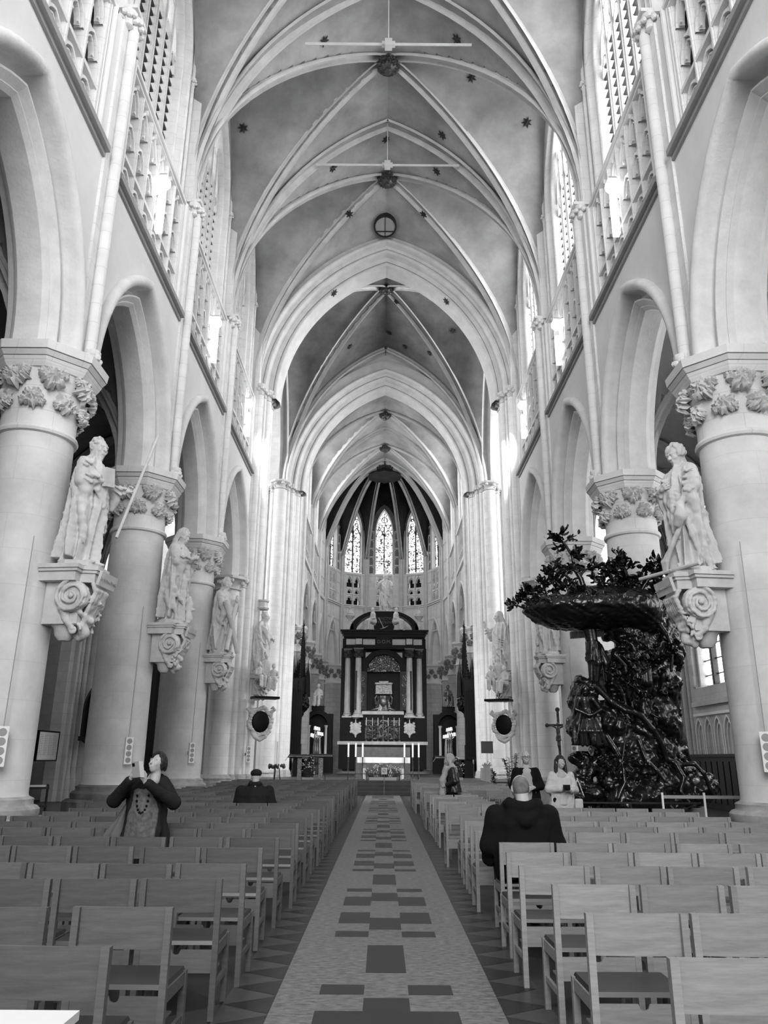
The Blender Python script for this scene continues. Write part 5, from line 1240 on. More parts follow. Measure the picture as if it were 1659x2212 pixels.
leafy_branch('tree_branch',[(1400,1300,-.2),(1412,1270,-.3),(1420,1245,-.3)],.05,60,6,6,.15)
for i,(px,py,n) in enumerate(((1150,1290,60),(1175,1275,70),(1200,1265,60),(1225,1280,50),(1300,1275,40),(1135,1300,30),(1255,1285,40),(1365,1285,50),(1425,1310,60),(1420,1285,60))):
    leafy_branch('tree_branch',[(px+8,py+20,-.3),(px+3,py,-.4),(px-5,py-18,-.45)],.035,n,5,20+i,.14,.2)
leafy_branch('tree_branch',[(1135,1315,-.2),(1118,1308,-.3),(1103,1308,-.35)],.03,26,3,40,.13,.12)
leafy_branch('vine_leaves',[(1380,1460,-.75),(1410,1440,-.75),(1440,1400,-.6)],.03,150,9,41,.11,.4)
leafy_branch('vine_leaves',[(1350,1440,-.75),(1360,1480,-.8),(1395,1500,-.75)],.03,110,9,42,.10,.4)
leafy_branch('vine_leaves',[(1350,1600,-.85),(1345,1640,-.9),(1330,1680,-.9)],.03,90,9,43,.09,.4)
# belt barrier in front of the pulpit
def post(name,x,y,h,label): 
    root=empty(name,(x,y,0),0,label,'barrier post'); b=MB(); b.tube([(0,0,.03),(0,0,h)],.022,10); b.build('upright','white',root,smooth=60); b=MB(); b.lathe([(0,0),(.17,0),(.17,.02),(.03,.05)],n=20); b.build('foot','grey',root,smooth=40); return root
p=onY(1429,1702,15.9); p1=post('barrier_post',p.x,p.y,1.02,'white barrier post at the left end of the belt before the pulpit')
q_=onY(1519,1702,15.9); post('barrier_post',q_.x,q_.y,1.02,'white barrier post in the middle of the belt before the pulpit')
b=MB(); b.box(0,2.9,-.004,.004,-.06,.0); b.build('belt','grey',loc=(p.x,p.y,.97),label='grey belt stretched from the posts to the right column',cat='belt')
b=MB(); b.box(-1.55,1.4,-.02,.02,-.03,.0); b.tube([(-1.5,0,0),(-1.5,0,-.82)],.02,6); b.tube([(.0,0,0),(.0,0,-.82)],.02,6); b.build('low_rail','iron',loc=(4.9,16.3,.82),label='low black rail in front of the pulpit foot',cat='rail')
# ---------------------------------------------------------------- high altar (retable)
YR=57.0
def RX(zx,zy=1000): return onY(720+zx/6.914,1300+zy/6.914,YR).x
def RZ(zy): return onY(829,1300+zy/6.914,YR).z
MT['marblew']=mat('white_marble',.55,.4,.4,c2=.36,scale=3,stretch=(1,1,.4)); MT['silver']=mat('chased_silver',.28,.3,.5,metal=.7,c2=.04,scale=14,bump=.6,bscale=25)
ret=empty('high_altar',(0,YR,0),0,'tall black and white marble high altar with open silver shrine doors','altar')
def rb(name,boxes,m,parent=ret):
    b=MB()
    for (x0,x1,y0,y1,zt,zb) in boxes: b.box(RX(x0)-.0,RX(x1),y0,y1,RZ(zb),RZ(zt))
    return b.build(name,m,parent)
rb('cornice',[(100,1420,-.75,.6,440,465),(125,1395,-.65,.6,465,500),(150,1370,-.55,.6,500,545)],'black')
rb('entablature',[(165,1345,-.35,.6,545,665),(185,1340,-.5,.6,662,720),(640,870,-.6,.3,545,700)],'black')
for (x0,x1,y0) in ((190,330,-.42),(335,425,-.66),(440,620,-.42),(880,1075,-.42),(1088,1178,-.66),(1195,1322,-.42)):
    rb('marble_panel',[(x0,x1,y0,-.3,572,655)],'marblew')
rb('back_wall',[(130,1385,.3,.8,545,2100),(120,300,-.1,.5,700,2080),(1210,1390,-.1,.5,700,2080),(300,490,.1,.5,700,1690),(1020,1210,.1,.5,700,1690)],'black')
rb('niche_lining',[(490,1020,.9,1.1,750,1690)],'blackmat')
F=lambda u,z,d:(u,d,z)
b=MB(); cx=RX(755); cz=RZ(1050); r1=RX(1010)-cx
barc=lambda r,n=20:[(cx+r*math.cos(PI*i/n),cz+r*math.sin(PI*i/n)) for i in range(n+1)]
for (ra,rb_,d) in ((r1,r1+.16,-.35),(r1+.16,r1+.36,-.25)):
    A=barc(ra);B=barc(rb_); b.grid([[(x,d,z) for x,z in A],[(x,d,z) for x,z in B],[(x,.4,z) for x,z in B]]); b.grid([[(x,d,z) for x,z in A],[(x,.4,z) for x,z in A]])
b.build('arch_frame','black',ret,smooth=30)
for (tx,s_) in ((480,1),(1030,-1)):
    b=MB(); x=RX(tx); z=RZ(760); b.add([(x,-.1,z),(x+s_*.42,-.1,z),(x,-.1,z-.4),(x,.1,z),(x+s_*.42,.1,z),(x,.1,z-.4)],[(0,1,2),(3,5,4),(0,3,4,1),(0,2,5,3),(1,4,5,2)]); b.build('spandrel','marblew',ret)
V=Vol((-1.4,-.4,RZ(1055)),(1.4,.3,RZ(780)),.03)
X,Y_,Z=V.ax[0][:,None,None],V.ax[1][None,:,None],V.ax[2][None,None,:]
V.D=np.maximum(np.maximum(np.sqrt((X-cx)**2+(Z-cz)**2)-r1,-(Z-cz)),np.abs(Y_)-.06).astype(np.float32)
for i in range(150):
    a=rs.uniform(0,PI); r=r1*math.sqrt(rs.uniform(.02,.88)); x=cx+r*math.cos(a); z=cz+r*math.sin(a)+.03; V.path([(x,-.07,z),(x+rs.uniform(-.12,.12),-.10,z+rs.uniform(-.08,.08)),(x+rs.uniform(-.15,.15),-.08,z+rs.uniform(-.1,.1))],[.03,.045,.02],.01)
V.mesh('lunette_relief','silver',ret)
def altar_col(x,y,r,zb,zc,zt,flute):
    root=MB(); root.lathe([(r*1.05,zb),(r*1.02,zb+.1),(r,zb+1.4),(r*.86,zc)],(x,y,0),24); o=root.build('marble_column','marblew',ret,smooth=40)
    c=MB(); c.lathe([(r*.86,zc),(r*1.0,zc+.03),(r*.9,zc+.08),(r*1.0,zc+.3),(r*1.35,zt-.1)],(x,y,0),16,fold=lambda q,z,a:q*(1+.12*abs(math.sin(4*a+z*9)))); c.box(x-r*1.45,x+r*1.45,y-r*1.45,y+r*1.45,zt-.1,zt)
    for j in range(8):
        a=2*PI*j/8; out=Vector((math.cos(a),math.sin(a),.1)); tn=Vector((-math.sin(a),math.cos(a),0)); leaf_cluster(c,(x+math.cos(a)*r*1.1,y+math.sin(a)*r*1.1,zc+.22+.2*(j%2)),out,tn,Vector((0,0,1)),.13)
    c.build('column_capital','gold',o,smooth=50)
    c=MB(); c.lathe([(r*1.5,zb-.22),(r*1.5,zb-.15),(r*1.2,zb-.08),(r*1.35,zb-.04),(r*1.05,zb+.02)],(x,y,0),20); c.box(x-r*1.6,x+r*1.6,y-r*1.6,y+r*1.6,zb-.34,zb-.22); c.build('column_base','marblew',o,smooth=30)
for zx,y,r in ((375,-.55,.245),(1133,-.55,.245),(215,-.22,.215),(1282,-.22,.215)):
    altar_col(RX(zx,1200),y,r,RZ(1665),RZ(855),RZ(715),False)
for s_,(x0,x1) in ((-1,(335,495)),(1,(1003,1165))):
    root=empty('shrine_door',(RX(x1 if s_<0 else x0),-.25,0),0); root.parent=ret; root['label']='open shrine door with two silver reliefs'
    b=MB(); w_=.95; b.box(-.02 if s_>0 else -w_,w_ if s_>0 else .02,-.05,.05,RZ(1625),RZ(1050)); root.rotation_euler=(0,0,s_*-math.radians(35)); b.build('door_leaf','gold',root)
    for (za,zb) in ((1090,1300),(1370,1590)):
        V=Vol((-.42,-.2,RZ(zb)),(.42,.1,RZ(za)),.025); z0,z1=RZ(zb),RZ(za); V.box((0,-.04,(z0+z1)/2),(.34,.03,(z1-z0)/2-.04),.01)
        for i in range(50): x=rs.uniform(-.28,.28); z=rs.uniform(z0+.1,z1-.1); V.path([(x,-.07,z),(x+rs.uniform(-.08,.08),-.09,z+rs.uniform(-.1,.1))],[.03,.025],.01)
        V.mesh('silver_relief','silver',root,off=(s_*w_/2,0,0))
rb('shrine_shelf',[(440,1050,-.6,.9,1640,1690)],'marblew')
rel_=empty('reliquary',(RX(755),YR-.1,RZ(1640)),0,'ornate silver reliquary casket in the altar niche','reliquary')
b=MB(); zz=lambda zy:RZ(zy)-RZ(1640); b.box(-.58,.58,-.3,.3,zz(1345),zz(1250)); b.box(-.63,.63,-.34,.34,zz(1240),zz(1215)); b.box(-.60,.60,-.33,.33,zz(1385),zz(1345)); b.box(-.34,.34,-.2,.2,zz(1215),zz(1190)); 
for i in range(6): b.box(-.56+.2*i,-.50+.2*i,-.33,-.3,zz(1340),zz(1250))
b.build('casket','silver',rel_)
V=Vol((-.95,-.5,-.05),(.95,.5,1.25),.025); V.robe([(0,0,0,.75,.35),(.25,0,0,.55,.33),(.8,0,0,.42,.3),(1.1,0,0,.58,.32)],(8,.04,.2),.05,3)
for s_ in (-1,1): V.path([(s_*.55,-.2,.5),(s_*.62,-.3,.9),(s_*.5,-.3,1.1)],[.08,.06,.05],.03); V.path([(s_*.4,-.2,.2),(s_*.7,-.25,.12),(s_*.85,-.2,.08)],[.09,.07,.05],.03)
V.ell((0,-.3,.65),(.26,.12,.3),.03); V.mesh('scrolled_base','silver',rel_)
rb('podium',[(130,1385,-.5,.6,1700,2085)],'black')
def relief(name,x0,x1,zt,zb,y,m,n,parent=ret,th=.04,seed=0):
    rr=np.random.RandomState(seed); a,b_=RX(x0),RX(x1); z0,z1=RZ(zb),RZ(zt); V=Vol((a-.05,y-.25,z0-.05),(b_+.05,y+.1,z1+.05),.03); V.box(((a+b_)/2,y,(z0+z1)/2),((b_-a)/2,th,(z1-z0)/2),.01)
    for i in range(n): x=rr.uniform(a+.08,b_-.08); z=rr.uniform(z0+.08,z1-.08); V.path([(x,y-.05,z),(x+rr.uniform(-.1,.1),y-.1,z+rr.uniform(-.1,.1)),(x+rr.uniform(-.12,.12),y-.06,z+rr.uniform(-.12,.12))],[.03,.05,.025],.01)
    return V.mesh(name,m,parent)
MT['bronze']=mat('dull_bronze',.13,.35,.5,metal=.4,c2=.02,scale=10)
relief('podium_relief',485,1000,1770,2060,-.55,'bronze',130)
for zx in (352,1132):
    V=Vol((-.5,-.3,-.9),(.5,.1,.9),.025); V.ell((0,0,-.1),(.38,.1,.42),.02); V.ell((0,-.05,-.05),(.22,.1,.26),.02)
    for s_ in (-1,1):
        for j in range(4): V.ell((s_*(.30+.03*(j%2)),-.04,.28-.2*j),(.10,.07,.10),.03)
    V.cap((0,0,.3),(0,0,.55),.05,None,.02); V.ell((0,0,.62),(.28,.08,.03),.01); V.ell((0,0,.68),(.1,.08,.06),.01); V.cap((0,0,-.5),(0,0,-.68),.1,.05,.02)
    V.mesh('coat_of_arms','statue',ret,off=(RX(zx),-.58,(RZ(1775)+RZ(2010))/2+.05),scale=.98)
rb('altar_table',[(100,1385,-1.3,-.5,2092,2140)],'marblew'); rb('table_support',[(120,1365,-1.2,-.5,2140,2500)],'black')
# broken pediment, pedestal
for s_ in (-1,1):
    b=MB(); pin=[];pout=[]; xc=RX(757); x0=abs(RX(1275)-xc); xi=abs(RX(985)-xc); zb_=RZ(440); zt_=RZ(165)
    for i in range(13):
        t=i/12*math.radians(66); ro=x0; pout.append((xc+s_*ro*math.cos(t),zb_+ro*math.sin(t)*(zt_-zb_)/(ro*math.sin(math.radians(66))))); pin.append((xc+s_*(ro-.42)*math.cos(t),zb_+(ro-.42)*math.sin(t)*(zt_-zb_)/(ro*math.sin(math.radians(66)))))
    b.grid([[(x,-.5,z) for x,z in pin],[(x,-.5,z) for x,z in pout],[(x,.5,z) for x,z in pout]]); b.grid([[(x,-.5,z) for x,z in pin],[(x,.5,z) for x,z in pin]]); b.add([(pin[-1][0],-.5,pin[-1][1]),(pout[-1][0],-.5,pout[-1][1]),(pout[-1][0],.5,pout[-1][1]),(pin[-1][0],.5,pin[-1][1])],[(0,1,2,3)])
    b.build('pediment_segment','black',ret,smooth=30)
    b=MB(); x=RX(1105) if s_>0 else RX(405); b.add([(x-.25,-.3,zb_),(x+.3,-.3,zb_),(x-.2*s_,-.3,zb_+.5),(x-.25,-.1,zb_),(x+.3,-.1,zb_),(x-.2*s_,-.1,zb_+.5)],[(0,1,2),(3,5,4),(0,3,4,1),(0,2,5,3),(1,4,5,2)]); b.build('pediment_infill','marblew',ret)
    b=MB(); x=RX(1280) if s_>0 else RX(235); b.box(x-.28,x+.28,-.5,.1,zb_,RZ(345)); b.build('urn_block','marblew',ret)
    u=MB(); u.lathe([(.2,0),(.2,.08),(.08,.2),(.1,.3),(.32,.55),(.36,.62),(.2,.72),(.24,.78),(.16,.95),(.06,1.1),(.09,1.2),(0,1.32)],(x,-.2,RZ(345)),20,fold=lambda r,z,a:r*(1+.05*math.sin(8*a))); u.build('urn','statue',ret,smooth=40)
rb('pedestal',[(625,890,-.55,.4,165,450),(600,905,-.6,.4,370,400),(600,910,-.62,.45,165,185)],'black')
def text3d(body,size,loc,parent,m,rx=PI/2,ex=.01,rz=0):
    cu=bpy.data.curves.new('inscription','FONT'); cu.body=body; cu.size=size; cu.align_x='CENTER'; cu.align_y='CENTER'; cu.extrude=ex
    to=bpy.data.objects.new('tmp',cu); COL.objects.link(to); me=bpy.data.meshes.new_from_object(to); bpy.data.objects.remove(to); me.materials.append(MT[m]); io=bpy.data.objects.new('inscription',me); COL.objects.link(io); io.parent=parent; io.location=loc; io.rotation_euler=(rx,0,rz); return io
text3d('SANCTVS',.26,(RX(757),-.57,RZ(270)),ret,'gold'); text3d('RVMOLDVS',.26,(RX(757),-.57,RZ(325)),ret,'gold'); text3d('D.O.M.',.34,(RX(757),-.62,RZ(615)),ret,'gold')
MT['paler']=mat('pale_statue_stone',.62,.6,.3,var=.15,scale=3)
saint('bishop_statue',(RX(770),YR-.05,RZ(160)),0,'white mitred bishop statue on top of the high altar',2.95,yaw=.2,pitch=0,beard=1.2,hair='none',seed=21,h=.02,
   arms=[((-.20,.01,1.40),(-.36,-.10,1.25),(-.42,-.22,1.45),(0,-.1,1),(.4,-.6,0),.25,1),((.20,.01,1.40),(.34,-.10,1.16),(.36,-.24,1.25),(.3,-.5,.3),(-.5,.5,0),.8,-1)],
   extra=lambda V:(V.ell((0,-.02,1.84),(.085,.06,.15),.02),V.path([(.38,-.28,.5),(.36,-.28,1.3),(.34,-.28,1.85)],.018,.01)))
for s_,zx in ((-1,600),(1,920)):
    V=Vol((-.9,-.9,-.5),(.9,.6,1.4),.024); sitting(V,(0,0,0),1.35,s_*1.0,2+s_,lean=-.05); V.rough(.003,40,1)
    rt=empty('seated_statue',(RX(zx),YR-.75,RZ(440)+.42),0,'pale seated figure %s of the altar pedestal%s'%('left' if s_<0 else 'right',' with a pickaxe' if s_<0 else ''),'statue'); V.mesh('figure','paler',rt)
    if s_<0: b=MB(); b.tube([(.35,-.3,.4),(.75,-.35,-.4)],.03,6); b.tube([(.45,-.36,-.42),(.75,-.38,-.36),(1.05,-.36,-.2)],[.01,.04,.01],6); b.build('pickaxe','grey',rt)
# six altar candles and cross on the table
for i,zx in enumerate((508,596,675,822,907,981)):
    r_=empty('altar_candlestick',(RX(zx),YR-.9,RZ(2090)),0,'silver candlestick on the high altar shelf, %s from the left'%['first','second','third','fourth','fifth','sixth'][i],'candlestick','six candlesticks on the high altar')
    b=MB(); b.lathe([(.12,0),(.1,.05),(.03,.12),(.05,.3),(.025,.5),(.05,.8),(.03,1.0),(.07,1.05)],n=10); b.build('stem','silver',r_,smooth=40); b=MB(); b.lathe([(.025,1.05),(.025,1.6)],n=8); b.build('candle','white',r_)
r_=empty('altar_cross',(RX(750),YR-.95,RZ(2090)),0,'slender silver cross standing in the middle of the high altar','cross'); b=MB(); b.lathe([(.16,0),(.12,.08),(.04,.2),(.05,.5),(.03,.8)],n=10); b.box(-.02,.02,-.02,.02,.8,1.75); b.box(-.16,.16,-.02,.02,1.4,1.45); b.build('cross','silver',r_,smooth=30)
# ---------------------------------------------------------------- free-standing altar and sanctuary furniture
YA=41.0
al=empty('mass_altar',(.02,YA,.62),0,'free-standing altar with a white cloth and pale legs before the choir','altar')
b=MB(); b.box(-1.32,1.32,-.42,.42,1.0,1.06); b.build('tabletop','statue',al)
for x in (-.95,-.35,.35,.95): b=MB(); b.box(x-.09,x+.09,-.25,.25,0,1.0); b.build('leg','statue',al)
b=MB(); 
rows=[]
for z in (1.07,1.065,.95,.80): rows.append([(x,-.435-.01*math.sin(x*14)*(1.07-z)*4,z) for x in [-1.34+2.68*i/24 for i in range(25)]])
b.grid([[(x,.43,1.07) for x in [-1.34+2.68*i/24 for i in range(25)]]]+rows); 
for s in (-1,1): b.grid([[(s*1.34,y,1.07) for y in (-.435,0,.43)],[(s*1.35,y,.80) for y in (-.435,0,.43)]])
b.build('altar_cloth','white',loc=(.02,YA,.62),label='white linen cloth hanging over the free-standing altar',cat='tablecloth')
b=MB(); b.box(-1.45,1.45,-.05,.05,0,1.6); b.build('wooden_screen',mat('brown_panel',.10,.6,.3,c2=.06,scale=4),loc=(0,43.2,.62),label='brown wooden panel standing behind the white altar',cat='screen')
def flowers(name,loc,label,w=.9,d=.25,h=.6,n=90,seed=0,white=.4,pot=True):
    rr=np.random.RandomState(seed); root=empty(name,loc,0,label,'flowers'); L=MB(); W=MB()
    for i in range(n):
        x=rr.uniform(-w,w); y=rr.uniform(-d,d); hh=h*rr.uniform(.35,1)*(1-.4*abs(x)/w); p=Vector((x*.6,y*.6,0.08)); e=Vector((x,y,hh)); L.tube([p,p.lerp(e,.6),e],.006,3,cap=False)
        dv=Vector(rr.randn(3)).normalized(); dv.z=abs(dv.z)*.5; wv=dv.cross(Vector((0,0,1))).normalized() if abs(dv.z)<.99 else Vector((1,0,0)); l=.16
        for t0 in (0,):
            c=p.lerp(e,.7); L.add([tuple(c),tuple(c+dv*l*.5+wv*.03),tuple(c+dv*l),tuple(c+dv*l*.5-wv*.03),tuple(c+dv*l*.5+Vector((0,0,.012)))],[(0,1,4),(1,2,4),(2,3,4),(3,0,4)])
        if rr.rand()<white:
            for k in range(5):
                a=2*PI*k/5; q=e+Vector((math.cos(a)*.05,math.sin(a)*.05,.02)); W.add([tuple(e),tuple(e+Vector((math.cos(a-.5)*.035,math.sin(a-.5)*.035,.03))),tuple(q),tuple(e+Vector((math.cos(a+.5)*.035,math.sin(a+.5)*.035,.03)))],[(0,1,2,3)])
            W.ball(tuple(e),.02,5,3)
    L.build('stems_and_leaves',MT.setdefault('leafdark',mat('dark_leaves',.03,.5,.3)),root); W.build('blossoms','white',root)
    if pot: b=MB(); b.prism([(-w*.7,-d),(w*.7,-d),(w*.7,d),(-w*.7,d)],0,.14); b.build('trough','grey',root)
flowers('flower_arrangement',(.0,39.9,.62),'long white lily arrangement on the floor before the altar',.95,.22,.85,190,1,.5)
flowers('flower_arrangement',(-5.0,37.6,.0),'white flowers low beside the left platform wall, under the reading desk',.25,.2,.85,40,2,.5)
flowers('flower_arrangement',(-3.55,38.3,.62),'tall spray of white lilies beside the left reading desk',.35,.2,1.3,60,3,.5)
flowers('flower_arrangement',(3.7,40.2,.62),'white flowers partly hidden by the woman in the headscarf',.35,.2,1.2,50,4,.5)
flowers('flower_arrangement',(-5.6,36.2,.0),'leafy bouquet on the floor beside the tall candle',.35,.2,1.0,50,5,.25)
flowers('flower_arrangement',(4.8,37.5,1.25),'small white flowers on the marble pedestal',.2,.12,.35,26,6,.5)
# big candles on poles
for i,px in enumerate((752,768,783,874,892,905)):
    v=onY(px,1640,40.2); lb=['outermost left','second from the left','left, right beside the cloth','right, right beside the cloth','second from the right','outermost right'][i]
    r_=empty('floor_candlestick',(v.x,40.4,.62),0,'tall white candle on a steel pole, %s of the altar'%lb,'candlestick','tall candles around the altar'); b=MB(); b.lathe([(.14,0),(.14,.03),(.03,.06),(.03,1.05),(.05,1.08)],n=10); b.build('pole','silver',r_,smooth=40); b=MB(); b.lathe([(.042,1.08),(.042,1.75)],n=10); b.build('candle','white',r_)
# notice on a stand in the aisle
v=onY(830,1664,36.8); r_=empty('notice_stand',(v.x,36.8,0),0,'small white notice on a thin stand at the end of the aisle','sign'); b=MB(); b.tube([(0,0,.02),(0,0,1.0)],.015,6); b.lathe([(.18,0),(.18,.02),(0,.03)],n=16); b.build('stand','silver',r_); b=MB(); b.box(-.13,.13,-.012,.012,.95,1.23); b.build('panel','white',r_); b=MB(lambda x,y,z:(x,y,z)); b.tube([(.07*math.cos(a),-.016,1.10+.07*math.sin(a)) for a in [k*PI/8 for k in range(17)]],.007,4,cap=False); b.tube([(-.05,-.016,1.05),(.05,-.016,1.15)],.007,4); b.build('symbol','black',r_)
# rope barrier before the steps
r_=empty('chancel_rail',(0,39.3,.62),0,'thin dark metal rail across the top of the altar steps','rail'); b=MB(); b.box(-2.9,2.9,-.02,.02,.28,.31)
b.build('top_bar','iron',r_)
for x in (-2.8,-1.7,-.8,.8,1.7,2.8): b=MB(); b.tube([(x,0,0),(x,0,.3)],.018,6); b.build('upright','iron',r_)
# platform wall panels
for s in (-1,1):
    b=MB()
    for i in range(6): b.box(-1.75+.6*i,-1.75+.56+.6*i,-.03,.03,.0,.5); 
    b.box(-1.8,1.85,-.06,.06,.5,.56); b.build('marble_parapet','marblew',loc=(s*4.6,38.0,.0) if s<0 else (6.9,37.9,0),label='low pale marble parapet %s of the altar steps'%('left' if s<0 else 'right'),cat='parapet')
# reading desks
def desk(px,py,Y,label,w=.55):
    v=onY(px,py,Y); r_=empty('reading_desk',(v.x,Y,.62),0,label,'lectern'); h=v.z-.62; b=MB(); b.box(-.1,.1,-.06,.06,0,h-.05); b.build('stem','silver',r_); b=MB(); b.obox((0,0,h),(w,0,0),(0,.25,.06),(0,0,.02)); b.build('desk_top','black',r_); b=MB(); b.box(-w,w,-.27,-.25,h-.04,h); b.obox((-w-.05,-.27,h-.12),(.07,0,.1),(0,.01,0),(0,0,.02)); b.build('metal_edge','silver',r_)
desk(648,1633,38.6,'left reading desk with bent silver edge, nearest the pier'); desk(694,1632,39.6,'left reading desk right behind the lily spray')
desk(963,1636,41,'reading desk behind the woman in the headscarf')
# marble pedestal and tall plants, right
b=MB(); b.box(-.26,.26,-.26,.26,0,1.25); b.box(-.29,.29,-.29,.29,0,.08); b.build('pedestal','marblew',loc=(4.8,37.5,0),label='square pale marble pedestal with flowers, at the right crossing',cat='pedestal')
b=MB(); b.box(-.28,.28,-.04,.04,0,.55); b.build('wooden_board',mat('grey_board',.12,.7,.2,c2=.09,scale=3),loc=(4.95,38.3,1.9),label='square grey-brown panel on the pier above the pedestal',cat='panel')
def plant(x,y,label,h=1.7,seed=0,w=.22):
    rr=np.random.RandomState(seed); r_=empty('potted_plant',(x,y,0),0,label,'plant'); b=MB(); b.lathe([(.14,0),(.2,.32),(.22,.34),(.19,.34),(.0,.30)],n=14); b.build('pot','grey',r_,smooth=40)
    L=MB(); st=MB()
    for s_ in range(3):
        P=[Vector((0,0,.3)),Vector((rr.uniform(-.1,.1),rr.uniform(-.1,.1),h*.6)),Vector((rr.uniform(-.15,.15),rr.uniform(-.15,.15),h*rr.uniform(.85,1)))]; st.tube(P,.012,5)
        for i in range(45):
            t=rr.uniform(.15,1)*2; k=min(1,int(t)); p=P[k].lerp(P[k+1],t-k); a=rr.uniform(0,6.28); d=Vector((math.cos(a),math.sin(a),rr.uniform(-.2,.5))); wv=Vector((-math.sin(a),math.cos(a),0)); l=.13
            L.add([tuple(p),tuple(p+d*l*.5+wv*.03),tuple(p+d*l),tuple(p+d*l*.5-wv*.03),tuple(p+d*l*.5+Vector((0,0,.015)))],[(0,1,4),(1,2,4),(2,3,4),(3,0,4)])
    st.build('stems','leafdark',r_); L.build('leaves','leafdark',r_)
for i,(px,yy,hh,lb) in enumerate(((1066,30.9,1.3,'sparse low potted plant left of the tall pair'),(1098,30.8,1.9,'tall bushy potted plant, left of the pair by the right pier'),(1112,30.9,1.9,'tall bushy potted plant right behind the man with glasses'))):
    v=onY(px,1690,yy); plant(v.x,yy,lb,hh,i)
# wall crucifix on the right pier
v=onY(1207,1600,24.0)
r_=empty('crucifix',(6.72,30.6,1.55),math.radians(-25),'wooden crucifix on a pole beside the woman in the white cardigan','crucifix'); b=MB(); b.box(-.045,.045,-.03,.03,.0,1.9); b.box(-.42,.42,-.03,.03,1.30,1.38); b.ball((0,-.02,1.92),.09,10,6,1,.3,1); b.ball((-.44,-.02,1.34),.08,10,6,1,.3,1); b.ball((.44,-.02,1.34),.08,10,6,1,.3,1); b.build('cross','bronze',r_)
V=Vol((-.5,-.3,.3),(.5,.1,1.7),.014); V.path([(0,-.1,1.2),(.01,-.12,.95),(0,-.13,.6),(0,-.09,.42)],[.085,.075,.05,.03],.03); 
for s in (-1,1): V.path([(s*.08,-.1,1.24),(s*.2,-.08,1.30),(s*.36,-.06,1.36)],[.035,.028,.018],.02); hand(V,(s*.36,-.06,1.36),(s,0,.2),(0,-1,0),.6,.2,.3,s)
head(V,(0,-.12,1.36),-.2,.5,.8,'short',.62,3); V.robe([(.75,0,-.12,.10,.08),(.92,0,-.11,.10,.08)],(6,.01,.3),.02,2); V.mesh('corpus','bronze',r_)
# paschal candle stand, left
v=onY(596,1690,35.5); r_=empty('paschal_candle_stand',(v.x,35.5,0),0,'tall white candle with a leafy wreath on a black three-legged stand','candlestick'); b=MB()
for a in (0,2.1,4.2): b.tube([(math.cos(a)*.25,math.sin(a)*.25,0),(math.cos(a)*.12,math.sin(a)*.12,1.2)],.02,6)
b.build('stand','iron',r_); b=MB(); b.lathe([(.045,1.25),(.045,2.3)],n=10); b.build('candle','white',r_); b=MB()
for i in range(40): a=rs.uniform(0,6.28); b.ball((math.cos(a)*.33,math.sin(a)*.33,1.27+rs.uniform(-.06,.06)),.06,5,4)
b.build('wreath','leafdark',r_)
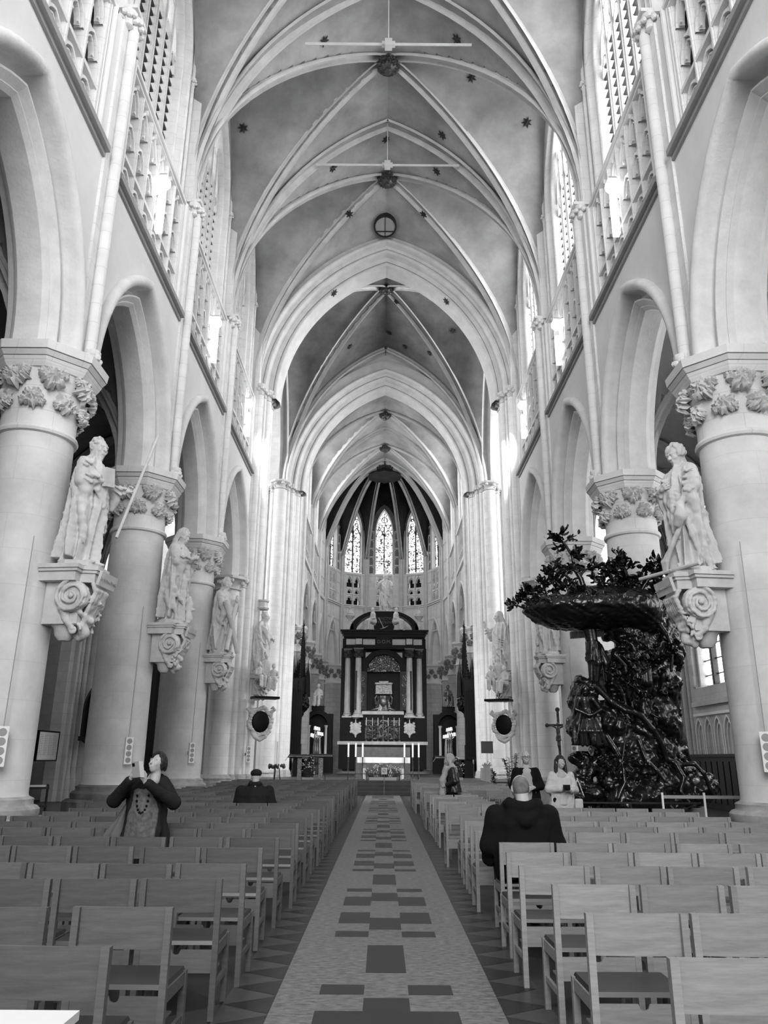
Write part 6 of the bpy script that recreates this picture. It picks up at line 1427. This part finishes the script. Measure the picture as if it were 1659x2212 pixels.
# choir stalls with pinnacled canopies
for s in (-1,1):
    sd='left' if s<0 else 'right'
    r_=empty('choir_stall',(s*4.85,49.5,.62),0,'black carved choir stall with spiky canopy pinnacles, %s side'%sd,'choir stall')
    b=MB(); b.box(-.3,.5,-3.2,3.2,0,1.0) if s<0 else b.box(-.5,.3,-3.2,3.2,0,1.0); b.box(min(s*.5,s*.65),max(s*.5,s*.65),-3.2,-.6,0,5.2); b.box(min(s*.5,s*.65),max(s*.5,s*.65),-.6,3.2,0,1.9); b.box(min(s*-.2,s*-.35),max(s*-.2,s*-.35),-3.2,3.2,0,.95)
    b.build('seating','black',r_)
    b=MB()
    for i in range(6): b.box(min(s*.40,s*.5),max(s*.40,s*.5),-3.2+i*.48,-3.13+i*.48,1.0,5.0); barch(b,lambda u,z,d:(s*(.45+d),u,z),-2.93+i*.48,4.2,.2,.35,.05,-.06,.02,5)
    b.build('panelling','black',r_)
    b=MB(); b.prism([(s*-.15,-3.0),(s*.6,-3.0),(s*.6,-1.2),(s*-.15,-1.2)],4.6,5.6)
    b.box(min(s*-.1,s*.65),max(s*-.1,s*.65),-3.3,-3.15,1.0,5.5)
    for k in range(5): barch(b,lambda u,z,d:(u,-3.3+d,z),s*.28-.3+.15*k,4.6,.07,.4,.03,-.08,.0,4,zleg=1.2)
    for k in range(26):
        xx=s*(.65-.95*RNG.rand()); yy=-3.3+1.6*RNG.rand(); hh=5.3+1.7*RNG.rand(); b.tube([(xx,yy,4.7),(xx,yy,hh-.5),(xx,yy,hh)],[.06,.045,.006],5)
        for q5 in range(4): b.ball((xx,yy,5.0+(hh-5.2)*q5/4),.07,5,3)
    for i in range(5):
        y=-3.1+i*.5; h_=6.4+(3.0*math.exp(-((y+1.9)/.8)**2));
        b.tube([(s*.1,y,4.9),(s*.1,y,h_*.8),(s*.1,y,h_)],[.17,.12,.012],6)
        for k in range(10):
            z=5.0+(h_-5.0)*k/10; rr_=.17*(1-k/11)
            for a in (0,1.57,3.14,4.71): b.ball((s*.1+math.cos(a)*rr_,y+math.sin(a)*rr_,z),.045,4,3)
        b.tube([(s*-.25,y+.25,4.6),(s*-.25,y+.25,5.4),(s*-.25,y+.25,6.2)],[.08,.06,.01],5)
    b.build('pinnacled_canopy','black',r_)
    # hanging console below the canopy
    V=Vol((-.9,-3.4,2.6),(.9,-1.4,5.0),.04); V.path([(s*.3,-2.4,4.7),(s*-.05,-2.5,4.1),(s*.2,-2.5,3.4)],[.45,.35,.15],.1); V.rough(.04,8,3,True); V.mesh('carved_console','black',r_)
    # candle lanterns in front
    for j in range(3):
        y=46.9+j*.8; x=s*(4.0-.05*j)
        q_=empty('choir_candelabrum',(x,y,.62),0,'turned candle stand with white shades, %s, %s'%(sd,['nearest','middle','farthest'][j]),'candlestick','candle stands before the choir stalls'); b=MB(); b.lathe([(.16,0),(.05,.1),(.08,.4),(.03,.7),(.07,1.1),(.03,1.5),(.06,2.0),(.03,2.4)],n=8); b.build('stem','bronze',q_,smooth=40)
        for (dx,dz) in ((-.2,2.2),(.2,2.3),(0,2.6)): b=MB(); b.lathe([(.09,dz),(.07,dz+.2)],(dx,0,0),8); b.tube([(0,0,2.1),(dx,0,dz)],.015,4); b.build('shade','white',q_)
# side monuments in the apse ends
for s in (-1,1):
    sd='left' if s<0 else 'right'; x=s*4.55
    r_=empty('side_monument',(x,55.5,.62),0,'black marble arched tomb monument %s of the high altar'%sd,'monument')
    b=MB(); F=lambda u,z,d:(u,d,z); b.box(-1.0,-.75,-.3,.4,0,3.2); b.box(.75,1.0,-.3,.4,0,3.2); arch_sweep(b,F,0,3.2,1.0,1.05,[(0,.4),(0,-.3),(.3,-.3),(.3,.4)],None,8); b.box(-1.1,1.1,-.4,.5,0,1.1); b.box(-1.05,1.05,.3,.5,0,4.0); b.box(-.45,.45,-.35,.35,4.2,4.5); b.build('arch','black',r_,smooth=30)
    for q in (-1,1): b=MB(); b.lathe([(.12,1.1),(.10,1.2),(.09,3.0),(.15,3.2)],(q*.6,-.2,0),12); b.build('small_column','marblew',r_,smooth=40)
    V=Vol((-.8,-.8,4.3),(.8,.5,6.2),.028); sitting(V,(0,0,4.9),1.25,.2*s,4); V.mesh('crowning_figure','bronze' if s>0 else 'statue',r_)
    V=Vol((-.5,-.5,1.0),(.5,.3,3.0),.025); V.robe([(1.1,0,0,.28,.2),(2.3,0,0,.22,.16),(2.5,0,0,.1,.09)],(7,.03,.4),.03,2); head(V,(0,-.03,2.65),.2,.1,.5,'short',1,4); V.mesh('niche_figure','statue',r_)
# dark side altars seen through the arcades, left aisle
def sidealtar(x,y,rz,label,w=2.2,h=6.5,seed=0):
    r_=empty('side_altar',(x,y,0),rz,label,'altar'); b=MB(); b.box(-w,w,-.1,.6,0,h); b.box(-w-.2,w+.2,-.4,.6,h,h+.35); b.box(-w-.1,w+.1,-.35,.6,h-1.0,h-.8); b.box(-w,w,-.9,.6,0,.15); b.build('dark_frame','black',r_)
    b=MB(); b.box(-w*.8,w*.8,-.9,-.2,.15,1.05); b.build('altar_table','marblew',r_)
    for q in (-1,1): b=MB(); b.lathe([(.24,1.3),(.2,1.5),(.18,h-1.5),(.28,h-1.0)],(q*w*.72,-.3,0),16); b.build('column','black',r_,smooth=40)
    V=Vol((-1.4,-.6,h+.2),(1.4,.4,h+2.6),.035); V.robe([(h+.3,0,0,.4,.25),(h+1.5,0,0,.3,.2),(h+1.9,0,0,.12,.1)],(8,.04,.4),.03,seed); head(V,(0,0,h+2.15),.2,0,1,'curly',1.3,seed)
    for q in (-1,1): V.path([(q*.5,-.1,h+.4),(q*.9,-.2,h+.8),(q*1.1,-.2,h+.45),(q*.95,-.2,h+.35)],[.14,.12,.1,.06],.04)
    V.mesh('crowning_statue','statue',r_)
    for k in range(4): b=MB(); b.lathe([(.09,1.05),(.03,1.15),(.05,1.4),(.03,1.6),(.03,2.1)],(-1+.66*k,-.6,0),8); b.build('candle','silver',r_,smooth=40)
sidealtar(-15.6,44.9,0,'dark side altar in the left transept, glimpsed between the columns',2.6,8.2,1)
sidealtar(-10.2,44.9,0,'dark side altar with pale crowning figure, seen behind the third left column',1.6,6.5,2)
sidealtar(11.5,44.9,0,'dark side altar in the right transept behind the pulpit',2.2,7.0,3)
# ---- left aisle furniture
v=onX(148,1535,-12.0)
r_=empty('wall_shrine',(-11.35,31.15,2.35),0,'dark pointed wooden shrine hanging on the left aisle pier','shrine')
b=MB(); F=lambda u,z,d:(u,d,z); arch_sweep(b,F,0,1.0,.42,1.1,[(0,.2),(0,-.12),(.09,-.16),(.12,0)],0,8); b.box(-.45,.45,-.2,.2,-.15,.02); b.lathe([(.1,-.35),(.4,-.15)],(0,0,0),4,rot=PI/4); b.tube([(0,0,2.05),(0,0,2.35)],[.06,.03],6); arch_pane(b,F,0,1.0,.34,1.0,0,.1); b.build('case','iron',r_)
b=MB(); b.tube([(-.1,-.02,.1),(-.05,-.04,.9),(.08,-.04,1.1),(.05,-.02,1.4)],[.03,.05,.06,.03],6); b.build('figure','bronze',r_)
v=onX(96,1632,-12.15); r_=empty('notice_board',(-12.1,v.y,1.5),-PI/2*-1,'framed text panel on the left aisle wall','notice board'); b=MB(); b.box(-.85,.85,-.03,.03,0,.95); b.build('sheet',mat('pale_paper',.45,.7,.2),r_)
b=MB()
for (x0,x1,z0,z1) in ((-.9,.9,-.05,0),(-.9,.9,.95,1.0),(-.9,-.85,0,.95),(.85,.9,0,.95)): b.box(x0,x1,-.05,.05,z0,z1)
b.build('frame','black',r_)
b=MB()
for c_ in range(4):
    for l_ in range(12): b.box(-.72+.38*c_,-.72+.38*c_+.26+.04*math.sin(l_*3+c_),-.04,-.03,.84-.06*l_,.855-.06*l_)
b.build('text_lines','grey',r_)
v=onZ(108,1742,0) if False else None
r_=empty('information_stand',(-7.9,16.9,0),math.radians(25),'slanted wooden reading stand with leaflets at the left aisle','stand'); b=MB(); b.box(-.06,.06,-.04,.04,0,1.15); b.build('post','woodR',r_); b=MB(); b.obox((.12,0,1.22),(.32,0,-.12),(0,.3,0),(.01,0,.02)); b.build('desk_top','woodR',r_)
b=MB(); b.obox((.14,0,1.25),(.2,0,-.075),(0,.22,0),(.001,0,.003)); b.build('leaflet','white',r_)
r_=empty('leaflet_rack',(-7.35,17.2,0),math.radians(25),'small black metal rack with two shelves beside the reading stand','rack'); 
for (x,y) in ((-.25,-.2),(.25,-.2),(-.25,.2),(.25,.2)): b=MB(); b.tube([(x,y,0),(x,y,1.05)],.014,6); b.build('leg','iron',r_)
for z in (.1,.62,.98): b=MB(); b.box(-.27,.27,-.22,.22,z-.02,z+.02); b.build('shelf','iron',r_)
b=MB(); b.box(-.2,.2,-.16,.16,1.0,1.03); b.build('papers','white',r_)
r_=empty('candle_rack',(-8.2,16.2,0),0,'dark votive candle rack half hidden by the nearest left column','candle rack'); b=MB(); 
for z in (.35,.7,1.0): b.box(-.4,.4,-.25,.25,z,z+.03)
for x in (-.35,.35): b.tube([(x,0,0),(x,0,1.2)],.025,6)
b.build('tiers','iron',r_); b=MB()
for i in range(12): b.lathe([(.03,1.03),(.03,1.12)],(-.35+.06*i,-.1+.2*(i%2),0),6)
b.build('candles','white',r_)
# dark wainscot in the right aisle
b=MB(); b.box(-.1,.1,-3.0,3.0,0,1.75); b.box(-.16,.16,-3.05,3.05,1.75,1.85)
for i in range(12): b.box(-.14,-.1,-2.9+i*.5,-2.5+i*.5,.2,1.6)
b.build('wainscot','iron',loc=(11.85,28.8,0),label='dark panelled wooden wainscot along the right aisle wall',cat='panelling')
# ---------------------------------------------------------------- people
MT['skin']=mat('skin',.42,.5,.3,var=.1,scale=6); MT['hair']=mat('dark_hair',.02,.5,.3,bump=.4,bscale=60); MT['coat']=mat('black_coat',.012,.8,.2,bump=.2,bscale=30); MT['leather']=mat('black_leather',.012,.35,.5); MT['jeans']=mat('dark_jeans',.03,.8,.2)
MT['greyknit']=mat('grey_knit',.16,.9,.1,c2=.07,scale=20); MT['whiteknit']=mat('white_knit',.55,.9,.1,var=.1,scale=20); MT['scarf']=mat('pale_scarf',.42,.9,.1,var=.2,scale=8); MT['bagc']=mat('grey_canvas',.12,.8,.2); MT['shoe']=mat('pale_trainer',.5,.6,.3); MT['phone']=mat('grey_phone_case',.30,.4,.4)
def legs_std(V,z=.92,w=.10): 
    for q in (-1,1): V.path([(q*w,0,z),(q*(w+.01),-.02,.5),(q*(w+.01),.02,.10)],[.105,.075,.06],.03)
def shoes(root,m,k=1,y=-.05,w=.115,pts=None):
    for q in (-1,1):
        V=Vol((-.1,-.25,-.01),(.1,.2,.16),.012); V.cap((0,.05,.05),(0,-.13,.04),.055,.05,.02); V.cap((0,.05,.06),(0,.05,.11),.05,.045,.02); V.box((0,-.03,.01),(.05,.15,.012),.005)
        V.mesh('shoe',m,root,k,off=(q*w*k,y*k+.03,0))
def arm(V,sh,el,wr,rs_=(.062,.052,.038)): V.path([sh,el,wr],list(rs_),.02)
# 1 woman taking a photo
k=1.66/1.8; v=onY(313,1760,9.27)
W1=empty('person',(v.x,9.27,0),0,'woman in a dark coat raising a phone for a photo, among the left chairs','person')
hc=(.11,-.06,1.665); SH=((-.19,0,1.44),(.19,0,1.44)); EL=((-.35,-.12,1.24),(.36,-.10,1.22)); WR=((-.11,-.34,1.50),(.06,-.36,1.47))
V=Vol((-.5,-.6,.0),(.5,.35,1.85),.011); head(V,hc,-.45,-.35,0,'none',1,1); V.cap((0,0,1.3),(.05,0,1.5),.07,.055,.05); V.cap((0,0,1.),(0,0,1.35),.12,.13,.05); legs_std(V); V.path([(-.18,0,1.42),EL[0],WR[0]],[.04,.035,.025],.02); V.path([(.18,0,1.42),EL[1],WR[1]],[.04,.035,.025],.02); V.cap((-.07,.02,.98),(.07,.02,.98),.08,None,.05)
hands=[]
for (w_,d,pn,sd) in ((WR[0],(.35,-.25,.75),(.6,.5,0),1),(WR[1],(-.3,-.25,.75),(-.6,.6,0),-1)):
    H=Vol(tuple(Vector(w_)-Vector((.16,.16,.08))),tuple(Vector(w_)+Vector((.16,.16,.22))),.005); hand(H,w_,d,pn,1.0,.55,.25,sd); hands.append(H.data())
V.mesh('body','skin',W1,k,extra=hands)
V=Vol((-.55,-.6,.3),(.55,.4,1.65),.013); V.robe([(.50,0,.02,.30,.19),(.9,0,.02,.265,.175),(1.15,0,.01,.235,.155),(1.38,0,.01,.225,.135),(1.47,.02,.01,.12,.1)],(7,.018,.4),.03,3)
V.cap((0,-.27,.3),(0,-.22,1.36),.12,.075,.03,True); arm(V,SH[0],EL[0],tuple(Vector(EL[0]).lerp(Vector(WR[0]),.88)),(.085,.085,.055)); arm(V,SH[1],EL[1],tuple(Vector(EL[1]).lerp(Vector(WR[1]),.88)),(.085,.085,.055)); V.path([(-.1,.04,1.5),(.05,.09,1.54),(.16,.04,1.5)],.04,.02); V.rough(.003,24,3); V.mesh('coat','coat',W1,k)
V=Vol((-.3,-.3,.7),(.3,.25,1.5),.013); V.robe([(.82,0,-.02,.215,.16),(1.1,0,-.02,.20,.155),(1.36,0,-.01,.17,.13),(1.44,.02,0,.09,.085)],(6,.008,.4),.02,5); V.mesh('sweater','greyknit',W1,k)
V=Vol((-.25,-.2,.05),(.25,.2,1.0),.015)
for q in (-1,1): V.path([(q*.10,0,.92),(q*.11,-.02,.5),(q*.11,.02,.10)],[.12,.09,.07],.03)
V.mesh('trousers','jeans',W1,k)
V=Vol((-.1,-.25,1.45),(.32,.2,1.9),.008)
for i in range(150):
    a=rs.uniform(-.9,PI-.1)+.0; el=rs.uniform(-.5,1.45); x=hc[0]+math.cos(a)*math.cos(el)*.095; y=hc[1]+.03+math.sin(a)*math.cos(el)*.105; z=hc[2]+.02+math.sin(el)*.11
    V.cap((x,y,z),(x*1.0+.004,y+.01,z-.05),.02,.012,.01)
V.mesh('hair','hair',W1,k)
b=MB(); c0=Vector((-.03,-.44,1.60)); u=Vector((.94,-.10,.1)).normalized(); w3=Vector((-.12,-.25,.95)).normalized(); n3=u.cross(w3); 
b.obox(c0*k,u*.042,w3*.085,n3*.006); ph=b.build('smartphone','phone',label='smartphone in a grey folio case held up by the woman',cat='phone'); ph.location=W1.location
b=MB(); b.obox((c0-u*.022+w3*.058-n3*.008)*k,u*.014,w3*.018,n3*.002); b.obox((c0-u*.022+w3*.058+n3*.008)*k,u*.014,w3*.018,n3*.002); b.build('camera_bump','black',ph)
b=MB(); b.obox((c0+u*.075+n3*.02)*k,(u*.034+n3*.018),w3*.085,n3*.002); b.build('cover_flap','white',ph)
V=Vol((-.65,-.25,.55),(-.05,.3,1.3),.015); V.robe([(.62,-.36,.02,.16,.07),(.85,-.34,.02,.15,.07),(1.05,-.28,.02,.07,.04),(1.22,-.22,.02,.03,.03)],(5,.015,.3),.03,4); bg=V.mesh('tote_bag','bagc',None,k); bg.location=W1.location; tag(bg,'slouchy grey tote bag hanging at the side of the woman taking a photo','bag')
b=MB(); 
for i in range(11): a=PI*i/10; b.ball((math.cos(a)*.07*k,(-.165-.01*math.sin(a))*k,(1.30-.20*math.sin(a))*k),.014,6,4)
b.build('bead_necklace','black',W1); shoes(W1,'black',k)
# seated people
def seated(loc,label,coat,hairm,seed,hood=False,cap=False,kk=1.,bulk=1.,shoe=True,jeans='jeans',bald=False):
    root=empty('person',loc,PI,label,'person')
    V=Vol((-.4,-.75,-.02),(.4,.3,1.5),.012); head(V,(0,-.03,1.27),.1,.22,0,'none',1.08,seed); V.cap((0,0,.55),(0,0,1.0),.13,.13,.05)
    for q in (-1,1): V.path([(q*.1,0,.52),(q*.14,-.42,.50),(q*.15,-.43,.10)],[.09,.07,.05],.03); V.path([(q*.2,0,1.02),(q*.27,-.1,.78),(q*.14,-.32,.66)],[.05,.045,.03],.02)
    hs=[]
    for q in (-1,1): H=Vol((q*.14-.15,-.55,.5),(q*.14+.15,-.2,.8),.006); hand(H,(q*.14,-.32,.66),(-q*.4,-.8,-.1),(0,0,-1),1,.4,.2,-q); hs.append(H.data())
    V.mesh('body','skin',root,kk,extra=hs)
    V=Vol((-.6,-.5,.35),(.6,.4,1.35),.014); B=bulk
    V.robe([(.46,0,.02,.235*B,.19),(.7,0,.04,.26*B,.185),(.95,0,.04,.27*B,.175),(1.06,0,.02,.245*B,.14),(1.13,0,.0,.13,.11)],(7,.012,.4),.03,seed)
    for q in (-1,1): V.path([(q*.235*B,.01,1.03),(q*.295*B,-.02,.74),(q*.28*B,-.12,.62),(q*.2,-.26,.64)],[.095,.085,.075,.06],.04)
    if hood: V.path([(-.15,-.02,1.12),(-.13,.11,1.13),(0,.16,1.10),(.13,.11,1.13),(.15,-.02,1.12)],[.04,.055,.06,.055,.04],.03); V.path([(-.12,.12,1.05),(0,.19,.98),(.12,.12,1.05)],[.05,.06,.05],.04)
    else: V.path([(-.1,.0,1.13),(-.08,.09,1.15),(.08,.09,1.15),(.1,.0,1.13)],.035,.02)
    V.rough(.003,20,seed); V.mesh('jacket',coat,root,kk)
    V=Vol((-.35,-.65,.05),(.35,.2,.75),.014)
    for q in (-1,1): V.path([(q*.1,.05,.55),(q*.15,-.42,.53),(q*.16,-.45,.13)],[.115,.09,.07],.03)
    V.mesh('trousers',jeans,root,kk)
    if not bald and not cap:
        pass
    V=Vol((-.15,-.2,1.15),(.15,.15,1.5),.008)
    if cap: V.ell((0,-.02,1.335),(.105,.125,.075),.02); V.ell((0,-.11,1.315),(.085,.07,.018),.01); V.mesh('flat_cap','coat',root,kk)
    else: V.ell((0,.0,1.285),(.084,.098,.105),.01); V.box((0,-.15,1.25),(.2,.1,.2),.01,cut=True); V.mesh('cropped_hair',hairm,root,kk)
    for q in (-1,1):
        V=Vol((-.1,-.25,-.01),(.1,.2,.18),.012); V.cap((0,.05,.05),(0,-.13,.04),.055,.05,.02); V.cap((0,.05,.06),(0,.05,.11),.05,.045,.02); V.box((0,-.03,.01),(.05,.15,.012),.005); V.mesh('shoe','shoe' if shoe else 'black',root,kk,off=(q*.16*kk,-.46*kk,0))
    return root
MT['cropped']=mat('cropped_grey_hair',.20,.9,.1,c2=.08,scale=12)
seated((1.40,8.47,0),'man with cropped hair and black hooded jacket seated by the aisle on the right','blackmat','cropped',3,hood=True,kk=1.04,bulk=1.12)
sL=min([c for c in cands if c[2]=='L'],key=lambda c:abs(c[0]-15.35)+abs(c[1]+2.26)); seated((sL[1],sL[0]+.24,0),'man in a flat cap and dark jacket seated far up the left block','coat','hair',5,cap=True,kk=1.0,bulk=1.12,shoe=False)
# standing group
def standing(loc,rz,label,H,coat,under,trou,hairk,seed,arms_,hy=0,hp=.05,open_=True,long_=.72,sleeve=None,beard=0,h=.013,glasses=False,hc=(0,-.03,1.665)):
    k=H/1.8; root=empty('person',loc,rz,label,'person')
    V=Vol((-.5,-.5,.0),(.5,.35,1.85),h); head(V,hc,hy,hp,beard,'none',1,seed); V.cap((0,0,1.0),(0,0,1.38),.12,.13,.05); V.cap((-.1,0,.98),(.1,0,.98),.1,None,.05); legs_std(V)
    hs=[]
    for (el,wr,dv,pn,sd) in arms_:
        s_=1 if el[0]>0 else -1; V.path([(s_*.19,0,1.43),el,wr],[.045,.038,.026],.02); Hh=Vol(tuple(Vector(wr)-Vector((.2,.2,.2))),tuple(Vector(wr)+Vector((.2,.2,.2))),.007); hand(Hh,wr,dv,pn,1,.6,.2,sd); hs.append(Hh.data())
    V.mesh('body','skin',root,k,extra=hs)
    V=Vol((-.6,-.45,.3),(.6,.4,1.6),h); V.robe([(long_,0,.03,.27,.19),(1.1,0,.02,.245,.165),(1.36,0,.01,.235,.14),(1.47,0,.01,.12,.1)],(7,.014,.4),.03,seed)
    if open_: V.cap((0,-.27,.3),(0,-.2,1.42),.17,.06,.03,True)
    for (el,wr,dv,pn,sd) in arms_:
        s_=1 if el[0]>0 else -1; V.path([(s_*.185,0,1.41),el,tuple(Vector(el).lerp(Vector(wr),.85))],[.075,.072,.055],.03)
    V.rough(.003,22,seed); V.mesh('jacket',coat,root,k)
    V=Vol((-.3,-.3,.7),(.3,.25,1.5),h); V.robe([(.86,0,-.01,.185,.14),(1.15,0,-.02,.185,.145),(1.36,0,-.01,.17,.125),(1.45,0,0,.09,.085)],(6,.006,.4),.02,seed); V.mesh('top',under,root,k)
    V=Vol((-.3,-.2,.05),(.3,.2,1.05),.015)
    for q in (-1,1): V.path([(q*.10,0,.95),(q*.11,-.02,.5),(q*.11,.02,.08)],[.125,.09,.07],.03)
    V.mesh('trousers',trou,root,k); shoes(root,'black',k)
    if hairk:
        V=Vol((-.25,-.2,1.1),(.25,.3,1.9),.009); x0,y0,z0=hc
        V.ell((x0,y0+.025,z0+.025),(.098,.108,.115),.01); V.box((x0,y0-.13,z0-.03),(.08,.07,.08),.02,rz=hy,cut=True)
        if hairk=='long':
            for i in range(40): a=rs.uniform(-.25,PI+.25); x=x0+math.cos(a)*.085; y=y0+.03+math.sin(a)*.08; V.path([(x,y,z0+.03),(x*1.15,y-.01,z0-.12),(x*1.25,y-.04,z0-.36)],[.028,.032,.02],.01)
        V.mesh('hair','hair' if hairk!='cropped' else 'cropped',root,k)
    if glasses:
        b=MB()
        for q in (-1,1): b.tube([((hc[0]+q*.034+.026*math.cos(a))*k,(hc[1]-.112)*k,(hc[2]+.004+.018*math.sin(a))*k) for a in [t*PI/6 for t in range(13)]],.003,4,cap=False); b.tube([(hc[0]+q*.06*k,(hc[1]-.11)*k,(hc[2]+.01)*k),(hc[0]+q*.085*k,(hc[1]+.01)*k,(hc[2]+.005)*k)],.003,4)
        b.tube([(-.01,(hc[1]-.115)*k,(hc[2]+.006)*k),(.01,(hc[1]-.115)*k,(hc[2]+.006)*k)],.003,4); b.build('glasses','iron',root)
    return root
v=onY(1138,1700,15.5); standing((v.x,15.5,0),0,'bald man with glasses in an open black jacket, hands clasped, standing before the pulpit',1.79,'blackmat','greylight' if 'greylight' in MT else MT.setdefault('greylight',mat('light_grey_sweater',.34,.9,.1)),'blackmat',None,5,
   [((-.27,.0,1.14),(-.08,-.24,1.10),(.8,-.3,-.1),(0,1,0),1),((.27,.0,1.14),(.10,-.25,1.12),(-.8,-.3,-.1),(0,1,0),-1)],glasses=True,beard=.5,long_=.80)
v=onY(1213,1700,15.3); W6=standing((v.x,15.3,0),0,'woman with long dark hair in a white cardigan holding a camera, standing by the pulpit',1.70,'whiteknit','whiteknit','blackmat','long',6,
   [((-.26,-.01,1.14),(-.04,-.25,1.16),(.8,-.3,.1),(0,1,0),1),((.26,-.01,1.14),(.12,-.26,1.14),(-.7,-.3,.1),(0,1,0),-1)],hy=.3,long_=.62)
b=MB(); b.box(-.06,.06,-.035,.035,-.045,.045); o=b.build('camera','black',label='small black camera held by the woman in the white cardigan',cat='camera'); o.location=(v.x+.02,15.3-.33,1.13); b=MB(lambda x,y,z:(x,z,y)); b.lathe([(.03,-.06),(.03,.0)],n=14); b.build('lens','black',o)
V=Vol((-.2,-.15,-.35),(.2,.15,.35),.015); V.box((0,0,-.14),(.075,.04,.09),.02,.03); V.path([(-.1,0,.0),(0,0,.3),(.1,0,0)],.012,.01); o=V.mesh('handbag','whiteknit'); o.location=(v.x+.27,15.15,.98); tag(o,'pale handbag on the arm of the woman in the white cardigan','bag')
yr=min([r[0]+.70 for r in ROWR],key=lambda y:abs(y-20)); v=onY(977,1700,yr); S4=standing((v.x,yr,0),-PI/2,'woman in a pale headscarf and black leather jacket walking in profile, right of the aisle',1.74,'leather','blackmat','blackmat',None,7,
   [((-.28,.05,1.15),(-.20,-.18,1.05),(.2,-.8,-.2),(.5,.3,0),1),((.28,.05,1.15),(.20,-.18,1.05),(-.2,-.8,-.2),(-.5,.3,0),-1)],hp=.35,open_=False,long_=.88,hc=(0,-.09,1.65))
k=1.74/1.8; V=Vol((-.4,-.55,.4),(.4,.3,1.85),.013); V.ell((0,-.045,1.68),(.115,.13,.135),.02); V.ell((0,-.17,1.62),(.07,.09,.10),.02,cut=True); V.path([(-.1,-.05,1.58),(-.13,-.02,1.45),(0,.08,1.42),(.13,-.02,1.45),(.1,-.05,1.58)],.05,.04)
V.path([(-.08,-.14,1.45),(-.10,-.24,1.15),(-.10,-.26,.85),(-.08,-.25,.62)],[.07,.075,.07,.05],.04); V.path([(.08,-.14,1.45),(.08,-.24,1.15),(.09,-.26,.85),(.07,-.25,.66)],[.07,.075,.07,.05],.04); V.rough(.004,26,4); V.mesh('headscarf','scarf',S4,k)

# white table corner at the bottom left
r_=empty('small_table',(-1.62,2.78,0),0,'corner of a white table top at the lower left edge','table'); b=MB(); b.box(-.52,.52,-.34,.34,.72,.75); b.build('table_top','white',r_)
for (x,y) in ((-.48,-.3),(.46,-.3),(-.48,.28),(.46,.28)): b=MB(); b.box(x-.02,x+.02,y-.02,y+.02,0,.72); b.build('leg','grey',r_)
